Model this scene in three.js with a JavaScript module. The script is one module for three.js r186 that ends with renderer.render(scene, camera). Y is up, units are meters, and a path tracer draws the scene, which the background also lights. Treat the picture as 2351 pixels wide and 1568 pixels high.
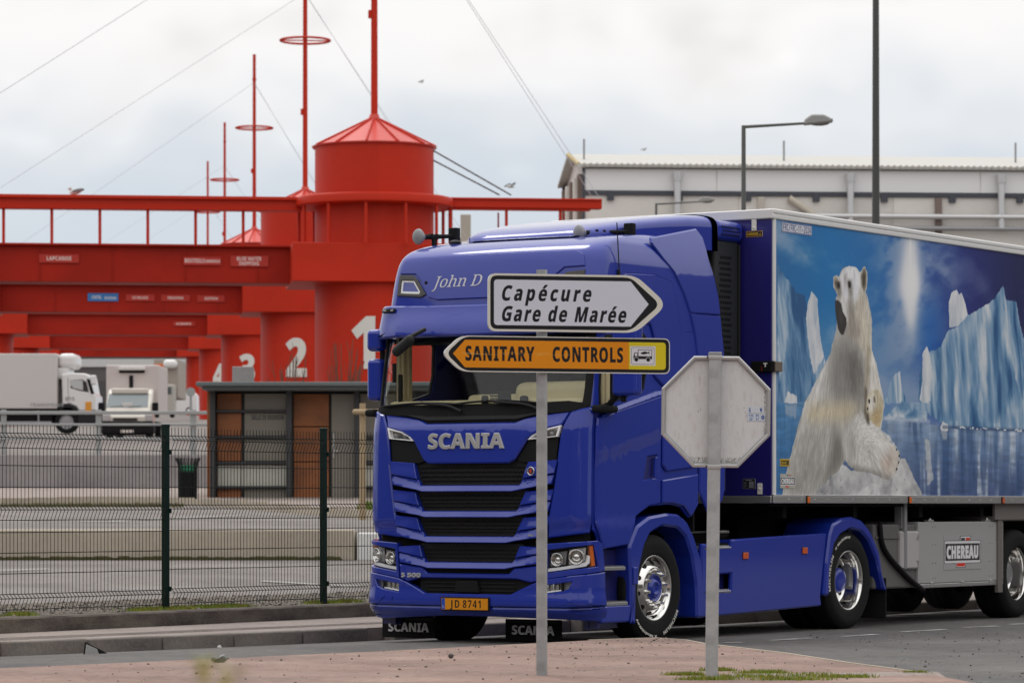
import * as THREE from 'three';
import { mergeGeometries, mergeVertices, toCreasedNormals } from 'three/addons/utils/BufferGeometryUtils.js';
import { RoundedBoxGeometry } from 'three/addons/geometries/RoundedBoxGeometry.js';
import { TextGeometry } from 'three/addons/geometries/TextGeometry.js';
import { TessellateModifier } from 'three/addons/modifiers/TessellateModifier.js';
import { FontLoader } from 'three/addons/loaders/FontLoader.js';

// ---------------------------------------------------------------- camera, sky, sun, exposure
const scene = new THREE.Scene();
const FOCAL = 7700, HORIZON = 1162, MIDX = 1175.5, EYE = 1.26;      // long lens, eye at 1.26 m; lengths on a 2351 x 1568 negative
const camera = new THREE.PerspectiveCamera(2 * Math.atan(HORIZON / FOCAL) * 180 / Math.PI, 2351 / (2 * HORIZON), 0.5, 3000);
camera.position.set(0, EYE, 0);
camera.lookAt(0, EYE, -10);
camera.setViewOffset(2351, 2 * HORIZON, 0, 0, 2351, 1568);          // lens shifted up, so that uprights stay upright
camera.focus = 28.5; camera.userData.fStop = 5.2;
const renderer = new THREE.WebGLRenderer();
renderer.toneMapping = THREE.LinearToneMapping;
renderer.toneMappingExposure = 1.22;
renderer.shadowMap.enabled = true;

function rng(seed) { let s = seed >>> 0; return () => { s = (s + 0x6d2b79f5) | 0; let t = Math.imul(s ^ (s >>> 15), 1 | s); t = (t + Math.imul(t ^ (t >>> 7), 61 | t)) ^ t; return ((t ^ (t >>> 14)) >>> 0) / 4294967296; }; }
function lattice(seed, n) { const r = rng(seed), a = new Float32Array(n * n); for (let i = 0; i < a.length; i++) a[i] = r(); return a; }
const LN = 64, LAT = lattice(7, LN);
const sm = (t) => t * t * (3 - 2 * t);
function vnoise(x, y, per = LN) {                                    // value noise, repeats every `per` cells
  const xi = Math.floor(x), yi = Math.floor(y), fx = sm(x - xi), fy = sm(y - yi), w = (k) => ((k % per) + per) % per;
  const a = w(xi), b = w(xi + 1), c = w(yi) * LN, d = w(yi + 1) * LN;
  return (LAT[a + c] * (1 - fx) + LAT[b + c] * fx) * (1 - fy) + (LAT[a + d] * (1 - fx) + LAT[b + d] * fx) * fy;
}
function fbm(x, y, oct, per = LN) { let s = 0, a = 0.5, t = 0; for (let o = 0; o < oct; o++) { s += a * vnoise(x, y, per); t += a; x = x * 2 + 17; y = y * 2 + 9; a *= 0.5; per = Math.min(LN, per * 2); } return s / t; }
const mix = (a, b, t) => a + (b - a) * t, clamp = (t, a = 0, b = 1) => Math.min(b, Math.max(a, t)), sstep = (a, b, t) => sm(clamp((t - a) / (b - a)));

{ // overcast sky: pale blue-grey towards the horizon, brighter cloud above, lumps of grey and white all round
  const W = 3072, H = 1536, d = new Float32Array(W * H * 4);
  for (let j = 0; j < H; j++) {
    const el = ((j + 0.5) / H - 0.5) * 180;
    for (let i = 0; i < W; i++) {
      const az = (i / W) * 360, o = (j * W + i) * 4;
      let r, g, b;
      if (el < -1) { r = 0.34; g = 0.335; b = 0.33; }
      else {
        const k = Math.max(0.35, Math.cos(el * Math.PI / 180));
        const n1 = fbm(az * 64 / 360, el * 0.34 + 3, 4), n2 = fbm(az * 64 * 3 / 360 + 11, el * 0.8 + 31, 4), n3 = fbm(az * 64 * 6 / 360 + 5, el * 2.1 + 7, 3);
        const up = sstep(4.3, 8.4, el + (n1 - 0.5) * 3.6 + (n2 - 0.5) * 2.4);                     // blue-grey band into white cloud
        const puff = sstep(0.56, 0.78, 0.6 * n2 + 0.4 * n3) * sstep(3.5, 6, el) * 0.08;
        const grey = sstep(0.5, 0.75, 0.55 * n1 + 0.45 * n2) * sstep(3, 6, el) * 0.14;
        const zen = 1 + 0.5 * sstep(12, 70, el);
        r = (mix(0.535, 0.8, up) + puff - grey) * zen; g = (mix(0.585, 0.79, up) + puff - grey) * zen; b = (mix(0.64, 0.785, up) + puff * 0.9 - grey) * zen;
      }
      d[o] = r; d[o + 1] = g; d[o + 2] = b; d[o + 3] = 1;
    }
  }
  const t = new THREE.DataTexture(d, W, H, THREE.RGBAFormat, THREE.FloatType);
  t.mapping = THREE.EquirectangularReflectionMapping; t.magFilter = THREE.LinearFilter; t.needsUpdate = true;
  scene.background = t; scene.environment = t;
}
const sun = new THREE.DirectionalLight(new THREE.Color(1, 0.965, 0.93), 0.7);   // sun behind thin cloud, high, a little beyond the lorry
sun.position.set(-18, 60, -66); sun.target.position.set(0, 0, -36); scene.add(sun, sun.target);
sun.castShadow = true; sun.shadow.radius = 40; sun.shadow.mapSize.set(4096, 4096);
Object.assign(sun.shadow.camera, { left: -40, right: 40, top: 40, bottom: -40, near: 1, far: 200 });

// ---------------------------------------------------------------- helpers
const lin = (r, g, b) => new THREE.Color().setRGB(r, g, b);
const R90 = Math.PI / 2;
const taken = {};
function numbered(n) { const k = taken[n] = (taken[n] ?? -1) + 1; return k ? `${n}_${String(k).padStart(3, '0')}` : n; }
function meta(o, label, category, group, kind) { if (label) o.userData.label = label; if (category) o.userData.category = category; if (group) o.userData.group = group; if (kind) o.userData.kind = kind; return o; }
function thing(name, label, category, [x, y, z] = [0, 0, 0], turn = 0, group) { const o = new THREE.Group(); o.name = numbered(name); o.position.set(x, y, z); o.rotation.y = turn; scene.add(o); return meta(o, label, category, group); }
function plainGeo(g) { g = g.index ? g.toNonIndexed() : g.clone(); for (const k of Object.keys(g.attributes)) if (!['position', 'normal', 'uv'].includes(k)) g.deleteAttribute(k); if (!g.attributes.normal) g.computeVertexNormals(); if (!g.attributes.uv) g.setAttribute('uv', new THREE.Float32BufferAttribute(new Float32Array(g.attributes.position.count * 2), 2)); g.groups = []; return g; }
const join = (l) => (Array.isArray(l) ? (l.length === 1 ? l[0] : mergeGeometries(l.map(plainGeo))) : l);
function part(parent, name, geo, mat, label) { const m = new THREE.Mesh(join(geo), mat); m.name = name; m.castShadow = m.receiveShadow = true; parent.add(m); if (label) m.userData.label = label; return m; }
function sub(parent, name) { const g = new THREE.Group(); g.name = name; parent.add(g); return g; }
function solid(name, geo, mat, label, category, group) { const m = part(scene, numbered(name), geo, mat); return meta(m, label, category, group); }
function structure(name, geo, mat, label) { const m = part(scene, name, geo, mat); return meta(m, label, null, null, 'structure'); }
const at3 = (g, x, y, z, ry = 0, rx = 0, rz = 0) => g.applyMatrix4(new THREE.Matrix4().compose(new THREE.Vector3(x, y, z), new THREE.Quaternion().setFromEuler(new THREE.Euler(rx, ry, rz, 'YXZ')), new THREE.Vector3(1, 1, 1)));
const bx = (w, h, d, x = 0, y = 0, z = 0, ry = 0) => at3(new THREE.BoxGeometry(w, h, d), x, y, z, ry);
const rb = (w, h, d, r, x = 0, y = 0, z = 0, ry = 0, seg = 2) => at3(new RoundedBoxGeometry(w, h, d, seg, Math.min(r, w / 2.01, h / 2.01, d / 2.01)), x, y, z, ry);
const V = (x, y, z) => new THREE.Vector3(x, y, z);
function rod(p, q, r, seg = 8, r2 = r) { const a = V(...p), b = V(...q), g = new THREE.CylinderGeometry(r2, r, a.distanceTo(b), seg); g.applyQuaternion(new THREE.Quaternion().setFromUnitVectors(V(0, 1, 0), b.clone().sub(a).normalize())); return g.translate((a.x + b.x) / 2, (a.y + b.y) / 2, (a.z + b.z) / 2); }
const tube = (pts, r, seg = 24, rad = 6) => new THREE.TubeGeometry(new THREE.CatmullRomCurve3(pts.map((p) => V(...p))), seg, r, rad);
const shapeOf = (pts) => new THREE.Shape(pts.map((p) => new THREE.Vector2(p[0], p[1])));
function ext(pts, depth, bevel = 0, holes = [], curve = 8) { const s = pts instanceof THREE.Shape ? pts : shapeOf(pts); for (const h of holes) s.holes.push(h instanceof THREE.Path ? h : new THREE.Path(h.map((p) => new THREE.Vector2(p[0], p[1])))); return new THREE.ExtrudeGeometry(s, { depth: depth - 2 * bevel, bevelEnabled: bevel > 0, bevelSize: bevel, bevelOffset: -bevel, bevelThickness: bevel, bevelSegments: 1, curveSegments: curve }).translate(0, 0, bevel); }
function uvBox(g, k = 1) { g = plainGeo(g); const p = g.attributes.position, n = g.attributes.normal, u = g.attributes.uv; for (let i = 0; i < p.count; i++) { const ax = Math.abs(n.getX(i)), ay = Math.abs(n.getY(i)), az = Math.abs(n.getZ(i)); if (ay >= ax && ay >= az) u.setXY(i, p.getX(i) * k, p.getZ(i) * k); else if (ax >= az) u.setXY(i, p.getZ(i) * k, p.getY(i) * k); else u.setXY(i, p.getX(i) * k, p.getY(i) * k); } return g; }
function warp(g, f) { const p = g.attributes.position; for (let i = 0; i < p.count; i++) { const q = f(p.getX(i), p.getY(i), p.getZ(i)); p.setXYZ(i, q[0], q[1], q[2]); } return g; }
function smooth(g, deg = 32) { g = g.clone(); g.deleteAttribute('normal'); g.deleteAttribute('uv'); g = mergeVertices(g, 2e-4); return toCreasedNormals(g, deg * Math.PI / 180); }
const mirror = (pts) => [...pts].reverse().map(([a, y]) => [-a, y]);
const sym = (half) => [...half, ...mirror(half)];                    // half: from the middle round the right side; the other side mirrored
const sight = (u, v, Z) => [(u - MIDX) * Z / FOCAL, EYE + (HORIZON - v) * Z / FOCAL, -Z];   // the point a measured bearing meets at distance Z
const FB = await new FontLoader().loadAsync('fonts/droid/droid_sans_bold.typeface.json'), FR = await new FontLoader().loadAsync('fonts/droid/droid_serif_regular.typeface.json');
function letters(s, w, h, depth, font = FB, shear = 0, fat = 0) {             // text w wide, h high, centred on the origin, facing +z
  const g = new TextGeometry(s, { font, size: 1, depth: 1, curveSegments: 4, bevelEnabled: fat > 0, bevelSize: fat, bevelThickness: 0.1, bevelSegments: 1 }); g.computeBoundingBox(); const b = g.boundingBox, sx = w / (b.max.x - b.min.x), sy = h / (b.max.y - b.min.y);
  return warp(g, (x, y, z) => [(x - (b.max.x + b.min.x) / 2) * sx + shear * (y - b.min.y) * sy, (y - (b.max.y + b.min.y) / 2) * sy, z * depth]);
}

// textures
function data(n, f, srgb = true) { const d = new Uint8Array(n * n * 4); for (let j = 0; j < n; j++) for (let i = 0; i < n; i++) { const c = f(i / n, j / n), o = (j * n + i) * 4; d[o] = clamp(c[0], 0, 1) * 255; d[o + 1] = clamp(c[1], 0, 1) * 255; d[o + 2] = clamp(c[2], 0, 1) * 255; d[o + 3] = 255; } const t = new THREE.DataTexture(d, n, n); t.wrapS = t.wrapT = THREE.RepeatWrapping; t.magFilter = THREE.LinearFilter; if (srgb) t.colorSpace = THREE.SRGBColorSpace; t.needsUpdate = true; return t; }
const rep = (t, metres) => { t.repeat.set(1 / metres, 1 / metres); return t; };
function canvas(w, h, draw, flip = true) { const c = document.createElement('canvas'); c.width = w; c.height = h; const x = c.getContext('2d'); draw(x, w, h); const t = new THREE.CanvasTexture(c); t.colorSpace = THREE.SRGBColorSpace; t.magFilter = THREE.LinearFilter; return t; }
const sg = (l) => (l <= 0.0031308 ? l * 12.92 : 1.055 * l ** (1 / 2.4) - 0.055);
function grain(seed, n, base, { speck = 0.25, blotch = 0.2, fine = 64, dark = 0, tint = [0, 0, 0] } = {}) {
  const r = rng(seed), white = new Float32Array(n * n); for (let i = 0; i < white.length; i++) white[i] = r();
  return data(n, (x, y) => { const w = white[(Math.floor(y * n) % n) * n + (Math.floor(x * n) % n)], b = fbm(x * 4 + seed, y * 4, 5, 4) - 0.5, f = vnoise(x * fine, y * fine, fine) - 0.5; const k = 1 + blotch * 2 * b + speck * (w - 0.5) + speck * 0.8 * f - (w < dark ? 0.5 : 0), t = fbm(x * 8 + 3, y * 8 + seed, 3, 8) - 0.5; return base.map((c, q) => sg(clamp(c * k + tint[q] * t, 0.002, 1))); });
}
const bumpT = (seed, n, fine) => { const r = rng(seed), a = new Float32Array(n * n); for (let i = 0; i < a.length; i++) a[i] = r(); return data(n, (x, y) => { const w = a[(Math.floor(y * n) % n) * n + (Math.floor(x * n) % n)] * 0.5 + vnoise(x * fine, y * fine, fine) * 0.5; return [w, w, w]; }, false); };

// materials
const std = (c, roughness = 0.7, o = {}) => new THREE.MeshStandardMaterial({ color: c, roughness, ...o });
const phy = (c, roughness, o = {}) => new THREE.MeshPhysicalMaterial({ color: c, roughness, ...o });
const asphaltMap = rep(grain(3, 1024, [0.125, 0.118, 0.113], { speck: 0.4, blotch: 0.32, dark: 0.02, tint: [0.03, 0.02, 0.01] }), 5.2), roughBump = rep(bumpT(5, 512, 64), 1.1);
const M = {
  asphalt: std(lin(1, 1, 1), 0.92, { map: asphaltMap, bumpMap: roughBump, bumpScale: 0.006 }),
  lot: std(lin(1.0, 0.97, 0.95), 0.95, { map: rep(grain(9, 512, [0.2, 0.185, 0.175], { speck: 0.3, blotch: 0.35 }), 6) }),
  island: std(lin(1, 1, 1), 0.95, { map: rep(grain(11, 1024, [0.29, 0.2, 0.168], { speck: 0.36, blotch: 0.35, dark: 0.006, tint: [0.04, 0.05, 0.05] }), 3.2), bumpMap: roughBump, bumpScale: 0.008 }),
  pave: std(lin(1, 1, 1), 0.93, { map: rep(grain(13, 512, [0.3, 0.25, 0.225], { speck: 0.3, blotch: 0.2 }), 2.2), bumpMap: roughBump, bumpScale: 0.004 }),
  kerb: std(lin(1, 1, 1), 0.9, { map: rep(grain(15, 512, [0.2, 0.175, 0.155], { speck: 0.3, blotch: 0.35, tint: [0.05, 0.03, 0.02] }), 1.1), bumpMap: roughBump, bumpScale: 0.003 }),
  kerbB: std(lin(0.85, 0.84, 0.83), 0.9, { map: rep(grain(16, 512, [0.21, 0.185, 0.17], { speck: 0.32, blotch: 0.4 }), 1.3), bumpMap: roughBump, bumpScale: 0.003 }),
  oldwall: std(lin(1, 1, 1), 0.95, { map: rep(grain(17, 512, [0.12, 0.1, 0.082], { speck: 0.3, blotch: 0.6, tint: [0.05, 0.06, 0.03] }), 1.4), bumpMap: roughBump, bumpScale: 0.006 }),
  soil: std(lin(1, 1, 1), 1, { map: rep(grain(19, 512, [0.19, 0.165, 0.135], { speck: 0.6, blotch: 0.5, dark: 0.05, tint: [0.02, 0.06, 0] }), 1.5), bumpMap: roughBump, bumpScale: 0.02 }),
  barrier: std(lin(1, 1, 1), 0.9, { map: rep(grain(21, 512, [0.46, 0.4, 0.32], { speck: 0.12, blotch: 0.2 }), 4) }),
  greywall: std(lin(1, 1, 1), 0.9, { map: rep(grain(23, 512, [0.3, 0.28, 0.28], { speck: 0.12, blotch: 0.3 }), 5) }),
  white: std(lin(0.72, 0.72, 0.7), 0.5), offwhite: std(lin(0.62, 0.6, 0.54), 0.5), vanwhite: phy(lin(0.74, 0.74, 0.73), 0.4, { clearcoat: 0.6, clearcoatRoughness: 0.1 }), ivory: phy(lin(0.7, 0.68, 0.6), 0.4, { clearcoat: 0.6, clearcoatRoughness: 0.1 }),
  line: std(lin(0.6, 0.6, 0.58), 0.85, { map: rep(grain(25, 256, [0.85, 0.85, 0.83], { speck: 0.3, blotch: 0.5, dark: 0.08 }), 0.8) }),
  black: phy(lin(0.006, 0.006, 0.0065), 0.6, { specularIntensity: 0.5 }), matt: phy(lin(0.009, 0.009, 0.0095), 0.8, { specularIntensity: 0.5 }), rubber: phy(lin(0.01, 0.01, 0.0105), 0.85, { specularIntensity: 0.5, bumpMap: roughBump, bumpScale: 0.0015 }), trim: phy(lin(0.016, 0.016, 0.017), 0.55, { specularIntensity: 0.6 }), under: phy(lin(0.01, 0.0095, 0.0095), 0.9, { specularIntensity: 0.3 }),
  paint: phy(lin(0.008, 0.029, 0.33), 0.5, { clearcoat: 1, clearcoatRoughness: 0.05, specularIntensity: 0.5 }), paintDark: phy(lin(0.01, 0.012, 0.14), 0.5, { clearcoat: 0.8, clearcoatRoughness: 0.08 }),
  chrome: phy(lin(0.78, 0.77, 0.75), 0.12, { metalness: 1 }), alu: std(lin(0.6, 0.6, 0.6), 0.34, { metalness: 0.85 }), silver: std(lin(0.6, 0.6, 0.6), 0.35, { metalness: 0.6 }), steel: std(lin(0.32, 0.32, 0.33), 0.5, { metalness: 0.5 }),
  glass: phy(lin(0.93, 0.96, 0.95), 0.02, { transmission: 1, thickness: 0, ior: 1.5, specularIntensity: 0.6 }), lens: phy(lin(0.96, 0.97, 0.97), 0.03, { transmission: 1, thickness: 0, ior: 1.45 }), dimglass: phy(lin(0.25, 0.3, 0.31), 0.04, { transmission: 1, thickness: 0, ior: 1.5 }),
  amber: phy(lin(0.75, 0.16, 0.015), 0.25, { clearcoat: 1 }), orange: phy(lin(0.65, 0.1, 0.015), 0.3, { clearcoat: 1 }), guide: std(lin(0.92, 0.92, 0.92), 0.3),
  red: phy(lin(0.55, 0.024, 0.005), 0.5, { specularIntensity: 0.45, map: rep(grain(27, 512, [0.92, 0.92, 0.92], { speck: 0.05, blotch: 0.2 }), 9) }), redDeep: phy(lin(0.38, 0.0135, 0.003), 0.55, { specularIntensity: 0.4, map: rep(grain(28, 512, [0.92, 0.92, 0.92], { speck: 0.05, blotch: 0.25 }), 7) }), redRoof: std(lin(0.6, 0.05, 0.035), 0.3),
  pale: std(lin(0.7, 0.68, 0.63), 0.6), gal: std(lin(0.97, 1, 1.04), 0.5, { metalness: 0.3, map: rep(grain(29, 512, [0.46, 0.46, 0.45], { speck: 0.16, blotch: 0.28 }), 0.3) }), greypaint: std(lin(0.33, 0.34, 0.34), 0.5, { metalness: 0.3 }), lamppaint: std(lin(0.1, 0.105, 0.1), 0.5),
  green: phy(lin(0.003, 0.018, 0.012), 0.5, { specularIntensity: 0.6 }), wire: phy(lin(0.002, 0.006, 0.0045), 0.6, { specularIntensity: 0.4 }), beige: std(lin(0.66, 0.53, 0.32), 0.85), seat: std(lin(0.03, 0.03, 0.032), 0.9), cable: std(lin(0.55, 0.55, 0.57), 0.7),
};

// ---------------------------------------------------------------- ground, road, kerbs, walls
const PROF = [[-60, 0.2], [42, 0.27], [49.9, 0.45], [50.2, 0.46], [50.3, 0.87], [66, 1.1], [74, 1.33], [85.1, 1.61], [85.25, 2.55], [130, 3.89], [160, 4.6], [216, 6.45], [280, 8.5], [330, 10.2], [700, 22], [1500, 40]];
const prof = (z) => { for (let i = 1; i < PROF.length; i++) if (z <= PROF[i][0]) { const [a, b] = [PROF[i - 1], PROF[i]]; return mix(a[1], b[1], (z - a[0]) / (b[0] - a[0])); } return 40; };
const behind = (x, z) => (x + 4.81) * -0.8316 + (z - 31.5) * 0.5555;                    // metres behind the face of the low wall
const ground = (x, z) => { const p = behind(x, z); return p < 1.5 ? -0.14 : p < 3 ? 0.17 : mix(0.2, prof(z), sstep(3.1, 8, p)); };
{
  const xs = [-900, -400, -200], zs = [-60, -20, 0, 10];
  for (let x = -120; x <= 160; x += x > -22 && x < 24 ? 1 : 6) xs.push(x); xs.push(300, 500, 900);
  for (let z = 14; z < 50; z += 1) zs.push(z); zs.push(50.2, 50.3); for (let z = 52; z < 85; z += 3) zs.push(z); zs.push(85.1, 85.25, 92, 100, 115, 130, 145, 160, 190, 216, 250, 280, 330, 450, 700, 1500);
  const pos = [], idx = [];
  for (const z of zs) for (const x of xs) pos.push(x, ground(x, z), -z);
  for (let j = 0; j + 1 < zs.length; j++) for (let i = 0; i + 1 < xs.length; i++) { const a = j * xs.length + i, b = a + xs.length; idx.push(a, a + 1, b, a + 1, b + 1, b); }
  const g = new THREE.BufferGeometry(); g.setAttribute('position', new THREE.Float32BufferAttribute(pos, 3)); g.setIndex(idx); g.computeVertexNormals();
  structure('ground', uvBox(g), M.lot, 'grey asphalt yard rising gently beyond the mesh fence');
}
const flat = (pts, y) => new THREE.ShapeGeometry(shapeOf(pts)).rotateX(-R90).translate(0, y, 0);   // pts: [x, distance]
const slab = (pts, y, t, bevel = 0) => ext(pts, t, bevel).rotateX(-R90).translate(0, y - t, 0);
const KERB = [[-30, -1], [-12.5, 20.3], [-4.48, 29.4], [-1.23, 33.0], [0.68, 35.2], [4.4, 40.5], [9, 47.5], [30, 80]], WALL = [[-16.3, 14.3], [-4.81, 31.5], [-1.47, 36.5], [0.68, 39.7], [4.4, 45.3], [9, 52.2], [28, 80]];
const shifted = (line, d) => line.map(([x, z], i) => { const a = line[Math.max(0, i - 1)], b = line[Math.min(line.length - 1, i + 1)], l = Math.hypot(b[0] - a[0], b[1] - a[1]); return [x - d * (b[1] - a[1]) / l, z + d * (b[0] - a[0]) / l]; });
const DRAIN = shifted(KERB, -1.7);
{ const g = [uvBox(flat([...DRAIN, [90, 80], [90, -20], [-30, -20]], 0))]; for (let i = 0; i + 1 < KERB.length; i++) { const q = new THREE.BufferGeometry(), [a, b, c, d] = [KERB[i], KERB[i + 1], DRAIN[i], DRAIN[i + 1]]; q.setAttribute('position', new THREE.Float32BufferAttribute([a[0], -0.06, -a[1], c[0], 0, -c[1], b[0], -0.06, -b[1], d[0], 0, -d[1]], 3)); q.setIndex([0, 1, 2, 2, 1, 3]); q.computeVertexNormals(); g.push(uvBox(q)); } structure('road', g, M.asphalt, 'dark grey asphalt road under the lorry'); }
const pavement = structure('pavement', uvBox(slab([...shifted(KERB.slice(1, 7), 0.16), ...shifted(WALL.slice(0, 6), -0.02).reverse()], 0.062, 0.2)), M.pave, 'narrow pinkish grey pavement between kerb and low wall');
{ // kerb stones one by one
  const len = 0.9, g = [0, 1].map((k) => uvBox(rb(len - 0.014, 0.26, 0.155, 0.022)));
  let done = 0, from = -0.18, k = 0;
  for (let i = 1; i < 6; i++) {
    const [a, b] = [KERB[i], KERB[i + 1]], l = Math.hypot(b[0] - a[0], b[1] - a[1]), dx = (b[0] - a[0]) / l, dz = (b[1] - a[1]) / l;
    for (let t = len / 2 + 0.1; t < l; t += len) { const x = a[0] + dx * t, z = a[1] + dz * t; if (x < -6.6 || x > 7.5) continue; const s = part(pavement, 'kerb_stone', g[k % 2], k % 3 === 1 ? M.kerbB : M.kerb); s.position.set(x - dz * 0.078, -0.064 + (k % 4) * 0.0012, -(z + dx * 0.078)); s.rotation.y = Math.atan2(dz, dx); k++; }
  }
}
{ const front = WALL, back = shifted(WALL, 0.3); solid('low_wall', uvBox(slab([...front, ...back.reverse()], 0.205, 0.34, 0.015)), M.oldwall, 'low dark stained concrete wall under the green mesh fence', 'wall'); }
const verge = structure('verge', uvBox(flat([...shifted(WALL, 0.29).slice(0, 6), ...shifted(WALL, 3.2).slice(0, 6).reverse()], 0.2)), M.soil, 'gravelly soil strip behind the mesh fence');
const ISLE = [[-9, 18.6], [-3.67, 24.0], [-1.0, 26.9], [0.67, 29.0], [1.26, 29.48], [1.5, 29.0], [1.63, 28.2], [2.15, 26.43], [2.49, 24.77], [2.9, 23.16]];
const island = structure('traffic_island', uvBox(slab([...ISLE, [3.1, 21.6], [2.5, 3], [-9, 3]], 0.1, 0.16, 0.012)), M.island, 'pinkish red gravel surfaced traffic island');
{ const l = []; for (let i = 3; i + 1 < ISLE.length; i++) { const [a, b] = [ISLE[i], ISLE[i + 1]]; l.push(at3(bx(Math.hypot(b[0] - a[0], b[1] - a[1]) + 0.01, 0.11, 0.03), (a[0] + b[0]) / 2, 0.05 + i * 0.0002, -(a[1] + b[1]) / 2, Math.atan2(b[1] - a[1], b[0] - a[0]))); } part(island, 'edging', uvBox(join(l)), M.barrier); }
solid('kerb_ramp', uvBox(ext([[0, 0], [0.62, 0], [0.6, 0.03], [0.1, 0.115], [0, 0.115]], 1.5, 0.01)).rotateY(-1.36).translate(2.93, 0, -23.2), M.pave, 'sloping pale concrete kerb end at the lower right of the island', 'kerb');
for (const [i, d] of [[[1.95, 30.83], [2.12, 30.95]], [[2.42, 31.39], [2.72, 31.76]], [[2.76, 31.82], [2.84, 31.94]], [[3.19, 32.32], [3.58, 32.88]], [[3.92, 33.55], [4.42, 34.19]], [[4.69, 34.73], [5.1, 35.18]], [[5.3, 35.64], [5.9, 36.4]]].entries()) {
  const [a, b] = d, l = Math.hypot(b[0] - a[0], b[1] - a[1]);
  const m = structure(numbered('road_marking'), uvBox(at3(new THREE.PlaneGeometry(l, 0.1).rotateX(-R90), 0, 0, 0)), M.line, `worn white road dash, number ${'one two three four five six seven'.split(' ')[i]} from the island towards the right edge`);
  m.position.set((a[0] + b[0]) / 2, 0.005, -(a[1] + b[1]) / 2); m.rotation.y = Math.atan2(b[1] - a[1], b[0] - a[0]);
}
// yard behind the fence
solid('concrete_barrier', uvBox(rb(22, 0.47, 0.4, 0.03, -13.35, 0.675, -50.2)), M.barrier, 'long low beige concrete barrier across the yard behind the fence', 'barrier');
{ const m = M.soil.clone(); m.color = lin(0.6, 0.65, 0.3); const l = [], r = rng(31); for (let k = 0; k < 420; k++) { const x = -24 + k * 0.051; l.push(at3(new THREE.IcosahedronGeometry(0.022 + r() * 0.03, 0).scale(2.6, 1, 1), x, 0.462 + r() * 0.012, -49.985)); } meta(solid('moss', l, m, 'dark moss along the foot of the beige barrier', 'moss'), null, null, null, 'stuff'); }
solid('barrier_end', uvBox(rb(0.62, 0.43, 0.42, 0.03, -2.0, 0.65, -50.15)), M.white, 'white painted end block of the beige concrete barrier', 'barrier');
{ const edge = [[0, 72], [200, 73.5], [380, 73], [560, 70], [700, 66], [800, 62.5], [900, 60.5], [1000, 59]].map(([u, z]) => [(u - MIDX) * z / FOCAL, z]);
  const body = [[-22, 72], ...edge, [0, 85], [-22, 85]];
  let g = new TessellateModifier(1.6, 7).modify(plainGeo(ext(body, 0.3)));
  g = warp(g.rotateX(-R90), (x, y, z) => [x, y - 0.18 + ground(x, -z), z]); g.computeVertexNormals();
  structure('forecourt', uvBox(g), M.pave, 'raised pinkish forecourt around the orange kiosk');
  const l = []; for (let i = 0; i + 1 < edge.length; i++) { const [a, b] = [edge[i], edge[i + 1]], n = 3; for (let k = 0; k < n; k++) { const p = [mix(a[0], b[0], k / n), mix(a[1], b[1], k / n)], q = [mix(a[0], b[0], (k + 1) / n), mix(a[1], b[1], (k + 1) / n)], x = (p[0] + q[0]) / 2, z = (p[1] + q[1]) / 2; l.push(at3(bx(Math.hypot(q[0] - p[0], q[1] - p[1]), 0.3, 0.18), x, ground(x, z) + 0.005, -z + 0.05, Math.atan2(q[1] - p[1], q[0] - p[0]))); } }
  structure('forecourt_kerb', uvBox(join(l)), M.barrier, 'pale kerb curving along the forecourt');
  const strip = (u0, v0, u1, v1, z0, z1, w) => { const a = sight(u0, v0, z0), b = sight(u1, v1, z1); const x = (a[0] + b[0]) / 2, z = (z0 + z1) / 2, g = new THREE.PlaneGeometry(Math.hypot(b[0] - a[0], z1 - z0), w, 30, 1).rotateX(-R90); at3(g, x, 0, -z, Math.atan2(z1 - z0, b[0] - a[0])); return warp(g, (X, Y, Z) => [X, ground(X, -Z) + 0.02, Z]); };
  for (const [i, s] of [[250, 0, 560, 0, 58, 64, 0.12], [0, 0, 110, 0, 46, 46.5, 0.12], [600, 0, 880, 0, 44, 43, 0.12], [0, 0, 330, 0, 60, 57, 0.12]].entries()) structure(numbered('yard_line'), strip(...s), M.line, ['white parking line in front of the kiosk', 'short white line at the left edge before the barrier', 'thin white line on the asphalt left of the lorry nose', 'faint white line behind the barrier at the left'][i]);
  // grass and moss edges of the forecourt
}
const blade = new THREE.ConeGeometry(0.5, 1, 3, 1).translate(0, 0.5, 0);
function tufts(name, label, n, seed, place, mat, size, kind = 'grass') { // n tiny blades, place(r) gives [x, y, z]
  const m = new THREE.InstancedMesh(blade, mat, n), r = rng(seed), o = new THREE.Object3D(); m.name = numbered(name);
  for (let i = 0; i < n; i++) { const p = place(r); o.position.set(...p); o.rotation.set((r() - 0.5) * 1.3, r() * 6.3, (r() - 0.5) * 1.3); const h = size * (0.5 + r()); o.scale.set(h * 0.28, h, h * 0.28); o.updateMatrix(); m.setMatrixAt(i, o.matrix); m.setColorAt(i, lin(0.7 + r() * 0.7, 0.75 + r() * 0.5, 0.6 + r() * 0.5)); }
  m.castShadow = m.receiveShadow = true; scene.add(m); return meta(m, label, kind, null, 'stuff');
}
const gauss = (r) => (r() + r() + r() - 1.5) / 1.5;
const MOSS = std(lin(0.2, 0.24, 0.035), 1), GRASS = std(lin(0.13, 0.19, 0.03), 1);
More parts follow.
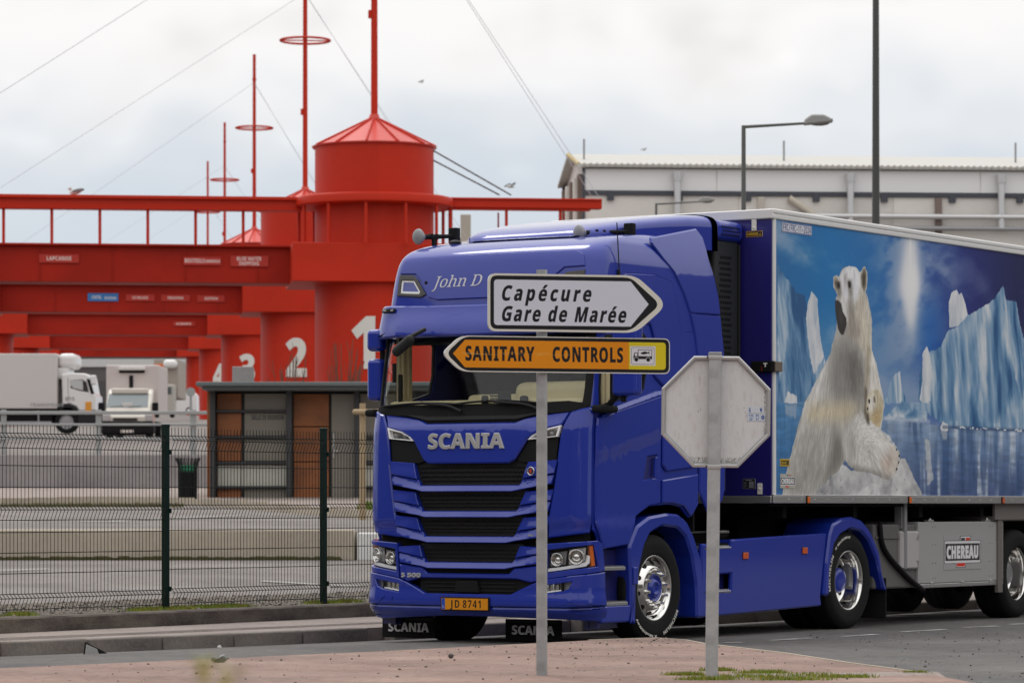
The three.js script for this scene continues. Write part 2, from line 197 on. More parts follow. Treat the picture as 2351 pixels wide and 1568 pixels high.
{ // moss at the fence foot, measured clumps along the wall line (x, along, spread)
  const clumps = [[-3.3, 0.35], [-3.05, 0.4], [-2.75, 0.3], [-2.55, 0.35], [-1.65, 0.3], [-1.4, 0.22], [-4.65, 0.25], [-4.35, 0.15]];
  tufts('moss', 'bright green moss and grass at the foot of the mesh fence', 5200, 41, (r) => { const c = clumps[Math.floor(r() * clumps.length)], x = c[0] + gauss(r) * c[1] * 0.62, p = 0.5 + gauss(r) * 0.22; return [x - 0.8316 * p, 0.195, -(31.5 + (x + 4.81) * 1.497 + 0.5555 * p)]; }, MOSS, 0.04, 'moss');
  const spots = [[1.45, 23.6, 0.12], [1.75, 23.3, 0.2], [2.0, 22.9, 0.26], [1.6, 22.75, 0.3], [2.25, 22.7, 0.22], [1.2, 23.0, 0.16], [1.85, 22.4, 0.3], [2.78, 23.1, 0.1], [1.3, 22.4, 0.2]];
  tufts('grass', 'patchy yellow green moss on the island beside the stop sign post', 4200, 43, (r) => { const c = spots[Math.floor(r() * spots.length)]; return [c[0] + gauss(r) * c[2] * 1.3, 0.097, -(c[1] + gauss(r) * c[2] * 0.55)]; }, MOSS, 0.028, 'moss');
  tufts('grass', 'green grass patch beside the wooden stake', 2600, 47, (r) => { const x = -2.9 + r() * 2.3, z = 60 + r() * 4 - x * 0.8; return [x, ground(x, z) + 0.1, -z]; }, GRASS, 0.14);
  tufts('grass', 'mossy strip along the curved forecourt kerb', 2400, 53, (r) => { const u = r() * 420, z = 70.5 + r() * 2, x = (u - MIDX) * z / FOCAL; return [x, ground(x, z), -z]; }, std(lin(0.12, 0.115, 0.055), 1), 0.06);
}
{ // loose stones
  const stone = new THREE.IcosahedronGeometry(1, 0), put = (name, label, n, seed, place, base, s0, s1) => { const m = new THREE.InstancedMesh(stone, std(lin(1, 1, 1), 0.95), n), r = rng(seed), o = new THREE.Object3D(); m.name = numbered(name); for (let i = 0; i < n; i++) { o.position.set(...place(r)); o.rotation.set(r() * 6, r() * 6, r() * 6); const s = s0 + (s1 - s0) * r() ** 4; o.scale.set(s, s * (0.5 + r() * 0.4), s * (0.7 + r() * 0.5)); o.updateMatrix(); m.setMatrixAt(i, o.matrix); const k = r() < 0.3 ? 2.1 : 0.35 + r() * 0.7; m.setColorAt(i, lin(base[0] * k, base[1] * k, base[2] * k)); } m.castShadow = m.receiveShadow = true; scene.add(m); meta(m, label, 'gravel', null, 'stuff'); };
  put('gravel', 'scattered dark and pale grit on the red island', 560, 61, (r) => { const z = 21.6 + r() * 7.7, x = mix(-3.67 + (z - 24) * 0.93, 2.85 - Math.max(0, z - 23) * 0.24, r()); return [x, 0.102, -z]; }, [0.2, 0.16, 0.14], 0.003, 0.016);
  put('gravel', 'loose gravel on the soil strip behind the fence', 9000, 67, (r) => { const p = 0.35 + r() * 2.8, x = -6 + r() * 8; return [x - 0.8316 * p, 0.2, -(31.5 + (x + 4.81) * 1.497 + 0.5555 * p)]; }, [0.14, 0.118, 0.1], 0.004, 0.022);
  put('gravel', 'small grit on the asphalt at the right', 420, 71, (r) => { const z = 23 + r() * 11; return [mix(2.9, 6, r()), 0.004, -z]; }, [0.16, 0.14, 0.13], 0.004, 0.016);
}

// ---------------------------------------------------------------- mesh fence
{
  const dir = [0.601, 0.799], turn = Math.atan2(dir[1], dir[0]), L = 2.502, f = thing('mesh_fence', 'dark green welded mesh fence on top of the low wall', 'fence', [-3.548, 0.213, -34.3], turn);
  const H = 1.83, folds = [0.14, 1.0, 1.7], prof_ = [[0, 0]]; for (const y of folds) prof_.push([y - 0.1, 0], [y - 0.0, 0.045], [y + 0.04, 0.0]); prof_.push([H, 0]);
  const wire = (pts, r) => { const out = []; for (let i = 0; i + 1 < pts.length; i++) out.push(rod(pts[i], pts[i + 1], r, 4)); return out; };
  const off = (y) => { for (let i = 1; i < prof_.length; i++) if (y <= prof_[i][0]) return mix(prof_[i - 1][1], prof_[i][1], (y - prof_[i - 1][0]) / (prof_[i][0] - prof_[i - 1][0] || 1)); return 0; };
  const panel = []; for (let x = 0.07; x < L - 0.04; x += 0.0505) panel.push(...wire(prof_.map(([y, z]) => [x, y, z]), 0.004));
  for (const y of [0.03, 0.14, 0.18, 0.38, 0.58, 0.78, 0.9, 1.0, 1.04, 1.22, 1.43, 1.6, 1.7, 1.745]) panel.push(rod([0.03, y, off(y) + 0.004], [L - 0.03, y, off(y) + 0.004], 0.004, 4));
  const pg = join(panel), post = join([rb(0.066, 1.93, 0.06, 0.008, 0, 0.9, 0), rb(0.074, 0.03, 0.068, 0.01, 0, 1.87, 0)]), clip = rb(0.02, 0.05, 0.03, 0.004);
  for (let k = -2; k <= 2; k++) {
    const p = part(f, 'post', post, M.green); p.position.set(k * L, k * 0.009, 0);
    for (const y of [0.2, 1.0, 1.6]) { const c = part(p, 'clip', clip, M.green); c.position.set(0.036, y, 0.03); }
    if (k < 2) { const q = part(f, 'mesh_panel', pg, M.wire); q.position.set(k * L, 0.02 + k * 0.009, 0.02); q.userData.kind = 'stuff'; }
  }
}

// ---------------------------------------------------------------- road signs on the island
function plateSign(parent, name, outline, t, face, back) { // outline in metres, face texture over its box
  const g = sub(parent, name), s = shapeOf(outline); part(g, 'backing', ext(outline, t, 0.003), M.silver);
  const box = new THREE.Box2().setFromPoints(outline.map((p) => new THREE.Vector2(...p))), fg = new THREE.ShapeGeometry(s, 12), u = fg.attributes.uv, p = fg.attributes.position;
  for (let i = 0; i < p.count; i++) u.setXY(i, (p.getX(i) - box.min.x) / (box.max.x - box.min.x), (p.getY(i) - box.min.y) / (box.max.y - box.min.y));
  part(g, 'sign_face', fg.translate(0, 0, t + 0.0015), new THREE.MeshPhysicalMaterial({ map: face, roughness: 0.5, clearcoat: 0.12, clearcoatRoughness: 0.2, specularIntensity: 0.6 }));
  return g;
}
function rounded(pts, r) { const out = []; for (let i = 0; i < pts.length; i++) { const p = pts[i], a = pts[(i + pts.length - 1) % pts.length], b = pts[(i + 1) % pts.length], q = p[2] ?? r, la = Math.hypot(a[0] - p[0], a[1] - p[1]), lb = Math.hypot(b[0] - p[0], b[1] - p[1]); for (let k = 0; k <= 6; k++) { const t = k / 6, A = [p[0] + (a[0] - p[0]) * q / la, p[1] + (a[1] - p[1]) * q / la], B = [p[0] + (b[0] - p[0]) * q / lb, p[1] + (b[1] - p[1]) * q / lb]; out.push([(1 - t) ** 2 * A[0] + 2 * t * (1 - t) * p[0] + t * t * B[0], (1 - t) ** 2 * A[1] + 2 * t * (1 - t) * p[1] + t * t * B[1]]); } } return out; }
function words(x, s, x0, base, w, h, o = {}) { // lettering: capitals h tall on the line, w wide in all, slanted and spaced
  x.save(); x.font = `bold 100px ${o.family ?? 'sans-serif'}`; const sp = o.space ?? 0; let tot = 0; const ws = [...s].map((c) => x.measureText(c).width + sp); tot = ws.reduce((a, b) => a + b, -sp);
  x.transform(w / tot, 0, -(o.slant ?? 0) * h / 71.4, h / 71.4, x0, base); let cx = 0; [...s].forEach((c, i) => { x.fillText(c, cx, 0); if (o.stroke) { x.lineWidth = o.stroke; x.strokeStyle = x.fillStyle; x.strokeText(c, cx, 0); } cx += ws[i]; }); x.restore();
}
{
  const t = thing('direction_sign', 'fluted grey post carrying a white and an orange direction arrow board', 'road sign', [0.2046, 0.06, -23]);
  const poly = []; for (let k = 0; k < 64; k++) { const a = k / 64 * Math.PI * 2, r = k % 2 ? 0.0375 : 0.0345; poly.push([r * Math.cos(a), r * Math.sin(a)]); }
  part(t, 'post', ext(poly, 2.82).rotateX(-R90), M.gal);
  const s1 = [[-0.383, -0.197], [0.66, -0.197, 0.07], [0.886, 0, 0.09], [0.66, 0.197, 0.07], [-0.383, 0.197]];
  const face1 = canvas(1400, 434, (x, w, h) => { // pixel scale about 1103 per metre
    const k = w / 1.269, P = ([a, b]) => [(a + 0.383) * k, h / 2 - b * k], path = (pts) => { x.beginPath(); pts.forEach((p, i) => (i ? x.lineTo(...P(p)) : x.moveTo(...P(p)))); x.closePath(); x.fill(); }, ins = (d) => rounded([[-0.383 + d, -0.197 + d], [0.655 - d * 0.3, -0.197 + d, 0.05], [0.886 - d * 1.25, 0, 0.06], [0.655 - d * 0.3, 0.197 - d, 0.05], [-0.383 + d, 0.197 - d]], 0.05);
    x.fillStyle = '#d8d6cd'; x.fillRect(0, 0, w, h); x.fillStyle = '#14141a'; path(ins(0.0145));
    x.fillStyle = '#d3d5e2'; path([...rounded([[-0.342, -0.155], [-0.342, 0.155]].map((p) => [...p, 0.025]).concat([[0.65, 0.155, 0.001], [0.782, 0, 0.002], [0.65, -0.155, 0.001]]), 0.02)]);
    x.fillStyle = '#14141b'; words(x, 'Capécure', ...P([-0.297, 0.014]), 0.655 * k, 0.1 * k, { space: 17, slant: 0.2, stroke: 3.5 }); words(x, 'Gare de Marée', ...P([-0.297, -0.127]), 0.91 * k, 0.1 * k, { space: 10, slant: 0.2, stroke: 3.5 });
    const r = rng(5); x.globalAlpha = 0.1; x.fillStyle = '#6a5f4a'; for (let i = 0; i < 160; i++) x.fillRect(r() * w, r() * h, 1 + r() * 3, 1 + r() * 9); x.globalAlpha = 1;
  });
  const a = plateSign(t, 'arrow_board', rounded(s1, 0.055), 0.028, face1); a.position.set(0, 2.59, 0.04); a.rotation.y = 13 * Math.PI / 180; a.userData.label = 'white arrow board pointing right';
  const s2 = [[-0.718, 0, 0.05], [-0.585, -0.1225, 0.06], [0.918, -0.1225], [0.918, 0.1225], [-0.585, 0.1225, 0.06]];
  const face2 = canvas(1800, 270, (x, w, h) => {
    const k = w / 1.636, P = ([a, b]) => [(a + 0.718) * k, h / 2 - b * k], path = (pts) => { x.beginPath(); pts.forEach((p, i) => (i ? x.lineTo(...P(p)) : x.moveTo(...P(p)))); x.closePath(); x.fill(); };
    x.fillStyle = '#dcdad2'; x.fillRect(0, 0, w, h); x.fillStyle = '#101014'; path(rounded([[-0.708, 0, 0.05], [-0.58, -0.1165, 0.05], [0.912, -0.1165], [0.912, 0.1165], [-0.58, 0.1165, 0.05]], 0.04));
    x.fillStyle = '#e08a04'; path(rounded([[-0.658, 0, 0.004], [-0.572, -0.094, 0.004], [0.615, -0.094, 0.002], [0.615, 0.094, 0.002], [-0.572, 0.094, 0.004]], 0.01)); x.fillStyle = '#d8c41c'; path(rounded([[0.615, -0.094, 0.002], [0.888, -0.094], [0.888, 0.094], [0.615, 0.094, 0.002]], 0.025));
    x.fillStyle = '#141418'; words(x, 'SANITARY', ...P([-0.572, -0.045]), 0.497 * k, 0.095 * k, { space: 6, stroke: 4 }); words(x, 'CONTROLS', ...P([0.055, -0.045]), 0.52 * k, 0.098 * k, { space: 6, stroke: 4 });
    const r = rng(8); x.strokeStyle = '#dcae78'; x.globalAlpha = 0.5; for (let i = 0; i < 26; i++) { x.lineWidth = 1 + r() * 4; x.beginPath(); const q = P([-0.62 + r() * 0.8, 0.004 + (r() - 0.5) * 0.018]); x.moveTo(...q); x.lineTo(q[0] + 40 + r() * 120, q[1] + 4 * (r() - 0.4)); x.stroke(); } x.globalAlpha = 1;
    x.fillStyle = '#d9d7dc'; x.fillRect(...P([0.625, 0.067]), 0.187 * k, 0.134 * k); x.strokeStyle = '#16161a'; x.lineWidth = 2.5; const [bx0, by0] = P([0.634, 0.058]); x.beginPath(); x.roundRect(bx0, by0, 0.168 * k, 0.116 * k, 16); x.stroke();
    const q = (px, py) => [bx0 + px * k, by0 + py * k]; x.fillStyle = '#141418'; x.lineWidth = 4; x.strokeRect(...q(0.05, 0.016), 0.1 * k, 0.048 * k); x.fillRect(...q(0.015, 0.06), 0.137 * k, 0.02 * k); x.beginPath(); for (const p of [[0.015, 0.062], [0.022, 0.035], [0.048, 0.035], [0.048, 0.07], [0.015, 0.07]]) x.lineTo(...q(...p)); x.fill(); x.fillStyle = '#d9d7dc'; x.fillRect(...q(0.025, 0.039), 0.019 * k, 0.02 * k);
    for (const cx of [0.036, 0.124]) { x.fillStyle = '#d9d7dc'; x.beginPath(); x.arc(...q(cx, 0.083), 0.0175 * k, 0, 7); x.fill(); x.fillStyle = '#141418'; x.beginPath(); x.arc(...q(cx, 0.083), 0.0145 * k, 0, 7); x.fill(); }
    x.beginPath(); x.ellipse(...q(0.095, 0.038), 0.026 * k, 0.0085 * k, -0.1, 0, 7); x.fill(); x.beginPath(); for (const p of [[0.115, 0.036], [0.135, 0.025], [0.131, 0.036], [0.135, 0.046]]) x.lineTo(...q(...p)); x.fill(); x.beginPath(); for (const p of [[0.09, 0.032], [0.1, 0.024], [0.106, 0.033]]) x.lineTo(...q(...p)); x.fill();
  });
  const b = plateSign(t, 'arrow_board', rounded(s2, 0.045), 0.028, face2); b.position.set(0, 2.236, 0.042); b.rotation.y = 16.5 * Math.PI / 180; b.userData.label = 'orange arrow board pointing left with yellow end';
  for (const y of [2.66, 2.52, 2.29, 2.19]) part(t, 'bracket', rb(0.1, 0.026, 0.03, 0.004, 0, y, 0.03), M.steel);
}
{
  const t = thing('stop_sign', 'back of an octagonal stop sign on a galvanised square post', 'road sign', [1.349, 0.05, -22.66]); t.rotation.z = -0.0115;
  const oct = (r, k = 1.02) => { const o = []; for (let i = 0; i < 8; i++) { const a = (i + 0.5) * Math.PI / 4; o.push([r / Math.cos(Math.PI / 8) * Math.cos(a), r * k / Math.cos(Math.PI / 8) * Math.sin(a)]); } return o; };
  const back = canvas(512, 512, (x, w, h) => { x.fillStyle = '#dadbdc'; x.fillRect(0, 0, w, h); const r = rng(77);
    for (let i = 0; i < 700; i++) { x.globalAlpha = 0.02 + 0.06 * r(); x.fillStyle = ['#8d7f6c', '#b9a196', '#a49c92', '#d6d3d0'][Math.floor(r() * 4)]; const px = r() * w, py = r() * h; x.beginPath(); x.ellipse(px, py, 2 + r() * 8, 4 + r() * 26, 0, 0, 7); x.fill(); }
    for (let i = 0; i < 420; i++) { x.globalAlpha = 0.25 * r(); x.fillStyle = '#5d5345'; x.fillRect(r() * w, r() * h, 1 + r() * 2, 1 + r() * 4); }
    for (let i = 0; i < 2200; i++) { x.globalAlpha = 0.42 * r(); x.fillStyle = '#3d382d'; const e = r() ** 2 * 30, s = r(); const q = s < 0.5 ? [96 + r() * 330, h - 10 - e] : s < 0.75 ? [w - 8 - e * 0.6, 130 + r() * 250] : [238 - e * 0.4, 20 + r() * 470]; x.fillRect(q[0], q[1], 2 + r() * 2, 2 + r() * 6); }
    x.globalAlpha = 0.5; for (const [px, py] of [[390, 230], [396, 250], [400, 268], [170, 250], [180, 240], [410, 285]]) { x.fillStyle = '#6d5d50'; x.fillRect(px, py, 3, 10); } });
  const fg = new THREE.ShapeGeometry(shapeOf(oct(0.355))), u = fg.attributes.uv, p = fg.attributes.position; for (let i = 0; i < p.count; i++) u.setXY(i, p.getX(i) / 0.72 + 0.5, p.getY(i) / 0.72 + 0.5);
  const plate = sub(t, 'sign_plate'); plate.position.set(0.012, 1.848, -0.05);
  part(plate, 'panel', ext(oct(0.356), 0.004).translate(0, 0, -0.0045), M.silver); part(plate, 'panel_back', fg, std(lin(1, 1, 1), 0.55, { map: back, metalness: 0.1 }));
  part(plate, 'rim', ext(oct(0.369), 0.034, 0.006, [oct(0.347)]).translate(0, 0, -0.006), M.silver); part(plate, 'rim_lip', ext(oct(0.352), 0.008, 0.002, [oct(0.338)]).translate(0, 0, 0.001), M.gal);
  part(t, 'post', uvBox(rb(0.084, 2.24, 0.06, 0.008, 0, 1.12, 0)), M.gal); part(t, 'post_cap', rb(0.089, 0.03, 0.065, 0.006, 0, 2.235, 0), M.steel);
  for (const y of [1.475, 2.214]) { part(t, 'clamp', rb(0.093, 0.024, 0.07, 0.004, 0, y, 0.003), M.silver); part(t, 'bolt', rod([-0.058, y, 0.012], [-0.046, y, 0.012], 0.009, 6), std(lin(0.1, 0.07, 0.05), 0.8)); }
  const sticker = (w, h, draw) => new THREE.MeshStandardMaterial({ map: canvas(256, Math.round(256 * h / w), draw), roughness: 0.5 });
  const s1 = part(t, 'sticker', new THREE.PlaneGeometry(0.112, 0.042), sticker(0.112, 0.042, (x, w, h) => { x.fillStyle = '#d3dae2'; x.fillRect(0, 0, w, h); x.fillStyle = '#27519b'; for (const cx of [32, 206]) { const r = rng(cx); for (let i = 0; i < 26; i++) { x.beginPath(); x.arc(cx + (r() - 0.3) * 26, 14 + r() * 66, 3 + r() * 5, 0, 7); x.fill(); } } x.strokeStyle = '#8fa3bd'; for (let y = 28; y < 80; y += 12) { x.beginPath(); x.moveTo(78, y); x.lineTo(184, y); x.stroke(); } }), 'small blue and white crest sticker'); s1.position.set(0.282, 1.865, -0.048);
  const s2_ = part(t, 'sticker', new THREE.PlaneGeometry(0.122, 0.052), sticker(0.122, 0.052, (x, w, h) => { x.fillStyle = '#cfd6e0'; x.fillRect(0, 0, w, h); x.strokeStyle = '#7f92b4'; x.lineWidth = 2; x.strokeRect(2, 2, w - 4, h - 4); x.beginPath(); x.moveTo(98, 0); x.lineTo(98, h); x.moveTo(188, 0); x.lineTo(188, h); x.moveTo(0, h / 2); x.lineTo(188, h / 2); x.stroke(); x.fillStyle = '#2b4d94'; words(x, '136', 20, 46, 68, 34); words(x, 'SP', 30, 98, 50, 34); words(x, '05', 118, 46, 52, 34); words(x, '51', 122, 98, 46, 34); x.beginPath(); x.ellipse(222, h / 2, 22, 32, 0, 0, 7); x.fill(); x.strokeStyle = '#cfd6e0'; x.lineWidth = 4; x.beginPath(); x.moveTo(212, 40); x.lineTo(230, 50); x.lineTo(214, 62); x.lineTo(232, 74); x.stroke(); }), 'small white sticker with blue numbers'); s2_.position.set(0.286, 1.814, -0.048);
}

// ---------------------------------------------------------------- tractor unit (x: back from the front axle, y: up, z: towards the near side)
const LORRY = [0.319, 0, -31.877], HEAD = Math.atan2(0.832, 0.5548);
const tractor = thing('tractor_unit', 'large royal blue lorry tractor unit pulling the polar bear trailer', 'lorry', LORRY, HEAD);
function pchip(pts) { // smooth, overshoot-free curve through points
  const n = pts.length, x = pts.map((p) => p[0]), y = pts.map((p) => p[1]), d = [], m = []; for (let i = 0; i < n - 1; i++) d.push((y[i + 1] - y[i]) / (x[i + 1] - x[i]));
  m[0] = d[0]; m[n - 1] = d[n - 2]; for (let i = 1; i < n - 1; i++) m[i] = d[i - 1] * d[i] <= 0 ? 0 : 2 / (1 / d[i - 1] + 1 / d[i]);
  return (t) => { if (t <= x[0]) return y[0] + m[0] * (t - x[0]) * 0; if (t >= x[n - 1]) return y[n - 1]; let i = 0; while (t > x[i + 1]) i++; const h = x[i + 1] - x[i], u = (t - x[i]) / h; return y[i] * (1 + 2 * u) * (1 - u) ** 2 + h * m[i] * u * (1 - u) ** 2 + y[i + 1] * u * u * (3 - 2 * u) + h * m[i + 1] * u * u * (u - 1); };
}
const QB = pchip([[-1, 0.05], [0.2, 0.05], [0.38, 0], [1, 0.001], [1.9, 0.02], [2.1, 0.055], [2.8, 0.17], [3.1, 0.22], [3.3, 0.255], [3.5, 0.3], [3.597, 0.335], [3.696, 0.41], [3.815, 0.52], [3.95, 0.65], [4.1, 0.8], [4.3, 1.0], [4.6, 1.3]]);
const QY = pchip([[-1, -1], [3.5, 3.5], [3.597, 3.59], [3.696, 3.655], [3.815, 3.7], [3.95, 3.735], [4.1, 3.76], [4.3, 3.785], [4.6, 3.81]]);
const QK = pchip([[-1, 1], [2, 0.9999], [3.1, 0.985], [3.5, 0.963], [3.597, 0.945], [3.696, 0.925], [3.815, 0.905], [3.95, 0.88], [4.1, 0.86], [4.3, 0.835], [4.6, 0.8]]);
const BA = 1.05, BK = 0.14, BR = 0.2, BT = BA * BK, BL = BR * (R90 - BT);
function plan(a) { const g = a < 0 ? -1 : 1; a = Math.abs(a); let t = BK * Math.min(a, BA), s = (1 - Math.cos(t)) / BK, l = Math.sin(t) / BK; if (a > BA) { const h = Math.min(R90, BT + (a - BA) / BR); s += BR * (Math.cos(BT) - Math.cos(h)); l += BR * (Math.sin(h) - Math.sin(BT)); if (a > BA + BL) s += a - BA - BL; } return [s - 1.285, g * l]; }
const skin0 = (a, q) => { const [s, l] = plan(a); return [s + QB(q), QY(q), l * QK(q)]; };
function skin(a, q, off = 0, back = 99) { // a: metres round the front from the middle (plus = near side), q: height, then on over the roof
  const p = skin0(a, q), e = 0.004, pa = skin0(a + e, q), pq = skin0(a, q + e), A = [pa[0] - p[0], pa[1] - p[1], pa[2] - p[2]], Q = [pq[0] - p[0], pq[1] - p[1], pq[2] - p[2]];
  const n = [A[1] * Q[2] - A[2] * Q[1], A[2] * Q[0] - A[0] * Q[2], A[0] * Q[1] - A[1] * Q[0]], l = Math.hypot(...n) || 1;
  return [Math.min(back, p[0] + n[0] / l * off), p[1] + n[1] / l * off, p[2] + n[2] / l * off];
}
function bend(g, f) { // moves every point by f and turns the normals with it
  const p = g.attributes.position, n = g.attributes.normal, e = 2e-3, d = (A, B) => [(A[0] - B[0]) / e, (A[1] - B[1]) / e, (A[2] - B[2]) / e], X = (A, B) => [A[1] * B[2] - A[2] * B[1], A[2] * B[0] - A[0] * B[2], A[0] * B[1] - A[1] * B[0]], seen = new Map();
  for (let i = 0; i < p.count; i++) {
    const x = p.getX(i), y = p.getY(i), z = p.getZ(i), key = Math.round(x * 1e5) + '_' + Math.round(y * 1e5) + '_' + Math.round(z * 1e5); let m = seen.get(key);
    if (!m) { const o = f(x, y, z, z), A = d(f(x + e, y, z, z), o), B = d(f(x, y + e, z, z), o), C = d(f(x, y, z + e, z), o); m = { o, u: X(B, C), v: X(C, A), w: X(A, B) }; seen.set(key, m); }
    const a = n.getX(i), b = n.getY(i), c = n.getZ(i), q = [0, 1, 2].map((k) => a * m.u[k] + b * m.v[k] + c * m.w[k]), l = Math.hypot(...q) || 1; p.setXYZ(i, ...m.o); n.setXYZ(i, q[0] / l, q[1] / l, q[2] / l);
  }
  return g;
}
const tess = new Map();
function panelGeo(pts, { o0 = 0, o1 = 0.03, bev = 0.006, holes = [], lift, edge = 0.14, back = 99, deg = 34 } = {}) {
  const t = tess.get(edge) ?? new TessellateModifier(edge, 7); tess.set(edge, t);
  let g = t.modify(plainGeo(ext(pts, o1 - o0, bev, holes)));
  return bend(g, (a, q, z, z0) => skin(a, q, o0 + z + (lift && z0 > (o1 - o0) * 0.3 ? lift(a, q) : 0), back));
}
const panel = (name, pts, mat, o = {}) => part(o.parent ?? tractor, name, panelGeo(pts, o), mat, o.label);
const both = (name, pts, mat, o = {}) => { const g = panelGeo(pts, o), h = panelGeo(mirror(pts), { ...o, holes: (o.holes ?? []).map(mirror), lift: o.lift && ((a, q) => o.lift(-a, q)) }); return [part(tractor, name, g, mat), part(tractor, name, h, mat)]; };
function gridPanel(a0, a1, na, q0, q1, nq, off = 0, back = 99) { // regular patch of the skin with its true normals
  const pos = [], nor = [], idx = []; for (let j = 0; j <= nq; j++) for (let i = 0; i <= na; i++) { const a = mix(a0, a1, i / na), q = mix(q0, q1, j / nq), p = skin(a, q, off), o = skin(a, q, off + 1); pos.push(Math.min(back, p[0]), p[1], p[2]); nor.push(o[0] - p[0], o[1] - p[1], o[2] - p[2]); }
  for (let j = 0; j < nq; j++) for (let i = 0; i < na; i++) { const a = j * (na + 1) + i, b = a + na + 1; idx.push(a, a + 1, b, a + 1, b + 1, b); }
  const g = new THREE.BufferGeometry(); g.setAttribute('position', new THREE.Float32BufferAttribute(pos, 3)); g.setAttribute('normal', new THREE.Float32BufferAttribute(nor, 3)); g.setIndex(idx); return g;
}
const face = (pts, off, edge = 0.14) => { let g = new TessellateModifier(edge, 6).modify(plainGeo(new THREE.ShapeGeometry(shapeOf(pts)))); return bend(g, (a, q, z) => skin(a, q, off + z)); };

{ // cab shell with open windscreen and side windows
  const half = [[1.165, 2.83], [1.165, 2.5], [1.15, 2.15], [1.2, 2.06], [1.255, 2.06], [1.27, 1.03], [1.33, 0.99], [1.4, 0.85], [1.84, 0.89], [1.975, 1.14], [2.25, 1.24], [2.61, 1.255], [2.82, 1.23], [2.97, 1.13], [3.11, 1.25], [3.14, 2.9]];
  const win = [[1.315, 2.125], [1.63, 2.2], [2.055, 2.31], [2.085, 2.5], [2.04, 2.8], [1.99, 2.84], [1.33, 2.8], [1.3, 2.76], [1.278, 2.5], [1.285, 2.3]];
  panel('cab_body', sym(half), M.paint, { o0: -0.03, o1: 0, bev: 0.004, holes: [win, mirror(win)], edge: 0.065, back: 0.78, deg: 40 });
  part(tractor, 'roof_front', gridPanel(-3.2, 3.2, 170, 2.895, 4.6, 56, 0, 0.78), M.paint);
  const rim = []; for (let i = 0; i <= 40; i++) { const p = skin0(-3.2 + i * 0.16, 4.6); rim.push([Math.min(0.78, p[0]), p[2]]); }
  part(tractor, 'roof', new THREE.ShapeGeometry(shapeOf(rim)).rotateX(R90).translate(0, 3.809, 0), M.paint);
  { const out = []; for (let q = 1.03; q <= 4.6; q += 0.119) out.push([-1.19 * QK(q) , QY(q) - 0.03]); part(tractor, 'rear_wall', ext([...out, ...[...out].reverse().map(([z, y]) => [-z, y])], 0.03).rotateY(-R90).translate(0.77, 0, 0), M.under); } part(tractor, 'cab_floor', bx(1.75, 0.04, 2.32, -0.12, 1.72, 0), M.under); part(tractor, 'headlining', bx(1.5, 0.04, 2.1, -0.05, 3.0, 0), M.seat);
  panel('windscreen', [...sym([[1.15, 2.13], [1.165, 2.5], [1.165, 2.83]])].reverse().reverse(), M.glass, { o0: -0.014, o1: -0.011, bev: 0, edge: 0.2 });
  panel('windscreen_seal', sym([[1.21, 2.07], [1.225, 2.5], [1.215, 2.84]]), M.black, { o0: -0.02, o1: 0.004, bev: 0.002, holes: [sym([[1.135, 2.175], [1.145, 2.3], [1.147, 2.5], [1.142, 2.8], [1.12, 2.825]])], edge: 0.12 });
  for (const sgn of [1, -1]) { const w = sgn > 0 ? win : mirror(win); part(tractor, 'side_window', face(w, -0.015), M.glass); const grow = win.map(([a, q]) => [1.68 + (a - 1.68) * 1.0, 2.45 + (q - 2.45) * 1.0]), inn = win.map(([a, q]) => [1.68 + (a - 1.68) * 0.94, 2.48 + (q - 2.48) * 0.93]); panel('window_seal', sgn > 0 ? grow : mirror(grow), M.black, { o0: -0.02, o1: 0.003, bev: 0.001, holes: [sgn > 0 ? inn : mirror(inn)] }); }
  // seen through the glass
  part(tractor, 'dashboard', [rb(0.5, 0.32, 2.2, 0.05, -0.8, 2.085, 0), rb(0.34, 0.34, 0.86, 0.09, -0.78, 2.235, 0.68), rb(0.3, 0.2, 0.7, 0.06, -0.76, 2.2, 0.05)], M.beige);
  part(tractor, 'dashboard_shelf', rb(0.12, 0.03, 1.0, 0.01, -1.08, 2.18, 0.2), M.matt);
  for (const z of [-0.62, 0.62]) { const s = sub(tractor, 'seat'); part(s, 'seat_back', rb(0.16, 0.8, 0.52, 0.07, 0.16, 2.42, z), M.seat); part(s, 'headrest', rb(0.1, 0.2, 0.3, 0.05, 0.14, 2.88, z), M.seat); part(s, 'cushion', rb(0.5, 0.16, 0.52, 0.06, -0.08, 2.05, z), M.seat); }
  part(tractor, 'curtain', [0, 1, 2, 3, 4].map((k) => rb(0.05, 0.72, 0.035, 0.016, -0.86 + k * 0.045, 2.52, -1.1 + (k % 2) * 0.015)), M.beige); part(tractor, 'curtain', [0, 1, 2].map((k) => rb(0.05, 0.68, 0.03, 0.014, -0.78 + k * 0.045, 2.5, 1.13 + (k % 2) * 0.012)), M.beige);
  part(tractor, 'sun_blind', rb(0.02, 0.12, 2.1, 0.008, -0.92, 2.83, 0), M.matt);
  part(tractor, 'steering_wheel', [new THREE.TorusGeometry(0.22, 0.018, 8, 32).rotateY(R90).rotateZ(-0.6).translate(-0.5, 2.3, 0.62), rod([-0.5, 2.3, 0.62], [-0.7, 2.14, 0.62], 0.04)], M.matt);
  part(tractor, 'toll_box', [rb(0.05, 0.09, 0.13, 0.015, -1.09, 2.27, 0.26), ...[0, 1, 2].map((k) => rb(0.02, 0.014, 0.1, 0.004, -1.09, 2.25 + k * 0.024, 0.15))], M.matt); part(tractor, 'dash_camera', rb(0.06, 0.09, 0.06, 0.02, -1.1, 2.235, 0.05), M.matt); part(tractor, 'dash_camera', rb(0.06, 0.085, 0.08, 0.025, -1.08, 2.23, 0.47), M.matt);
  part(tractor, 'mirror_arm', [rod([-1.1, 2.6, -0.98], [-1.1, 2.42, -0.98], 0.02), rb(0.05, 0.3, 0.03, 0.01, -1.0, 2.35, -0.98)], M.matt);
}
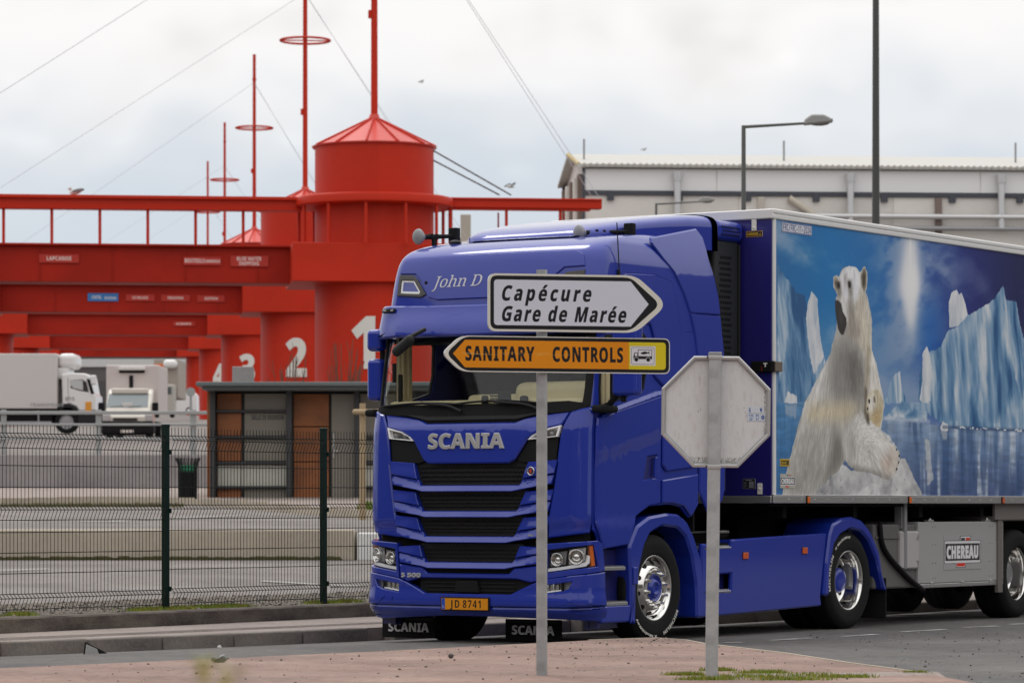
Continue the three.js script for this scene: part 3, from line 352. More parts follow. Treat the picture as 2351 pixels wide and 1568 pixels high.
{ // black cowl with wipers, bonnet and badge
  const top = [[1.21, 2.15], [1.17, 2.165], [1.0, 2.175], [0.48, 2.15], [0.15, 2.145]], cowl = [...[...sym(top.slice().reverse())].reverse()];
  panel('cowl', [[-1.17, 2.1], [-1.05, 2.085], [-0.8, 2.07], [-0.6, 2.04], [-0.5, 1.995], [0.5, 1.995], [0.6, 2.04], [0.8, 2.07], [1.05, 2.085], [1.17, 2.1], [1.2, 2.16], [1.0, 2.19], [0.48, 2.17], [-0.48, 2.17], [-1.0, 2.19], [-1.18, 2.17]], M.matt, { o0: -0.05, o1: 0.012, bev: 0.008 });
  panel('cowl_step', [[-0.78, 2.085], [-0.5, 2.02], [0.5, 2.02], [0.78, 2.085], [0.5, 2.06], [-0.5, 2.06]], M.trim, { o0: 0.01, o1: 0.03, bev: 0.005 });
  for (const [a, b, lift] of [[-1.05, -0.1, 0.02], [-0.25, 0.75, 0.03]]) { const w = sub(tractor, 'wiper'), P = []; for (let k = 0; k <= 10; k++) P.push(skin(mix(a, b, k / 10), 2.165 + lift * Math.sin(k / 10 * Math.PI), 0.03)); part(w, 'wiper_blade', tube(P, 0.011, 20), M.black); part(w, 'wiper_arm', tube([skin(b, 2.1, 0.04), skin(mix(a, b, 0.85), 2.15, 0.05), skin(mix(a, b, 0.5), 2.185, 0.045)], 0.014, 12), M.trim); }
  const hood = sym([[0.49, 1.996], [0.59, 2.036], [0.72, 2.056], [1.03, 2.088], [0.968, 1.963], [0.784, 1.925], [0.674, 1.875], [0.632, 1.84], [0.508, 1.66], [0.445, 1.627]].reverse()).reverse();
  panel('bonnet', hood, M.paint, { o0: 0.005, o1: 0.045, bev: 0.012, lift: (a, q) => -0.03 * sstep(1.93, 2.05, q), edge: 0.1 });
  const drl = [[0.968, 1.963], [0.784, 1.925], [0.674, 1.875], [0.632, 1.836], [0.94, 1.862]];
  for (const g of [1, -1]) { const l = sub(tractor, 'upper_headlamp'), f = (p) => (g > 0 ? p : mirror(p)), inner = drl.map(([a, q]) => [0.82 + (a - 0.82) * 0.82, 1.885 + (q - 1.885) * 0.72]); part(l, 'lamp_frame', panelGeo(f(drl), { o0: 0.0, o1: 0.038, bev: 0.004, holes: [f(inner)] }), M.guide); part(l, 'reflector', panelGeo(f(inner), { o0: -0.005, o1: 0.012, bev: 0.003 }), M.chrome); part(l, 'bulb_housing', [0.76, 0.87].map((a) => { const p = skin(g * a, 1.893, 0.015); return new THREE.SphereGeometry(0.02, 10, 8).translate(...p); }), M.steel); part(l, 'lens', face(f(drl), 0.036), M.lens); }
  both('mesh_insert', [[0.938, 1.86], [0.628, 1.832], [0.51, 1.656], [0.58, 1.632], [0.917, 1.65]], M.black, { o0: -0.02, o1: 0.012, bev: 0.003 });
  const logo = letters('SCANIA', 0.845, 0.145, 0.012, FB, 0, 0.035); part(tractor, 'badge_lettering', warp(new TessellateModifier(0.08, 4).modify(plainGeo(logo)), (x, y, z) => skin(x - 0.02, y + 1.831, 0.046 + z)), M.silver); tractor.children.at(-1).geometry.computeVertexNormals();
  both('corner_panel', [[1.247, 2.09], [1.2, 2.128], [1.15, 2.118], [1.045, 2.085], [0.985, 1.97], [0.957, 1.86], [0.932, 1.645], [0.935, 1.62], [0.893, 1.35], [0.842, 1.09], [0.834, 0.952], [1.245, 1.0], [1.252, 1.09], [1.25, 1.6]], M.paint, { o0: -0.01, o1: 0.03, bev: 0.012, edge: 0.05, lift: (a, q) => (q < 1.2 ? -0.02 * sstep(1.12, 1.02, q) : 0) });
  panel('understructure', [[-1.3, 0.34], [1.3, 0.34], [1.3, 1.2], [1.2, 2.12], [-1.2, 2.12], [-1.3, 1.2]], M.under, { o0: -0.09, o1: -0.05, bev: 0 });
}
{ // grille: blue wings and bars round four dark openings
  const rows = [ // opening top/bottom, half widths at top and bottom
    { y1: 1.633, y0: 1.433, w1: 0.628, w0: 0.553, wt: 0.932, wb: 0.9 }, { y1: 1.368, y0: 1.199, w1: 0.607, w0: 0.523, wt: 0.897, wb: 0.868 }, { y1: 1.133, y0: 0.969, w1: 0.585, w0: 0.494, wt: 0.862, wb: 0.836 }, { y1: 0.878, y0: 0.734, w1: 0.55, w0: 0.484, wt: 0.818, wb: 0.8 }];
  const mesh = std(lin(0.012, 0.012, 0.013), 0.55, { bumpMap: rep(data(128, (x, y) => { const u = x * 4, v = y * 4, h = Math.hypot(((u + (Math.floor(v) % 2) * 0.5) % 1) - 0.5, (v % 1) - 0.5); const c = h < 0.42 ? 0 : 1; return [c, c, c]; }, false), 0.16), bumpScale: 0.02 });
  for (const [k, r] of rows.entries()) {
    const mid = mix(r.y1, r.y0, 0.72);
    { const g = panelGeo([[-r.w1 - 0.03, r.y1 + 0.02], [-r.w0 - 0.03, r.y0 - 0.03], [r.w0 + 0.03, r.y0 - 0.03], [r.w1 + 0.03, r.y1 + 0.02]].reverse().reverse(), { o0: -0.045, o1: -0.02, bev: 0 }), p = g.attributes.position, u = new Float32Array(p.count * 2); for (let i = 0; i < p.count; i++) { u[2 * i] = p.getZ(i); u[2 * i + 1] = p.getY(i); } g.setAttribute('uv', new THREE.BufferAttribute(u, 2)); part(tractor, 'grille_mesh', g, mesh); }
    const n = k === 3 ? 3 : 4; for (let j = 0; j < n; j++) { const y = r.y0 + 0.02 + (r.y1 - r.y0 - 0.04) * (j + 0.5) / n, w = mix(r.w0, r.w1, (y - r.y0) / (r.y1 - r.y0)) - 0.01; panel('grille_slat', [[-w, y - 0.003], [w, y - 0.003], [w, y + 0.003], [-w, y + 0.003]], M.matt, { o0: -0.02, o1: -0.002, bev: 0.001, edge: 0.3 }); }
    both('grille_wing', [[r.w1 + 0.006, r.y1 + 0.002], [r.wt, r.y1 + (k === 3 ? -0.012 : 0.02)], [r.wb + 0.008, mid + 0.045], [mix(r.w1, r.w0, 0.72) + 0.012, mid - 0.002]].reverse(), M.paint, { o0: -0.02, o1: 0.026, bev: 0.006, lift: (a, q) => 0.016 * sstep(r.y1, mid + 0.02, q) });
    const yb = r.y0 - 0.062, half = [[r.w0 - 0.002, r.y0 - 0.004], [mix(r.w1, r.w0, 0.72) + 0.006, mid - 0.008], [r.wb + 0.005, mid + 0.036], [r.wb - 0.016, mid - 0.052], [r.w0 + 0.03, yb + 0.018], [r.w0 - 0.06, yb]];
    panel('grille_bar', sym(half.slice().reverse()).reverse().reverse(), M.paint, { o0: -0.02, o1: 0.02, bev: 0.006, edge: 0.05, lift: (a, q) => { const wing = sstep(r.w0 - 0.02, r.wb, Math.abs(a)), t = clamp((r.y0 + wing * 0.08 - q) / 0.062); return 0.005 + t * mix(0.05, 0.02, wing); } });
  }
  { const p = skin(0.68, 1.552, 0.05), b = sub(tractor, 'badge'); b.position.set(...p); b.rotation.y = -R90 - 0.09; part(b, 'badge_ring', new THREE.TorusGeometry(0.036, 0.006, 8, 28), M.chrome); part(b, 'badge_field', new THREE.CylinderGeometry(0.034, 0.034, 0.006, 24).rotateX(R90), std(lin(0.02, 0.03, 0.09), 0.4)); part(b, 'badge_emblem', ext([[-0.014, 0.012], [0, 0.022], [0.014, 0.012], [0.012, -0.012], [0, -0.024], [-0.012, -0.012]].reverse(), 0.004, 0.001).translate(0, 0, 0.003), std(lin(0.5, 0.05, 0.02), 0.4)); }
  part(tractor, 'small_emblem', [...letters('H', 0.02, 0.024, 0.003).translate(0.06, 0, 0) && [letters('H', 0.02, 0.024, 0.003).translate(0.028, 0, 0)], letters('=', 0.03, 0.024, 0.003)].map((g) => warp(g, (x, y, z) => skin(0.675 + x, 0.972 + y, 0.047 + z))), M.pale);
}
{ // bumper with lamps
  const low = [[-0.52, 0.578], [-0.54, 0.485], [-0.45, 0.447], [0.475, 0.447], [0.555, 0.485], [0.65, 0.535], [0.52, 0.578]];
  panel('bumper_panel', [[-0.79, 0.705], [-0.775, 0.57], [-0.68, 0.548], [-0.535, 0.582], [0.535, 0.582], [0.68, 0.552], [0.775, 0.57], [0.79, 0.705], [0.51, 0.68], [0.485, 0.66], [0.45, 0.628], [-0.45, 0.628], [-0.485, 0.66], [-0.51, 0.68]].reverse().reverse(), M.paint, { o0: -0.02, o1: 0.045, bev: 0.01 });
  panel('grille_mesh', [[-0.5, 0.62], [-0.5, 0.68], [0.5, 0.68], [0.5, 0.62]].reverse(), M.black, { o0: -0.03, o1: 0.0, bev: 0 }); panel('lower_grille', [[-0.56, 0.43], [0.68, 0.43], [0.68, 0.59], [-0.56, 0.59]], M.black, { o0: -0.03, o1: 0.005, bev: 0 });
  for (let j = 0; j < 3; j++) panel('grille_slat', [[-0.5, 0.468 + j * 0.035], [0.5, 0.468 + j * 0.035], [0.5, 0.476 + j * 0.035], [-0.5, 0.476 + j * 0.035]], M.trim, { o0: 0, o1: 0.018, bev: 0.001, edge: 0.3 });
  panel('radar_cover', [[-0.13, 0.455], [0.13, 0.455], [0.115, 0.56], [-0.115, 0.56]], M.matt, { o0: 0.005, o1: 0.045, bev: 0.006 });
  const fog = [[0.79, 0.525], [0.79, 0.45], [1.0, 0.478], [1.06, 0.5], [1.085, 0.562]];
  const top = [[1.4, 0.648], [1.1, 0.618], [0.81, 0.576], [0.7, 0.542], [0.56, 0.482], [0.475, 0.442]], bot = [[1.4, 0.345]];
  panel('bumper', [...sym([...bot, ...top]).slice(0, 7), ...mirror([...bot, ...top])].reverse().reverse(), M.paint, { o0: -0.03, o1: 0.05, bev: 0.007, holes: [fog, mirror(fog)], edge: 0.05, lift: (a, q) => 0.016 * sstep(0.5, 0.37, q) });
  panel('bumper_lip', [[-1.4, 0.338], [-1.4, 0.215], [-1.03, 0.2], [-0.3, 0.245], [0.3, 0.245], [1.03, 0.225], [1.4, 0.2], [1.4, 0.338]], M.paint, { o0: -0.03, o1: 0.05, bev: 0.01, edge: 0.05, lift: (a, q) => 0.014 - 0.045 * sstep(0.33, 0.2, q) });
  for (const g of [1, -1]) {
    const f = (p) => (g > 0 ? p : mirror(p)), hl = [[0.848, 0.845], [0.83, 0.638], [1.306, 0.7], [1.262, 0.893]], sur = [[0.824, 0.9], [0.797, 0.578], [1.1, 0.622], [1.41, 0.66], [1.37, 0.9], [1.3, 0.93]];
    panel('headlamp_surround', f(sur), M.paint, { o0: -0.03, o1: 0.04, bev: 0.006, edge: 0.05, holes: [f(hl)] });
    const l = sub(tractor, 'headlamp'); part(l, 'lamp_housing', panelGeo(f(hl), { o0: -0.05, o1: -0.03, bev: 0 }), M.black);
    part(l, 'light_guide', panelGeo(f([[0.84, 0.678], [0.836, 0.648], [1.02, 0.672], [1.2, 0.7], [1.235, 0.73], [1.24, 0.79], [1.215, 0.8], [1.2, 0.738], [1.02, 0.7]]), { o0: -0.03, o1: 0.012, bev: 0.003, edge: 0.08 }), M.guide);
    for (const [a, q, r] of [[1.115, 0.785, 0.052], [0.93, 0.76, 0.045]]) { const p = skin(g * a, q, -0.01), th = skin(g * a, q, 0.05), m = part(l, 'reflector', [new THREE.CylinderGeometry(r * 1.25, r * 0.8, 0.05, 24, 1, true).rotateX(R90), new THREE.SphereGeometry(r * 0.82, 18, 10, 0, 7, 0, R90).rotateX(R90).translate(0, 0, -0.02), new THREE.TorusGeometry(r * 1.25, 0.007, 6, 28).translate(0, 0, 0.025)], M.chrome); m.position.set(...p); m.lookAt ? m.rotation.y = Math.atan2(th[0] - p[0], th[2] - p[2]) : 0; }
    part(l, 'reflector', panelGeo(f([[0.86, 0.815], [0.85, 0.7], [1.0, 0.715], [1.02, 0.84]]), { o0: -0.028, o1: -0.02, bev: 0.002 }), M.steel); part(l, 'reflector', panelGeo(f([[1.04, 0.85], [1.035, 0.715], [1.2, 0.745], [1.215, 0.872]]), { o0: -0.028, o1: -0.02, bev: 0.002 }), M.silver);
    part(l, 'indicator', panelGeo(f([[1.228, 0.883], [1.25, 0.7], [1.288, 0.705], [1.262, 0.889]].reverse().reverse()), { o0: -0.02, o1: 0.02, bev: 0.003 }), M.amber);
    part(l, 'lens', face(f(hl), 0.022, 0.1), M.lens);
    const k = sub(tractor, 'fog_lamp'); part(k, 'lamp_housing', panelGeo(f(fog), { o0: -0.02, o1: 0.0, bev: 0 }), M.steel); part(k, 'reflector', [0.83, 0.885, 0.94].map((a) => panelGeo(f([[a - 0.022, 0.475], [a + 0.022, 0.482], [a + 0.018, 0.545], [a - 0.018, 0.538]]), { o0: 0, o1: 0.02, bev: 0.006 })), M.chrome); part(k, 'light_guide', panelGeo(f([[0.785, 0.467], [0.785, 0.453], [0.985, 0.48], [0.985, 0.492]]), { o0: 0, o1: 0.035, bev: 0.002 }), M.guide); part(k, 'divider', panelGeo(f([[0.985, 0.48], [1.0, 0.482], [1.0, 0.558], [0.985, 0.556]]), { o0: 0, o1: 0.036, bev: 0.002 }), M.black); part(k, 'lens', face(f(fog), 0.034, 0.1), M.lens);
  }
  const S = letters('S 500', 0.235, 0.042, 0.008, FB, 0, 0.03); part(tractor, 'model_lettering', warp(plainGeo(S), (x, y, z) => skin(-0.64 + x, 0.606 + y, 0.046 + z)), M.silver); tractor.children.at(-1).geometry.computeVertexNormals();
  const pl = sub(tractor, 'number_plate'); pl.position.set(-1.35, 0.362, 0); pl.rotation.y = -R90; part(pl, 'plate_holder', rb(0.545, 0.128, 0.022, 0.008), M.black);
  part(pl, 'plate_face', new THREE.PlaneGeometry(0.522, 0.108).translate(0, 0, 0.0125), std(lin(1, 1, 1), 0.4, { map: canvas(1044, 216, (x, w, h) => { x.fillStyle = '#e0900c'; x.fillRect(0, 0, w, h); x.strokeStyle = '#8b4a10'; x.lineWidth = 6; x.strokeRect(3, 3, w - 6, h - 6); x.fillStyle = '#1b4fb4'; x.fillRect(8, 8, 78, h - 16); x.fillStyle = '#e8e8ea'; words(x, 'L', 34, 178, 26, 48); x.fillStyle = '#231a14'; words(x, 'JD', 212, 178, 208, 142, { space: 10 }); words(x, '8741', 480, 178, 430, 142, { space: 10 }); }) }));
  for (const z of [-0.98, 0.43]) { const m = sub(tractor, 'mud_flap'); m.position.set(-0.86, 0, z); part(m, 'flap', rb(0.016, 0.2, 0.62, 0.006, 0, 0.115, 0), M.matt); part(m, 'flap_lettering', letters('SCANIA', 0.47, 0.088, 0.003, FB, 0, 0.03).rotateY(-R90).translate(-0.009, 0.115, 0), std(lin(0.9, 0.9, 0.9), 0.4)); part(m, 'flap_rail', rb(0.03, 0.025, 0.56, 0.006, -0.003, 0.195, 0), M.trim); }
}
{ // visor, upper front, roof furniture
  panel('sun_visor', [[-1.23, 2.805], [-0.6, 2.795], [0, 2.79], [0.6, 2.795], [1.23, 2.805], [1.235, 3.13], [0.6, 3.105], [0, 3.098], [-0.6, 3.105], [-1.235, 3.13]], M.paint, { o0: 0.02, o1: 0.075, bev: 0.018, edge: 0.05, lift: (a, q) => 0.06 * sstep(3.12, 2.84, q) * (1 - 0.75 * sstep(0.85, 1.15, Math.abs(a))) });
  for (const g of [1, -1]) { const f = (p) => (g > 0 ? p : mirror(p)); panel('visor_lamp', f([[0.985, 3.05], [1.14, 3.055], [1.14, 3.09], [0.985, 3.085]]), M.black, { o0: 0.06, o1: 0.1, bev: 0.004 }); panel('visor_lamp_lens', f([[1.0, 3.06], [1.125, 3.064], [1.125, 3.082], [1.0, 3.078]]), M.steel, { o0: 0.09, o1: 0.104, bev: 0.002 }); }
  const upper = [[0.54, 3.172], [0.65, 3.2], [0.775, 3.37], [0.86, 3.437], [1.07, 3.445], [1.05, 3.56], [0.98, 3.6], [-0.98, 3.6], [-1.05, 3.56], [-1.07, 3.445], [-0.86, 3.437], [-0.775, 3.37], [-0.65, 3.2], [-0.54, 3.172]];
  panel('upper_front_panel', upper, M.paint, { o0: -0.01, o1: 0.016, bev: 0.006, edge: 0.05 }); part(tractor, 'roof_hatch', gridPanel(-0.75, 0.75, 40, 4.02, 4.26, 8, 0.014), M.paint);
  const mk = [[1.075, 3.437], [0.89, 3.422], [0.82, 3.378], [0.69, 3.23], [0.745, 3.205], [1.06, 3.232]], ml = [[1.035, 3.383], [0.865, 3.372], [0.765, 3.262], [0.772, 3.238], [1.025, 3.256]];
  for (const g of [1, -1]) { const f = (p) => (g > 0 ? p.map(([a, q]) => [a, q - 0.03]) : mirror(p)), l = sub(tractor, 'roof_lamp'); part(l, 'lamp_frame', panelGeo(f(mk).slice().reverse().reverse(), { o0: -0.01, o1: 0.016, bev: 0.005, holes: [f(ml)] }), std(lin(0.07, 0.068, 0.064), 0.6)); part(l, 'reflector', [panelGeo(f(ml), { o0: -0.04, o1: -0.02, bev: 0.002 }), panelGeo(f([[1.0, 3.36], [0.9, 3.355], [0.86, 3.28], [0.99, 3.28]]), { o0: -0.02, o1: -0.005, bev: 0.006 })], M.chrome); part(l, 'light_guide', panelGeo(f([[1.035, 3.383], [0.865, 3.372], [0.765, 3.262], [0.772, 3.238], [1.025, 3.256]]), { o0: -0.02, o1: 0.006, bev: 0.002, holes: [f([[1.012, 3.365], [0.875, 3.356], [0.79, 3.262], [1.005, 3.276]])] }), M.guide); part(l, 'lens', face(f(ml), 0.008), M.lens); const p = skin(g * 0.7, 3.343, 0.016); part(tractor, 'bolt', new THREE.CylinderGeometry(0.016, 0.016, 0.01, 12).rotateZ(R90).translate(...p), M.matt); }
  const J = letters('John D', 0.56, 0.15, 0.004, FR, 0.3); part(tractor, 'name_lettering', warp(new TessellateModifier(0.06, 4).modify(plainGeo(J)), (x, y, z) => skin(-0.335 + x, 3.33 + y, 0.0155 + z)), std(lin(0.62, 0.62, 0.66), 0.4)); tractor.children.at(-1).geometry.computeVertexNormals();
  { // roof air deflector, lofted over s
    const secs = [[-0.36, 0.74, 3.775], [-0.34, 0.77, 3.825], [-0.2, 0.8, 3.88], [0, 0.83, 3.925], [0.3, 0.86, 3.978], [0.7, 0.9, 4.03], [1.1, 0.94, 4.075], [1.46, 0.98, 4.1]], N = 28, pos = [], idx = [];
    for (const [s, w, t] of secs) for (let k = 0; k <= N; k++) { const a = k / N * Math.PI, c = Math.cos(a), si = Math.sin(a), e = 0.24; pos.push(s + 0.16 * (c * c) * (s < 0 ? 1 : Math.max(0, 1 - s)) , 3.74 + (t - 3.74) * Math.abs(si) ** e, w * Math.sign(c) * Math.abs(c) ** e); }
    for (let i = 0; i + 1 < secs.length; i++) for (let k = 0; k < N; k++) { const a = i * (N + 1) + k, b = a + N + 1; idx.push(a, b, a + 1, a + 1, b, b + 1); }
    const g = new THREE.BufferGeometry(); g.setAttribute('position', new THREE.Float32BufferAttribute(pos, 3)); g.setIndex(idx); g.computeVertexNormals(); const m = M.paint.clone(); m.side = THREE.DoubleSide; part(tractor, 'roof_deflector', g, m);
    const cap = []; for (let k = 0; k <= N; k++) { const a = k / N * Math.PI, c = Math.cos(a); cap.push([0.985 * Math.sign(c) * Math.abs(c) ** 0.24, 3.74 + 0.366 * Math.abs(Math.sin(a)) ** 0.24]); } part(tractor, 'deflector_edge', ext(cap, 0.1, 0, [cap.map(([z, y]) => [z * 0.96, 3.74 + (y - 3.74) * 0.9])]).rotateY(-R90).scale(1, 1, -1).translate(1.56, 0, 0), M.matt);
  }
  for (const [a, b, y] of [[[-0.5, -1.1], [-0.08, -1.0], 3.835], [[-0.35, 0.63], [0.1, 0.88], 3.805]]) { // trumpet horns on brackets, a small work lamp behind each
    const h = sub(tractor, 'air_horn'), l = Math.hypot(b[0] - a[0], b[1] - a[1]), turn = -Math.atan2(b[1] - a[1], b[0] - a[0]), q = (t) => [mix(a[0], b[0], t), mix(a[1], b[1], t)];
    part(h, 'horn_bell', [new THREE.CylinderGeometry(0.03, 0.076, 0.07, 24).rotateZ(-R90), new THREE.SphereGeometry(0.076, 20, 8, 0, 7, 0, R90).scale(1, 0.3, 1).rotateZ(R90).translate(-0.034, 0, 0)].map((g) => g.rotateY(turn * 0.5).translate(a[0], y, a[1])), M.steel);
    part(h, 'horn_tube', [rod([a[0] + 0.03, y, a[1]], [b[0], y + 0.03, b[1]], 0.026, 10, 0.018), ...[0.3, 0.45].map((t) => rb(0.03, 0.055, 0.055, 0.01, q(t)[0], y + 0.01, q(t)[1], turn))], M.matt); part(h, 'horn_bracket', [0.4, 0.92].map((t) => rb(0.05, 0.14, 0.035, 0.01, q(t)[0], y - 0.05, q(t)[1], turn)).concat([rb(l * 0.8, 0.02, 0.07, 0.005, q(0.6)[0], y - 0.105, q(0.6)[1], turn)]), M.matt);
    part(tractor, 'work_lamp', [rb(0.07, 0.13, 0.1, 0.012, b[0], y + 0.045, b[1]), rb(0.02, 0.06, 0.02, 0.004, b[0], y - 0.04, b[1])], M.matt);
  }
  part(tractor, 'fin_antenna', new THREE.ConeGeometry(0.035, 0.1, 12).scale(1, 1, 0.7).translate(-0.3, 3.79, 0.4), M.matt); part(tractor, 'beacon_base', new THREE.SphereGeometry(0.055, 16, 8, 0, 7, 0, R90).scale(1.2, 0.5, 1).translate(-0.55, 3.755, -0.66), M.trim);
  part(tractor, 'whip_antenna', [rod([-0.6, 3.4, 1.2], [-0.58, 3.86, 1.16], 0.006, 6), new THREE.CylinderGeometry(0.015, 0.022, 0.05, 10).translate(-0.6, 3.4, 1.19)], M.matt);
}
{ // mirrors
  for (const g of [1, -1]) {
    const m = sub(tractor, 'wing_mirror'), z = g > 0 ? 1.5 : -1.29, wz = g > 0 ? 0.27 : 0.17;
    part(m, 'mirror_housing', [rb(0.13, 0.4, wz, 0.045, -0.95, 2.455, z, 0, 4), rb(0.15, 0.21, wz, 0.05, -0.95, 2.83, z, 0, 4)], M.paint); part(m, 'mirror_glass', [rb(0.01, 0.36, wz - 0.04, 0.004, -0.884, 2.455, z), rb(0.01, 0.16, wz - 0.04, 0.004, -0.874, 2.83, z)], M.chrome);
    part(m, 'mirror_arm', [rod([-0.9, 2.16, g * 1.26], [-0.95, 2.3, z - g * 0.08], 0.03), rod([-0.93, 2.2, z - g * 0.05], [-0.93, 2.9, z - g * 0.05], 0.026), rod([-0.86, 2.86, g * 1.2], [-0.95, 2.9, z - g * 0.08], 0.028), rb(0.3, 0.07, 0.12, 0.03, -0.96, 2.14, g * 1.27)], M.matt);
  }
  part(tractor, 'front_mirror', [new THREE.CapsuleGeometry(0.05, 0.18, 6, 16).scale(0.7, 1, 1).rotateX(0.98).translate(-1.43, 2.745, -0.64), rod([-1.42, 2.83, -0.56], [-1.28, 2.9, -0.5], 0.02)], M.trim);
}
{ // doors and side panels (near side and far side)
  const ring = [[2.17, 1.69], [2.35, 1.712], [2.33, 1.5], [2.11, 1.478]].reverse();
  const door = [[1.275, 2.035], [1.37, 2.05], [1.567, 2.104], [2.33, 2.266], [2.405, 2.25], [2.41, 1.92], [2.42, 1.262], [2.2, 1.238], [1.978, 1.142], [1.842, 0.892], [1.4, 0.852], [1.335, 0.99], [1.288, 1.09]].reverse();
  both('door_panel', door, M.paint, { o0: 0, o1: 0.036, bev: 0.012, holes: [ring], edge: 0.12, lift: (a, q) => -0.016 * sstep(1.72 + (a - 1.28) * 0.21, 1.62 + (a - 1.28) * 0.21, q) + 0.016 * sstep(1.16, 1.04, q) });
  both('belt_ledge', [[1.33, 2.062], [1.55, 2.135], [2.3, 2.312], [2.37, 2.31], [2.37, 2.27], [2.33, 2.268], [1.567, 2.106], [1.34, 2.042]].reverse(), M.paint, { o0: 0, o1: 0.006, bev: 0.002, edge: 0.06, lift: (a, q) => 0.03 * clamp((2.105 + (a - 1.55) * 0.23 + 0.03 - q) / 0.03) });
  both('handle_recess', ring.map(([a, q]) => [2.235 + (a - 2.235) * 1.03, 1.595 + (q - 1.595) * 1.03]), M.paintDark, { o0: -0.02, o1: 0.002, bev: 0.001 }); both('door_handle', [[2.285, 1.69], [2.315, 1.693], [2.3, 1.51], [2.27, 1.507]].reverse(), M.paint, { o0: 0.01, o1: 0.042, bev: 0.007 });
  both('side_locker', [[2.435, 1.478], [3.09, 1.54], [3.09, 1.25], [2.97, 1.14], [2.84, 1.238], [2.62, 1.268], [2.435, 1.268]].reverse(), M.paint, { o0: 0, o1: 0.03, bev: 0.01 }); both('side_panel', [[2.43, 2.24], [3.09, 2.24], [3.09, 1.61], [2.52, 1.56], [2.44, 1.62]], M.paint, { o0: 0, o1: 0.026, bev: 0.012 });
  both('sleeper_panel', [[1.36, 3.05], [1.42, 3.32], [1.6, 3.4], [2.1, 3.42], [2.42, 3.36], [2.5, 3.2], [2.7, 2.75], [2.72, 2.32], [2.45, 2.32], [2.2, 2.45], [2.16, 2.8], [2.08, 2.93], [1.9, 2.96], [1.4, 2.94]].reverse(), M.paint, { o0: 0, o1: 0.02, bev: 0.014 });
  const K = (y) => (y > 3.4 ? QK(3.4) - (y - 3.4) ** 1.5 * 0.3 : QK(y)), side = (name, pts, z, t, mat, bev = 0.012) => { for (const g of [1, -1]) { let q = new TessellateModifier(0.13, 7).modify(plainGeo(ext(pts, t, bev))); q = smooth(warp(q.translate(0, 0, z), (x, y, zz) => [x, y, zz * K(y)]), 30); if (g < 0) { q = warp(q, (x, y, zz) => [x, y, -zz]); const p = q.attributes.position.array, n = q.attributes.normal.array; for (let i = 0; i < p.length; i += 9) for (let k = 0; k < 3; k++) { let s = p[i + 3 + k]; p[i + 3 + k] = p[i + 6 + k]; p[i + 6 + k] = s; } q.computeVertexNormals(); q = smooth(q, 30); } part(tractor, name, q, mat); } };
  side('side_deflector', [[0.08, 3.72], [0.23, 3.58], [0.4, 3.46], [0.56, 3.26], [0.705, 3.0], [0.71, 3.085], [1.225, 3.095], [1.2, 3.27], [1.1, 3.6], [1.1, 3.84], [1.03, 3.92], [0.1, 3.77]].filter((p) => p[0] !== 0.71).map((p) => (p[0] === 0.705 ? [0.66, 3.09] : p)), 1.2, 0.034, M.paint);
  side('side_deflector', [[0.66, 3.084], [0.74, 2.9], [0.79, 2.68], [0.8, 1.4], [0.84, 1.34], [0.97, 1.19], [1.22, 1.3], [1.28, 1.42], [1.29, 2.2], [1.28, 2.72], [1.226, 3.087]], 1.2, 0.034, M.paint);
  side('rubber_edge', [[1.08, 3.62], [1.19, 3.28], [1.275, 2.72], [1.285, 1.4], [1.39, 1.4], [1.385, 2.72], [1.3, 3.3], [1.19, 3.66]], 1.12, 0.06, M.matt);
  // arches, steps, skirts
  const arch = [[-0.512, 0.886], [-0.369, 1.077], [-0.153, 1.161], [0.177, 1.193], [0.381, 1.183], [0.531, 1.121], [0.663, 0.975], [0.796, 0.751], [0.834, 0.556], [0.85, 0.197], [0.71, 0.2], [0.7, 0.51], [0.625, 0.782], [0.512, 0.97], [0.362, 1.055], [0.084, 1.075], [-0.135, 1.009], [-0.243, 0.888], [-0.387, 0.532], [-0.441, 0.186], [-0.475, 0.186], [-0.48, 0.534]].reverse();
  const arch2 = [[3.372, 0.974], [3.441, 1.078], [3.635, 1.137], [3.86, 1.15], [4.086, 1.109], [4.258, 1.008], [4.46, 0.777], [4.577, 0.384], [4.545, 0.385], [4.402, 0.697], [4.229, 0.9], [4.058, 0.998], [3.831, 1.03], [3.607, 0.972], [3.468, 0.868], [3.37, 0.607], [3.358, 0.344], [3.25, 0.36], [3.3, 0.7]].reverse();
  const curved = (pts) => shapeOf(rounded(pts, 0.03).map((p) => p));
  for (const g of [1, -1]) {
    const zz = (z0, t) => (g > 0 ? z0 : -z0 - t);
    part(tractor, 'wheel_arch', ext(curved(arch), 0.3, 0.022).translate(0, 0, zz(0.955, 0.3)), M.paint); part(tractor, 'rear_mudguard', ext(curved(arch2), 0.56, 0.022).translate(0, 0, zz(0.69, 0.56)), M.paint); part(tractor, 'arch_liner', ext([[-0.42, 0.3], [-0.3, 0.86], [-0.1, 1.02], [0.1, 1.06], [0.36, 1.05], [0.52, 0.95], [0.64, 0.76], [0.7, 0.3], [0.84, 0.3], [0.8, 0.9], [0.6, 1.12], [-0.15, 1.14], [-0.4, 1.0], [-0.5, 0.6], [-0.5, 0.3]], 0.4, 0).translate(0, 0, zz(0.6, 0.4)), M.under);
    part(tractor, 'step_well', [bx(0.5, 0.72, 0.05, -0.73, 0.5, g * 1.08), bx(0.03, 0.7, 0.12, -0.955, 0.5, g * 1.14)], M.paintDark); part(tractor, 'step_sill', rb(0.5, 0.16, 0.1, 0.02, -0.72, 0.275, g * 1.195), M.paint);
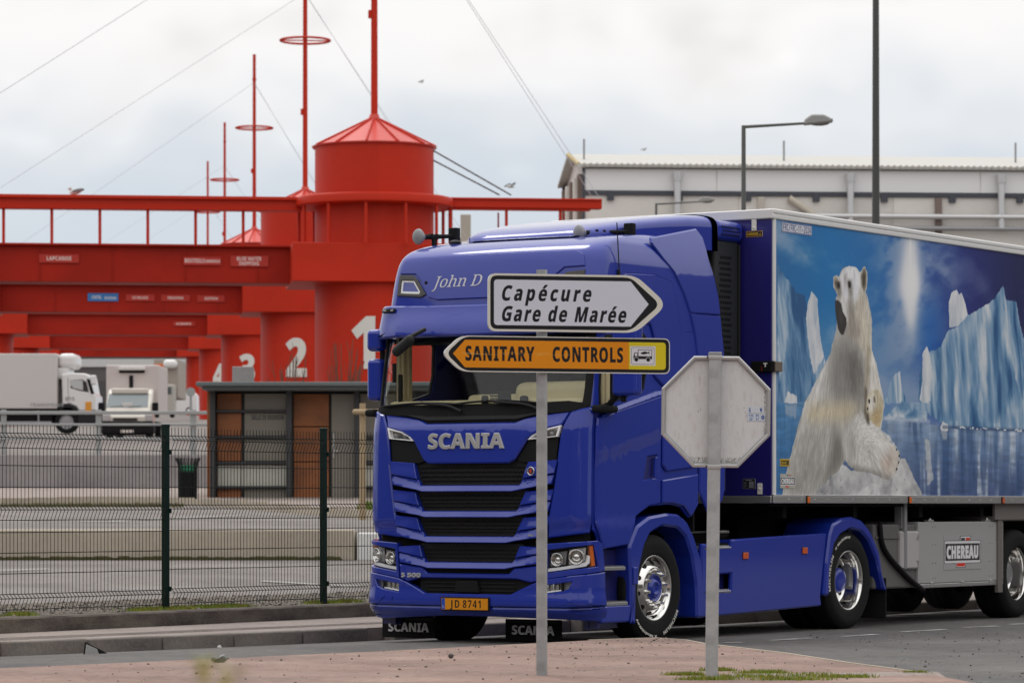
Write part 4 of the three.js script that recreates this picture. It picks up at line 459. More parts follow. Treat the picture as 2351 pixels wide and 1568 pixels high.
    for (const [y, x0, x1] of [[0.69, -0.95, -0.56], [0.367, -0.95, -0.52]]) part(tractor, 'step', [rb(x1 - x0, 0.035, 0.16, 0.008, (x0 + x1) / 2, y, g * 1.165), ...Array.from({ length: 12 }, (_, k) => bx(0.012, 0.012, 0.14, x0 + 0.03 + k * (x1 - x0 - 0.06) / 11, y + 0.02, g * 1.17))], M.steel);
    const sk = [[0.86, 0.2], [3.245, 0.25], [3.225, 0.36], [3.355, 0.985], [2.53, 0.967], [1.42, 0.936], [1.42, 0.872], [1.19, 0.866], [1.19, 0.9], [0.86, 0.9]]; part(tractor, 'side_skirt', ext(sk, 0.05, 0.016, [[[1.0, 0.45], [1.42, 0.455], [1.43, 0.61], [1.0, 0.6]]]).translate(0, 0, zz(1.17, 0.05)), M.paint);
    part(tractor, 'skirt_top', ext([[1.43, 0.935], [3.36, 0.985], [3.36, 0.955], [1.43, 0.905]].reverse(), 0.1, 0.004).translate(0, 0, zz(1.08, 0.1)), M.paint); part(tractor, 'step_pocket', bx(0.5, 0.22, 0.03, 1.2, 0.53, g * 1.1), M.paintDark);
    for (const y of [0.44, 0.862]) part(tractor, 'step', [rb(0.52, 0.03, 0.14, 0.006, 1.16, y - 0.008, g * 1.15), ...Array.from({ length: 14 }, (_, k) => rb(0.02, 0.014, 0.12, 0.004, 0.94 + k * 0.034, y + 0.012, g * 1.15))], M.alu);
    for (const [x, y] of [[1.685, 0.778], [2.882, 0.814]]) { const k = sub(tractor, 'side_marker'); part(k, 'marker_lens', rb(0.1, 0.062, 0.014, 0.004, x, y, g * 1.226), M.orange); part(k, 'marker_base', rb(0.108, 0.07, 0.008, 0.003, x, y, g * 1.221), M.black); }
    part(tractor, 'arch_marker', [rb(0.06, 0.16, 0.02, 0.01, -0.43, 0.62, g * 1.262), rb(0.02, 0.15, 0.01, 0.004, -0.4, 0.62, g * 1.27)], M.paint); part(tractor, 'mud_flap_rear', [rb(0.02, 0.42, 0.6, 0.006, 4.6, 0.3, g * 0.95)], M.matt);
  }
}
{ // frame, tanks, fifth wheel
  part(tractor, 'frame', [bx(5.6, 0.26, 0.08, 1.75, 0.85, 0.42), bx(5.6, 0.26, 0.08, 1.75, 0.85, -0.42), bx(0.1, 0.2, 0.9, 2.4, 0.85, 0), bx(0.1, 0.2, 0.9, 4.4, 0.85, 0), bx(1.2, 0.5, 0.8, -0.5, 0.6, 0), rod([0, 0.45, -0.9], [0, 0.45, 0.9], 0.07), rod([3.84, 0.5, -0.7], [3.84, 0.5, 0.7], 0.11), new THREE.SphereGeometry(0.25, 12, 8).translate(3.84, 0.5, 0)], M.under);
  part(tractor, 'fuel_tank', [rb(1.5, 0.55, 0.6, 0.1, 1.95, 0.62, 0.8), rb(1.5, 0.55, 0.6, 0.1, 1.95, 0.62, -0.8)], M.under); part(tractor, 'fifth_wheel', [new THREE.CylinderGeometry(0.48, 0.48, 0.06, 24).translate(3.3, 1.12, 0), bx(0.6, 0.2, 0.7, 3.3, 1.0, 0)], M.under); part(tractor, 'catwalk', bx(1.5, 0.02, 0.8, 1.8, 1.0, 0), M.steel); part(tractor, 'air_tank', rod([1.78, 1.0, 0.8], [2.0, 1.0, 0.8], 0.06, 14), M.chrome);
  part(tractor, 'air_hose', [tube([[0.8, 1.9, 0.3], [1.2, 1.5, 0.35], [1.7, 1.5, 0.25], [2.05, 1.9, 0.2]], 0.018), tube([[0.8, 1.9, 0.1], [1.25, 1.45, 0.1], [1.7, 1.4, 0.1], [2.05, 1.8, 0.1]], 0.018)], M.black);
}
const lathe = (pts, seg = 56) => new THREE.LatheGeometry(pts.map(([r, z]) => new THREE.Vector2(r, z)), seg).rotateX(R90);   // axis along +z, z outwards
const tyreProfile = (w, R) => [[0.29, -w * 0.42], [0.31, -w * 0.48], [0.4, -w * 0.52], [R - 0.035, -w * 0.46], [R - 0.008, -w * 0.4], [R, -w * 0.33], [R, -w * 0.15], [R - 0.012, -w * 0.145], [R - 0.012, -w * 0.12], [R, -w * 0.115], [R, w * 0.115], [R - 0.012, w * 0.12], [R - 0.012, w * 0.145], [R, w * 0.15], [R, w * 0.33], [R - 0.008, w * 0.4], [R - 0.035, w * 0.46], [0.44, w * 0.515], [0.4, w * 0.52], [0.34, w * 0.5], [0.31, w * 0.48], [0.296, w * 0.42]];
function ringText(s, r, z, h, mid, span) { // raised lettering on a sidewall, centred on angle mid, span radians wide
  const g = letters(s, span * r, h, 0.003); return warp(new TessellateModifier(0.06, 3).modify(plainGeo(g)), (x, y, d) => { const a = mid - x / r, q = r + y; return [q * Math.cos(a), q * Math.sin(a), z + d]; });
}
function wheel(parent, x, z, g, kind, text = []) { // kind: front (dished out), deep (dished in)
  const w = sub(parent, 'wheel'); w.position.set(x, 0.497, z); if (g < 0) w.rotation.y = Math.PI; const W = kind === 'super' ? 0.38 : 0.315, R = 0.5;
  const t = [lathe(tyreProfile(W, R))]; if (kind === 'deep') t.push(lathe(tyreProfile(W, R)).translate(0, 0, -0.34)); part(w, 'tyre', t, M.rubber);
  if (kind === 'front') {
    part(w, 'rim', [lathe([[0.306, 0.13], [0.312, 0.142], [0.302, 0.15], [0.288, 0.142], [0.276, 0.11], [0.262, 0.085], [0.246, 0.09], [0.226, 0.116], [0.204, 0.142], [0.19, 0.152], [0.135, 0.152], [0.132, 0.14], [0.12, 0.09]])], M.chrome);
    for (let k = 0; k < 10; k++) { const a = k * Math.PI / 5 + 0.2, n = [Math.cos(a), Math.sin(a)]; part(w, 'hand_hole', new THREE.CylinderGeometry(0.026, 0.026, 0.012, 16).rotateX(R90).scale(1, 0.9, 1).rotateY(0.78).rotateZ(a).translate(n[0] * 0.236, n[1] * 0.236, 0.106), M.black); part(w, 'wheel_nut', [new THREE.CylinderGeometry(0.015, 0.018, 0.045, 6).rotateX(R90).translate(n[0] * 0.166, n[1] * 0.166, 0.175), new THREE.CylinderGeometry(0.023, 0.023, 0.008, 14).rotateX(R90).translate(n[0] * 0.166, n[1] * 0.166, 0.157)], M.chrome); }
    part(w, 'hub', lathe([[0.12, 0.09], [0.128, 0.15], [0.118, 0.156], [0.108, 0.13], [0.085, 0.14], [0.07, 0.165], [0.05, 0.168], [0.045, 0.15], [0.001, 0.15]]), M.paint);
  } else {
    part(w, 'rim', lathe([[0.306, 0.13], [0.312, 0.142], [0.302, 0.15], [0.288, 0.142], [0.278, 0.1], [0.272, 0.05], [0.268, -0.02], [0.25, -0.05], [0.2, -0.058], [0.14, -0.06], [0.13, -0.05]]), M.chrome);
    for (let k = 0; k < 10; k++) { const a = k * Math.PI / 5, n = [Math.cos(a), Math.sin(a)]; part(w, 'hand_hole', new THREE.CylinderGeometry(0.024, 0.024, 0.01, 14).rotateX(R90).translate(n[0] * 0.228, n[1] * 0.228, -0.052), M.black); part(w, 'wheel_nut', new THREE.CylinderGeometry(0.015, 0.018, 0.04, 6).rotateX(R90).translate(n[0] * 0.17, n[1] * 0.17, -0.04), M.chrome); }
    part(w, 'hub', lathe([[0.135, -0.06], [0.13, 0.03], [0.11, 0.06], [0.06, 0.065], [0.001, 0.065]]), kind === 'deep' ? M.paint : M.steel);
  }
  for (const [s, mid, span] of text) { const m = part(w, 'tyre_lettering', ringText(s, 0.445, W * 0.515 - 0.001, 0.034, mid, span), M.pale); m.geometry.computeVertexNormals(); }
  return w;
}
wheel(tractor, 0, 1.065, 1, 'front', [['X MultiWay', -2.0, 0.95], ['MICHELIN', -0.88, 0.75]]); wheel(tractor, 0, -1.065, -1, 'front').position.y = 0.455;
wheel(tractor, 3.85, 1.06, 1, 'deep', [['MICHELIN', 2.95, 0.85], ['X MultiWay', 1.95, 0.8]]); wheel(tractor, 3.85, -1.06, -1, 'deep');

// ---------------------------------------------------------------- refrigerated trailer, same axes as the tractor
const trailer = thing('refrigerated_trailer', 'refrigerated semi-trailer with a polar bear and icebergs printed on its side', 'trailer', LORRY, HEAD);
const ICE = {
iceL:[[2.13,3.67],[2.19,3.60],[2.38,3.49],[2.51,3.40],[2.69,3.38],[2.73,3.28],[2.75,3.02],[2.83,2.77],[2.90,2.51],[2.69,2.30],[2.15,2.28]],
iceL2:[[2.13,3.50],[2.22,3.38],[2.32,3.20],[2.34,3.01],[2.27,2.68],[2.17,2.49],[2.14,2.49]],
slabL:[[2.84,3.43],[2.96,3.36],[2.99,3.16],[3.04,2.91],[3.13,2.71],[2.91,2.53],[2.83,2.70],[2.77,2.90],[2.72,3.15],[2.76,3.31]],
bear:[[3.30,3.60],[3.36,3.62],[3.42,3.61],[3.51,3.69],[3.64,3.73],[3.79,3.73],[3.89,3.68],[3.95,3.73],[4.00,3.75],[4.05,3.69],[4.05,3.59],[4.02,3.49],[4.09,3.35],[4.15,3.22],[4.15,2.88],[4.25,2.75],[4.33,2.56],[4.40,2.44],[4.43,2.31],[4.39,2.17],[4.35,2.06],[4.51,1.97],[4.67,1.89],[4.79,1.82],[4.79,1.75],[4.71,1.60],[4.62,1.54],[4.45,1.53],[4.25,1.58],[4.05,1.61],[3.79,1.62],[3.54,1.73],[3.40,1.61],[3.26,1.56],[3.10,1.48],[2.85,1.36],[2.22,1.36],[2.25,1.43],[2.32,1.62],[2.38,1.73],[2.48,1.91],[2.59,2.12],[2.69,2.29],[2.91,2.50],[3.07,2.65],[3.23,2.81],[3.32,2.97],[3.38,3.10],[3.34,3.27],[3.34,3.36],[3.38,3.42],[3.31,3.49]],
muzzle:[[3.34,3.36],[3.41,3.36],[3.47,3.33],[3.50,3.25],[3.58,3.19],[3.59,3.13],[3.52,3.02],[3.47,3.02],[3.41,3.07],[3.37,3.17],[3.33,3.27]],
earR:[[3.90,3.64],[3.95,3.71],[4.00,3.73],[4.03,3.66],[4.02,3.54],[3.97,3.48],[3.92,3.55]],
earL:[[3.31,3.58],[3.36,3.60],[3.40,3.58],[3.39,3.47],[3.36,3.44],[3.32,3.52]],
eyes:[[3.65,3.54],[3.41,3.52]],
noseline:[[3.55,3.64],[3.54,3.47],[3.41,3.37],[3.68,3.33]],
armshade:[[3.34,2.11],[3.48,1.90],[3.54,1.73],[3.26,1.56],[3.02,1.48],[3.34,1.74]],
arm:[[3.79,2.20],[4.02,2.14],[4.35,2.05],[4.67,1.89],[4.79,1.75],[4.62,1.54],[4.25,1.58],[3.79,1.62],[3.57,1.73],[3.51,1.93]],
cub:[[4.13,2.46],[4.30,2.48],[4.42,2.35],[4.39,2.19],[4.33,2.08],[4.22,2.10],[4.05,2.18],[4.00,2.28],[4.03,2.39]],
cubeye:[[4.09,2.35],[4.05,2.27],[4.19,2.36]],
claws:[[4.71,1.86],[4.77,1.79],[4.76,1.72],[4.71,1.65]],
rock:[[2.85,1.36],[3.13,1.49],[3.51,1.69],[3.68,1.63],[4.05,1.61],[4.62,1.53],[4.80,1.76],[4.92,1.76],[5.13,1.55],[5.34,1.37]],
rock2:[[4.35,2.06],[4.54,2.00],[4.74,1.87],[4.67,1.89]],
rockwhite:[[3.79,1.37],[4.10,1.49],[4.32,1.50],[4.32,1.37]],
iceR:[[5.22,2.38],[5.26,2.69],[5.49,2.92],[5.74,2.97],[5.92,3.15],[6.20,3.23],[6.43,3.35],[6.81,3.47],[7.11,3.57],[7.32,3.73],[7.39,3.57],[7.67,3.56],[7.74,3.36],[7.84,3.17],[7.84,2.11],[5.95,2.11],[5.49,2.24],[5.25,2.36]],
iceRw:[[7.32,3.73],[7.39,3.57],[7.67,3.56],[7.74,3.36],[7.84,3.17],[7.84,2.45],[7.67,2.66],[7.50,3.02],[7.40,3.37]],
slabR:[[5.97,3.19],[5.95,3.47],[6.02,3.58],[6.14,3.62],[6.20,3.57],[6.27,3.59],[6.36,3.48],[6.43,3.34],[6.20,3.23]],
thin:[[5.32,2.89],[5.43,2.98],[5.53,2.80],[5.51,2.39],[5.25,2.38],[5.31,2.59],[5.48,2.36],[5.31,2.36]],
spire:[[4.42,2.37],[4.51,2.43],[4.59,2.61],[4.80,2.69],[4.83,2.50],[4.95,2.38],[4.95,2.35],[4.42,2.33]],
flat:[[4.40,2.16],[4.54,2.24],[4.83,2.36],[5.43,2.36],[5.43,2.18],[5.07,2.18],[4.83,2.19]],
smallL:[[2.27,2.28],[2.30,2.33],[2.35,2.40],[2.53,2.35],[2.53,2.29]],
smallM:[[5.74,2.11],[5.81,2.18],[5.94,2.14],[5.94,2.07],[5.77,2.07]],
water:[[2.17,2.28],[2.69,2.29],[4.42,2.16],[5.95,2.11],[7.84,2.11]],
beam:[[5.04,4.08],[5.04,3.61],[5.04,2.99],[4.71,3.60],[5.31,3.63]],
refl:[[5.37,1.99],[5.49,1.96],[5.58,1.54],[5.43,1.49]],
sh:[[3.68,3.20],[3.96,3.08],[4.02,2.68],[3.93,2.41],[3.57,2.66],[3.46,2.92]],
};
function mural(x, w, h) { // the print, drawn in metres: s 2.1 to 8.7 along the side, 1.36 to 4.1 up
  const k = w / 6.6, X = (s) => (s - 2.1) * k, Y = (y) => h - (y - 1.36) * h / 2.74, r = rng(99), tmp = document.createElement('canvas'); tmp.width = w; tmp.height = h; const m = tmp.getContext('2d');
  const trace = (c, p, wob = 0) => { c.beginPath(); const q = []; p.forEach((a, i) => { const b = p[(i + 1) % p.length], n = wob ? Math.max(1, Math.ceil(Math.hypot(b[0] - a[0], b[1] - a[1]) / 0.035)) : 1; for (let j = 0; j < n; j++) q.push([mix(a[0], b[0], j / n) + (r() - 0.5) * wob, mix(a[1], b[1], j / n) + (r() - 0.5) * wob]); }); q.forEach((a, i) => (i ? c.lineTo(X(a[0]), Y(a[1])) : c.moveTo(X(a[0]), Y(a[1])))); c.closePath(); };
  const fill = (p, c, wob) => { x.fillStyle = c; trace(x, p, wob); x.fill(); };
  const soft = (p, c, blur) => { x.save(); x.filter = `blur(${blur * k}px)`; fill(p, c); x.restore(); };
  const oval = (s, y, a, b, c, rot = 0) => { x.fillStyle = c; x.beginPath(); x.ellipse(X(s), Y(y), a * k, b * k, rot, 0, 7); x.fill(); };
  const clip = (p, f) => { x.save(); trace(x, p); x.clip(); f(); x.restore(); };
  const C = (hex) => [1, 3, 5].map((i) => parseInt(hex.slice(i, i + 2), 16)), ramp = (stops, t) => { t = clamp(t) * (stops.length - 1); const i = Math.min(stops.length - 2, Math.floor(t)), f = t - i; return stops[i].map((c, q) => mix(c, stops[i + 1][q], f)); };
  function grow(p, f, wob = 0.012, blur = 0.6) { // pixel by pixel inside an outline: f(s, y, what is there) gives the colour
    m.clearRect(0, 0, w, h); m.save(); m.filter = `blur(${blur}px)`; m.fillStyle = '#fff'; trace(m, p, wob); m.fill(); m.restore();
    const xs = p.map((a) => X(a[0])), ys = p.map((a) => Y(a[1])), x0 = Math.max(0, Math.floor(Math.min(...xs)) - 4), y0 = Math.max(0, Math.floor(Math.min(...ys)) - 4), W = Math.min(w, Math.ceil(Math.max(...xs)) + 4) - x0, H = Math.min(h, Math.ceil(Math.max(...ys)) + 4) - y0; if (W < 1 || H < 1) return;
    const a = m.getImageData(x0, y0, W, H).data, d = x.getImageData(x0, y0, W, H); for (let j = 0; j < H; j++) for (let i = 0; i < W; i++) { const o = (j * W + i) * 4, t = a[o + 3] / 255; if (t < 0.01) continue; const c = f((x0 + i) / k + 2.1, (h - y0 - j) * 2.74 / h + 1.36, [d.data[o], d.data[o + 1], d.data[o + 2]]); for (let q = 0; q < 3; q++) d.data[o + q] = mix(d.data[o + q], c[q], t); } x.putImageData(d, x0, y0);
  }
  const all = [[2.1, 1.36], [8.7, 1.36], [8.7, 4.1], [2.1, 4.1]];
  x.fillStyle = '#2a72b0'; x.fillRect(0, 0, w, h);
  // sky with streaked cloud and a shaft of light
  const deep = ['#2a72b0', '#1f7cc0', '#2d74bb', '#2a55a4', '#242f7a', '#1b2258'].map(C), cloud = C('#b9c4d8'), horizon = C('#8fa9cc');
  grow(all, (s, y) => { const c = ramp(deep, (s - 2.1) / 5.6), n = fbm(s * 1.1 + 0.9 * fbm(s * 0.7, y * 1.4, 3) + 3, y * 2.6 + 0.35 * s, 5), n2 = fbm(s * 2.3 + 7, y * 5 - s, 4), right = sstep(5.7, 6.4, s); let t = sstep(0.46, 0.72, n * 0.75 + n2 * 0.25) * (1 - 0.65 * right); t = Math.max(t * 0.85, 0.9 * Math.exp(-(((s - 4.95) / 0.75) ** 2)) * sstep(0.3, 0.62, n2) * sstep(2.4, 3.0, y)); const low = sstep(3.45, 2.55, y) * (1 - sstep(5.0, 5.9, s)) * 0.85, blue = Math.exp(-(((s - 5.5) / 0.33) ** 2)) * sstep(3.7, 3.2, y) * sstep(2.7, 3.0, y); let o = c.map((v, q) => mix(mix(v, cloud[q], t * 0.8), horizon[q], low * (0.55 + 0.5 * n2))); o = o.map((v, q) => mix(v, [28, 104, 190][q], blue * 0.7)); return o; }, 0, 0);
  soft([[4.86, 4.2], [5.22, 4.2], [5.24, 3.6], [5.12, 3.0], [5.0, 2.85], [4.92, 3.3], [4.78, 3.6]], 'rgba(218,224,234,0.7)', 0.08); soft([[4.96, 4.1], [5.14, 4.1], [5.24, 3.62], [5.1, 3.15], [4.98, 3.2], [4.8, 3.6]], 'rgba(246,246,248,0.95)', 0.055); soft([[4.75, 3.75], [5.35, 3.75], [5.4, 3.5], [5.05, 3.3], [4.7, 3.5]], 'rgba(236,240,248,0.45)', 0.12); soft([[4.98, 3.82], [5.14, 3.82], [5.22, 3.58], [5.06, 3.34], [4.9, 3.58]], '#ffffff', 0.055); soft([[5.02, 4.2], [5.05, 4.2], [5.05, 3.6], [5.02, 3.6]], '#ffffff', 0.012);
  // water with long smeared reflections
  const deepW = ['#a3b8d2', '#8aa3c4', '#6c86ae', '#586f9a', '#4a5f8c'].map(C);
  grow([[2.1, 2.28], [2.7, 2.29], [4.42, 2.2], [5.95, 2.11], [8.7, 2.11], [8.7, 1.3], [2.1, 1.3]], (s, y) => { const c = ramp(deepW, (2.28 - y) / 0.9), rip = fbm(s * 5, y * 26, 4), col = fbm(s * 7 + 0.15 * rip, y * 0.9 + 4, 4), t = sstep(0.5, 0.78, col) * (s > 5 ? 0.75 : 0.2) * (0.6 + 0.8 * rip), dk = sstep(0.5, 0.25, col) * (s > 5 ? 0.55 : 0.25), left = sstep(3.2, 2.4, s); return c.map((v, q) => mix(mix(mix(v, [52, 118, 176][q], left * 0.8), [214, 222, 232][q], t), [38, 74, 124][q], dk) * (0.86 + 0.28 * rip)); }, 0, 1);
  const ICEC = ['#2f5f92', '#4a7aa8', '#6f98bf', '#98b6d2', '#c3d2e0', '#e3e8ee'].map(C);
  const ice = (bias, sx = 4.6, sy = 1.5, lean = 0.16) => (s, y) => { const u = s + lean * y, wv = 0.35 * fbm(u * 2.2, y * 1.5, 3), a = fbm(u * sx + wv * 4, y * sy + 2, 5), b = fbm(u * sx * 4 + wv * 6, y * sy * 3 + 9, 3), rid = 1 - Math.abs(2 * fbm(u * sx * 0.6 + 5, y * sy * 0.7 + wv, 3) - 1) ** 0.7; return ramp(ICEC, bias + (a - 0.5) * 1.7 + (b - 0.5) * 0.45 + (rid - 0.6) * 0.35); };
  const white = (s, y) => { const a = fbm(s * 9, y * 3, 4), b = fbm(s * 30, y * 8, 3); return ramp(['#9fb2c8', '#cdd4de', '#e6e8ec', '#f3f4f5'].map(C), 0.62 + (a - 0.5) * 0.9 + (b - 0.5) * 0.4); };
  grow(ICE.iceL, ice(0.24), 0.02, 1); grow(ICE.iceL2, ice(0.55, 7, 1), 0.03, 3); grow(ICE.slabL, white, 0.016); grow([[2.86, 2.55], [3.1, 2.78], [3.1, 2.6], [2.95, 2.42]], ice(0.45), 0.03, 2);
  grow(ICE.spire, ice(0.6, 12, 1.2), 0.02, 1); grow(ICE.flat, ice(0.68, 3, 6, 0), 0.025, 2); grow(ICE.slabR, white, 0.012); grow(ICE.iceR, ice(0.42), 0.02); grow([[7.84, 3.17], [8.1, 3.3], [8.4, 3.05], [8.7, 3.1], [8.7, 2.11], [7.8, 2.11]], ice(0.5), 0.03, 2); grow(ICE.iceRw, ice(0.72, 7, 0.8), 0.02, 2); grow([[5.78, 2.95], [6.35, 3.3], [6.5, 3.1], [6.3, 2.2], [5.85, 2.2]], ice(0.66, 5, 0.8, 0.2), 0.05, 14); grow([[6.9, 3.3], [7.25, 3.45], [7.4, 2.3], [7.0, 2.2]], ice(0.22, 5, 0.8), 0.05, 14); grow(ICE.thin, white, 0.014);
  grow(ICE.smallL, white, 0.02); grow([[2.28, 2.27], [2.52, 2.28], [2.5, 2.14], [2.3, 2.16]], (s, y, d) => d.map((v, q) => mix(v, [190, 198, 212][q], 0.6)), 0.03, 2); grow(ICE.smallM, white, 0.015); grow([[5.76, 2.07], [5.92, 2.07], [5.9, 1.97], [5.8, 1.99]], (s, y, d) => d.map((v) => mix(v, 215, 0.6)), 0.02, 2); grow(ICE.refl, (s, y, d) => d.map((v) => mix(v, 216, 0.45 + 0.5 * fbm(s * 6, y * 40, 3))), 0.03, 1.5);
  soft([[5.8, 2.13], [8.7, 2.13], [8.7, 2.1], [5.8, 2.1]], 'rgba(36,58,98,0.6)', 0.01); for (let i = 0; i < 26; i++) oval(6.2 + r() * 2.2, 2.107 + r() * 0.02, 0.01 + r() * 0.03, 0.005 + r() * 0.01, '#dfe2e8'); soft([[4.4, 2.2], [5.5, 2.18], [5.5, 2.15], [4.4, 2.17]], 'rgba(226,231,238,0.7)', 0.012);
  // ice rock
  const rock = (b) => (s, y) => { const a = fbm(s * 4 + 3, y * 5, 5), c = fbm(s * 22, y * 22, 3); return ramp(['#7f8084', '#b0b0b2', '#d3d3d3', '#eceded'].map(C), b + (a - 0.5) * 1.1 + (c - 0.5) * 0.35); };
  grow(ICE.rock2, rock(0.75), 0.02); grow(ICE.rock, rock(0.55), 0.012); grow(ICE.rockwhite, rock(0.85), 0.02, 2); grow([[4.33, 1.36], [4.42, 1.62], [4.6, 1.58], [4.58, 1.36]], rock(0.34), 0.02, 3); grow([[4.6, 1.36], [4.64, 1.62], [4.8, 1.74], [5.2, 1.36]], rock(0.72), 0.02, 3); for (let i = 0; i < 16; i++) oval(3.1 + r() * 1.9, 1.38 + r() * 0.2, 0.008, 0.006, '#6d6a66');
  // bear and cub: soft masses first, then fur grain
  fill(ICE.bear, '#c9c4b8', 0.02);
  clip(ICE.bear, () => {
    soft([[2.2, 1.3], [2.4, 1.8], [2.75, 2.3], [3.2, 2.2], [3.3, 1.7], [3.0, 1.3]], '#c3beb3', 0.1); soft([[2.35, 1.3], [2.6, 1.8], [2.9, 1.95], [3.1, 1.75], [3.0, 1.3]], '#a9a59b', 0.12); soft([[2.6, 2.2], [2.9, 2.6], [3.15, 2.85], [3.25, 2.6], [3.0, 2.3]], '#e2ded4', 0.07); soft([[3.3, 2.95], [3.6, 3.02], [3.95, 2.9], [4.0, 2.4], [3.9, 2.25], [3.45, 2.2], [3.15, 2.5]], '#97928a', 0.1); soft([[3.5, 2.8], [3.8, 2.9], [3.98, 2.6], [3.85, 2.35], [3.6, 2.5]], '#7f7a72', 0.07); soft([[4.04, 3.05], [4.2, 2.95], [4.46, 2.4], [4.42, 2.05], [4.15, 2.2], [4.05, 2.6]], '#ebe5d6', 0.06); soft([[2.75, 2.26], [3.6, 2.32], [3.95, 2.28], [3.6, 2.15], [2.75, 2.12]], '#d9c8a4', 0.06);
    soft([[3.3, 2.1], [3.48, 1.95], [3.55, 1.75], [3.3, 1.55], [3.02, 1.48], [3.25, 1.75]], '#7b766c', 0.07); soft(ICE.arm, '#d8d3c8', 0.04); soft([[3.8, 2.16], [4.2, 2.12], [4.5, 1.97], [4.72, 1.85], [4.35, 1.83], [3.9, 2.0]], '#eee9de', 0.06); soft([[3.6, 1.7], [4.2, 1.63], [4.6, 1.58], [4.6, 1.52], [3.6, 1.58]], '#9a9489', 0.03); soft([[3.62, 1.95], [3.72, 2.1], [3.8, 1.75], [3.66, 1.7]], '#b3ada2', 0.05); soft([[4.35, 1.75], [4.6, 1.83], [4.75, 1.75], [4.6, 1.6], [4.4, 1.62]], '#cbb9a8', 0.05);
    soft([[3.68, 3.05], [3.82, 3.5], [3.98, 3.48], [4.12, 3.1], [4.12, 2.8], [3.9, 2.9]], '#d8cdb6', 0.05); soft([[3.55, 3.2], [3.75, 3.3], [3.9, 3.05], [3.75, 2.95], [3.58, 3.05]], '#a1978a', 0.05); soft([[3.42, 3.6], [3.6, 3.74], [3.82, 3.74], [3.9, 3.6], [3.86, 3.42], [3.7, 3.32], [3.5, 3.36], [3.42, 3.5]], '#f3f1ee', 0.03); soft([[3.44, 3.45], [3.52, 3.45], [3.63, 3.2], [3.6, 3.1], [3.5, 3.2]], '#e6e2da', 0.02); soft([[3.62, 3.4], [3.72, 3.42], [3.74, 3.2], [3.64, 3.15]], '#9d9488', 0.03); soft([[3.6, 3.66], [3.55, 3.45], [3.52, 3.62]], 'rgba(132,124,118,0.6)', 0.02); soft([[4.06, 2.95], [4.12, 2.9], [4.06, 2.5], [4.0, 2.4], [4.02, 2.7]], '#a5977c', 0.03);
    clip(ICE.cub, () => { fill(ICE.cub, '#d8caa8', 0.01); soft([[4.05, 2.36], [4.2, 2.46], [4.24, 2.26], [4.1, 2.2]], '#efe8d8', 0.03); soft([[4.12, 2.2], [4.35, 2.3], [4.36, 2.14], [4.2, 2.1]], '#c4a876', 0.045); }); soft([[3.99, 2.5], [4.05, 2.46], [4.02, 2.3], [4.04, 2.14], [3.98, 2.2]], '#6d6252', 0.016); soft([[4.03, 2.24], [4.08, 2.22], [4.1, 2.1], [4.03, 2.13]], '#5a4e3e', 0.014);
  });
  grow(ICE.bear, (s, y, d) => { const ang = mix(mix(-0.32, 0.14, sstep(3.2, 3.7, s)), mix(0.14, 0.8, sstep(2.25, 1.9, y)), sstep(3.55, 4.1, s)), c = Math.cos(ang), sn = Math.sin(ang), u = s * c + y * sn, v = -s * sn + y * c, wv = fbm(s * 9, y * 9, 3), f = fbm(u * 60 + wv * 1.6, v * 12, 4), g = fbm(u * 17 + wv, v * 6 + 8, 4); return d.map((q, i) => clamp((q * [0.99, 1.0, 1.03][i] + 6) * (0.75 + 0.34 * f + 0.17 * g), 0, 255)); }, 0.03, 0.8);
  clip(ICE.bear, () => {
    soft(ICE.muzzle, '#3a3837', 0.01); fill(ICE.muzzle, '#3d3b3a', 0.008); soft([[3.44, 3.3], [3.5, 3.2], [3.5, 3.1], [3.44, 3.15]], '#4c4a48', 0.012); soft(ICE.earR, '#8a7f6d', 0.008); soft([[3.95, 3.66], [4.0, 3.68], [3.99, 3.55], [3.95, 3.53]], '#3d3831', 0.015); soft(ICE.earL, '#b0a798', 0.008); soft([[3.33, 3.55], [3.38, 3.56], [3.37, 3.47]], '#55504a', 0.01);
    for (const [s, y] of ICE.eyes) { soft([[s - 0.06, y + 0.05], [s + 0.05, y + 0.04], [s + 0.08, y - 0.1], [s, y - 0.14]], 'rgba(108,100,92,0.7)', 0.022); soft([[s - 0.03, y + 0.03], [s + 0.03, y + 0.03], [s + 0.035, y - 0.03], [s - 0.02, y - 0.035]], '#262322', 0.008); }
    oval(4.09, 2.35, 0.022, 0.024, '#2b2622'); oval(4.055, 2.27, 0.015, 0.02, '#33302c'); soft([[4.18, 2.4], [4.22, 2.4], [4.23, 2.34], [4.19, 2.34]], '#7d7260', 0.008);
    for (const [s, y] of ICE.claws) { soft([[s - 0.16, y + 0.03], [s - 0.03, y + 0.025], [s - 0.03, y - 0.025], [s - 0.16, y - 0.02]], '#e6dccf', 0.018); oval(s + 0.005, y, 0.02, 0.014, '#35322f', -0.5); }
  });
}
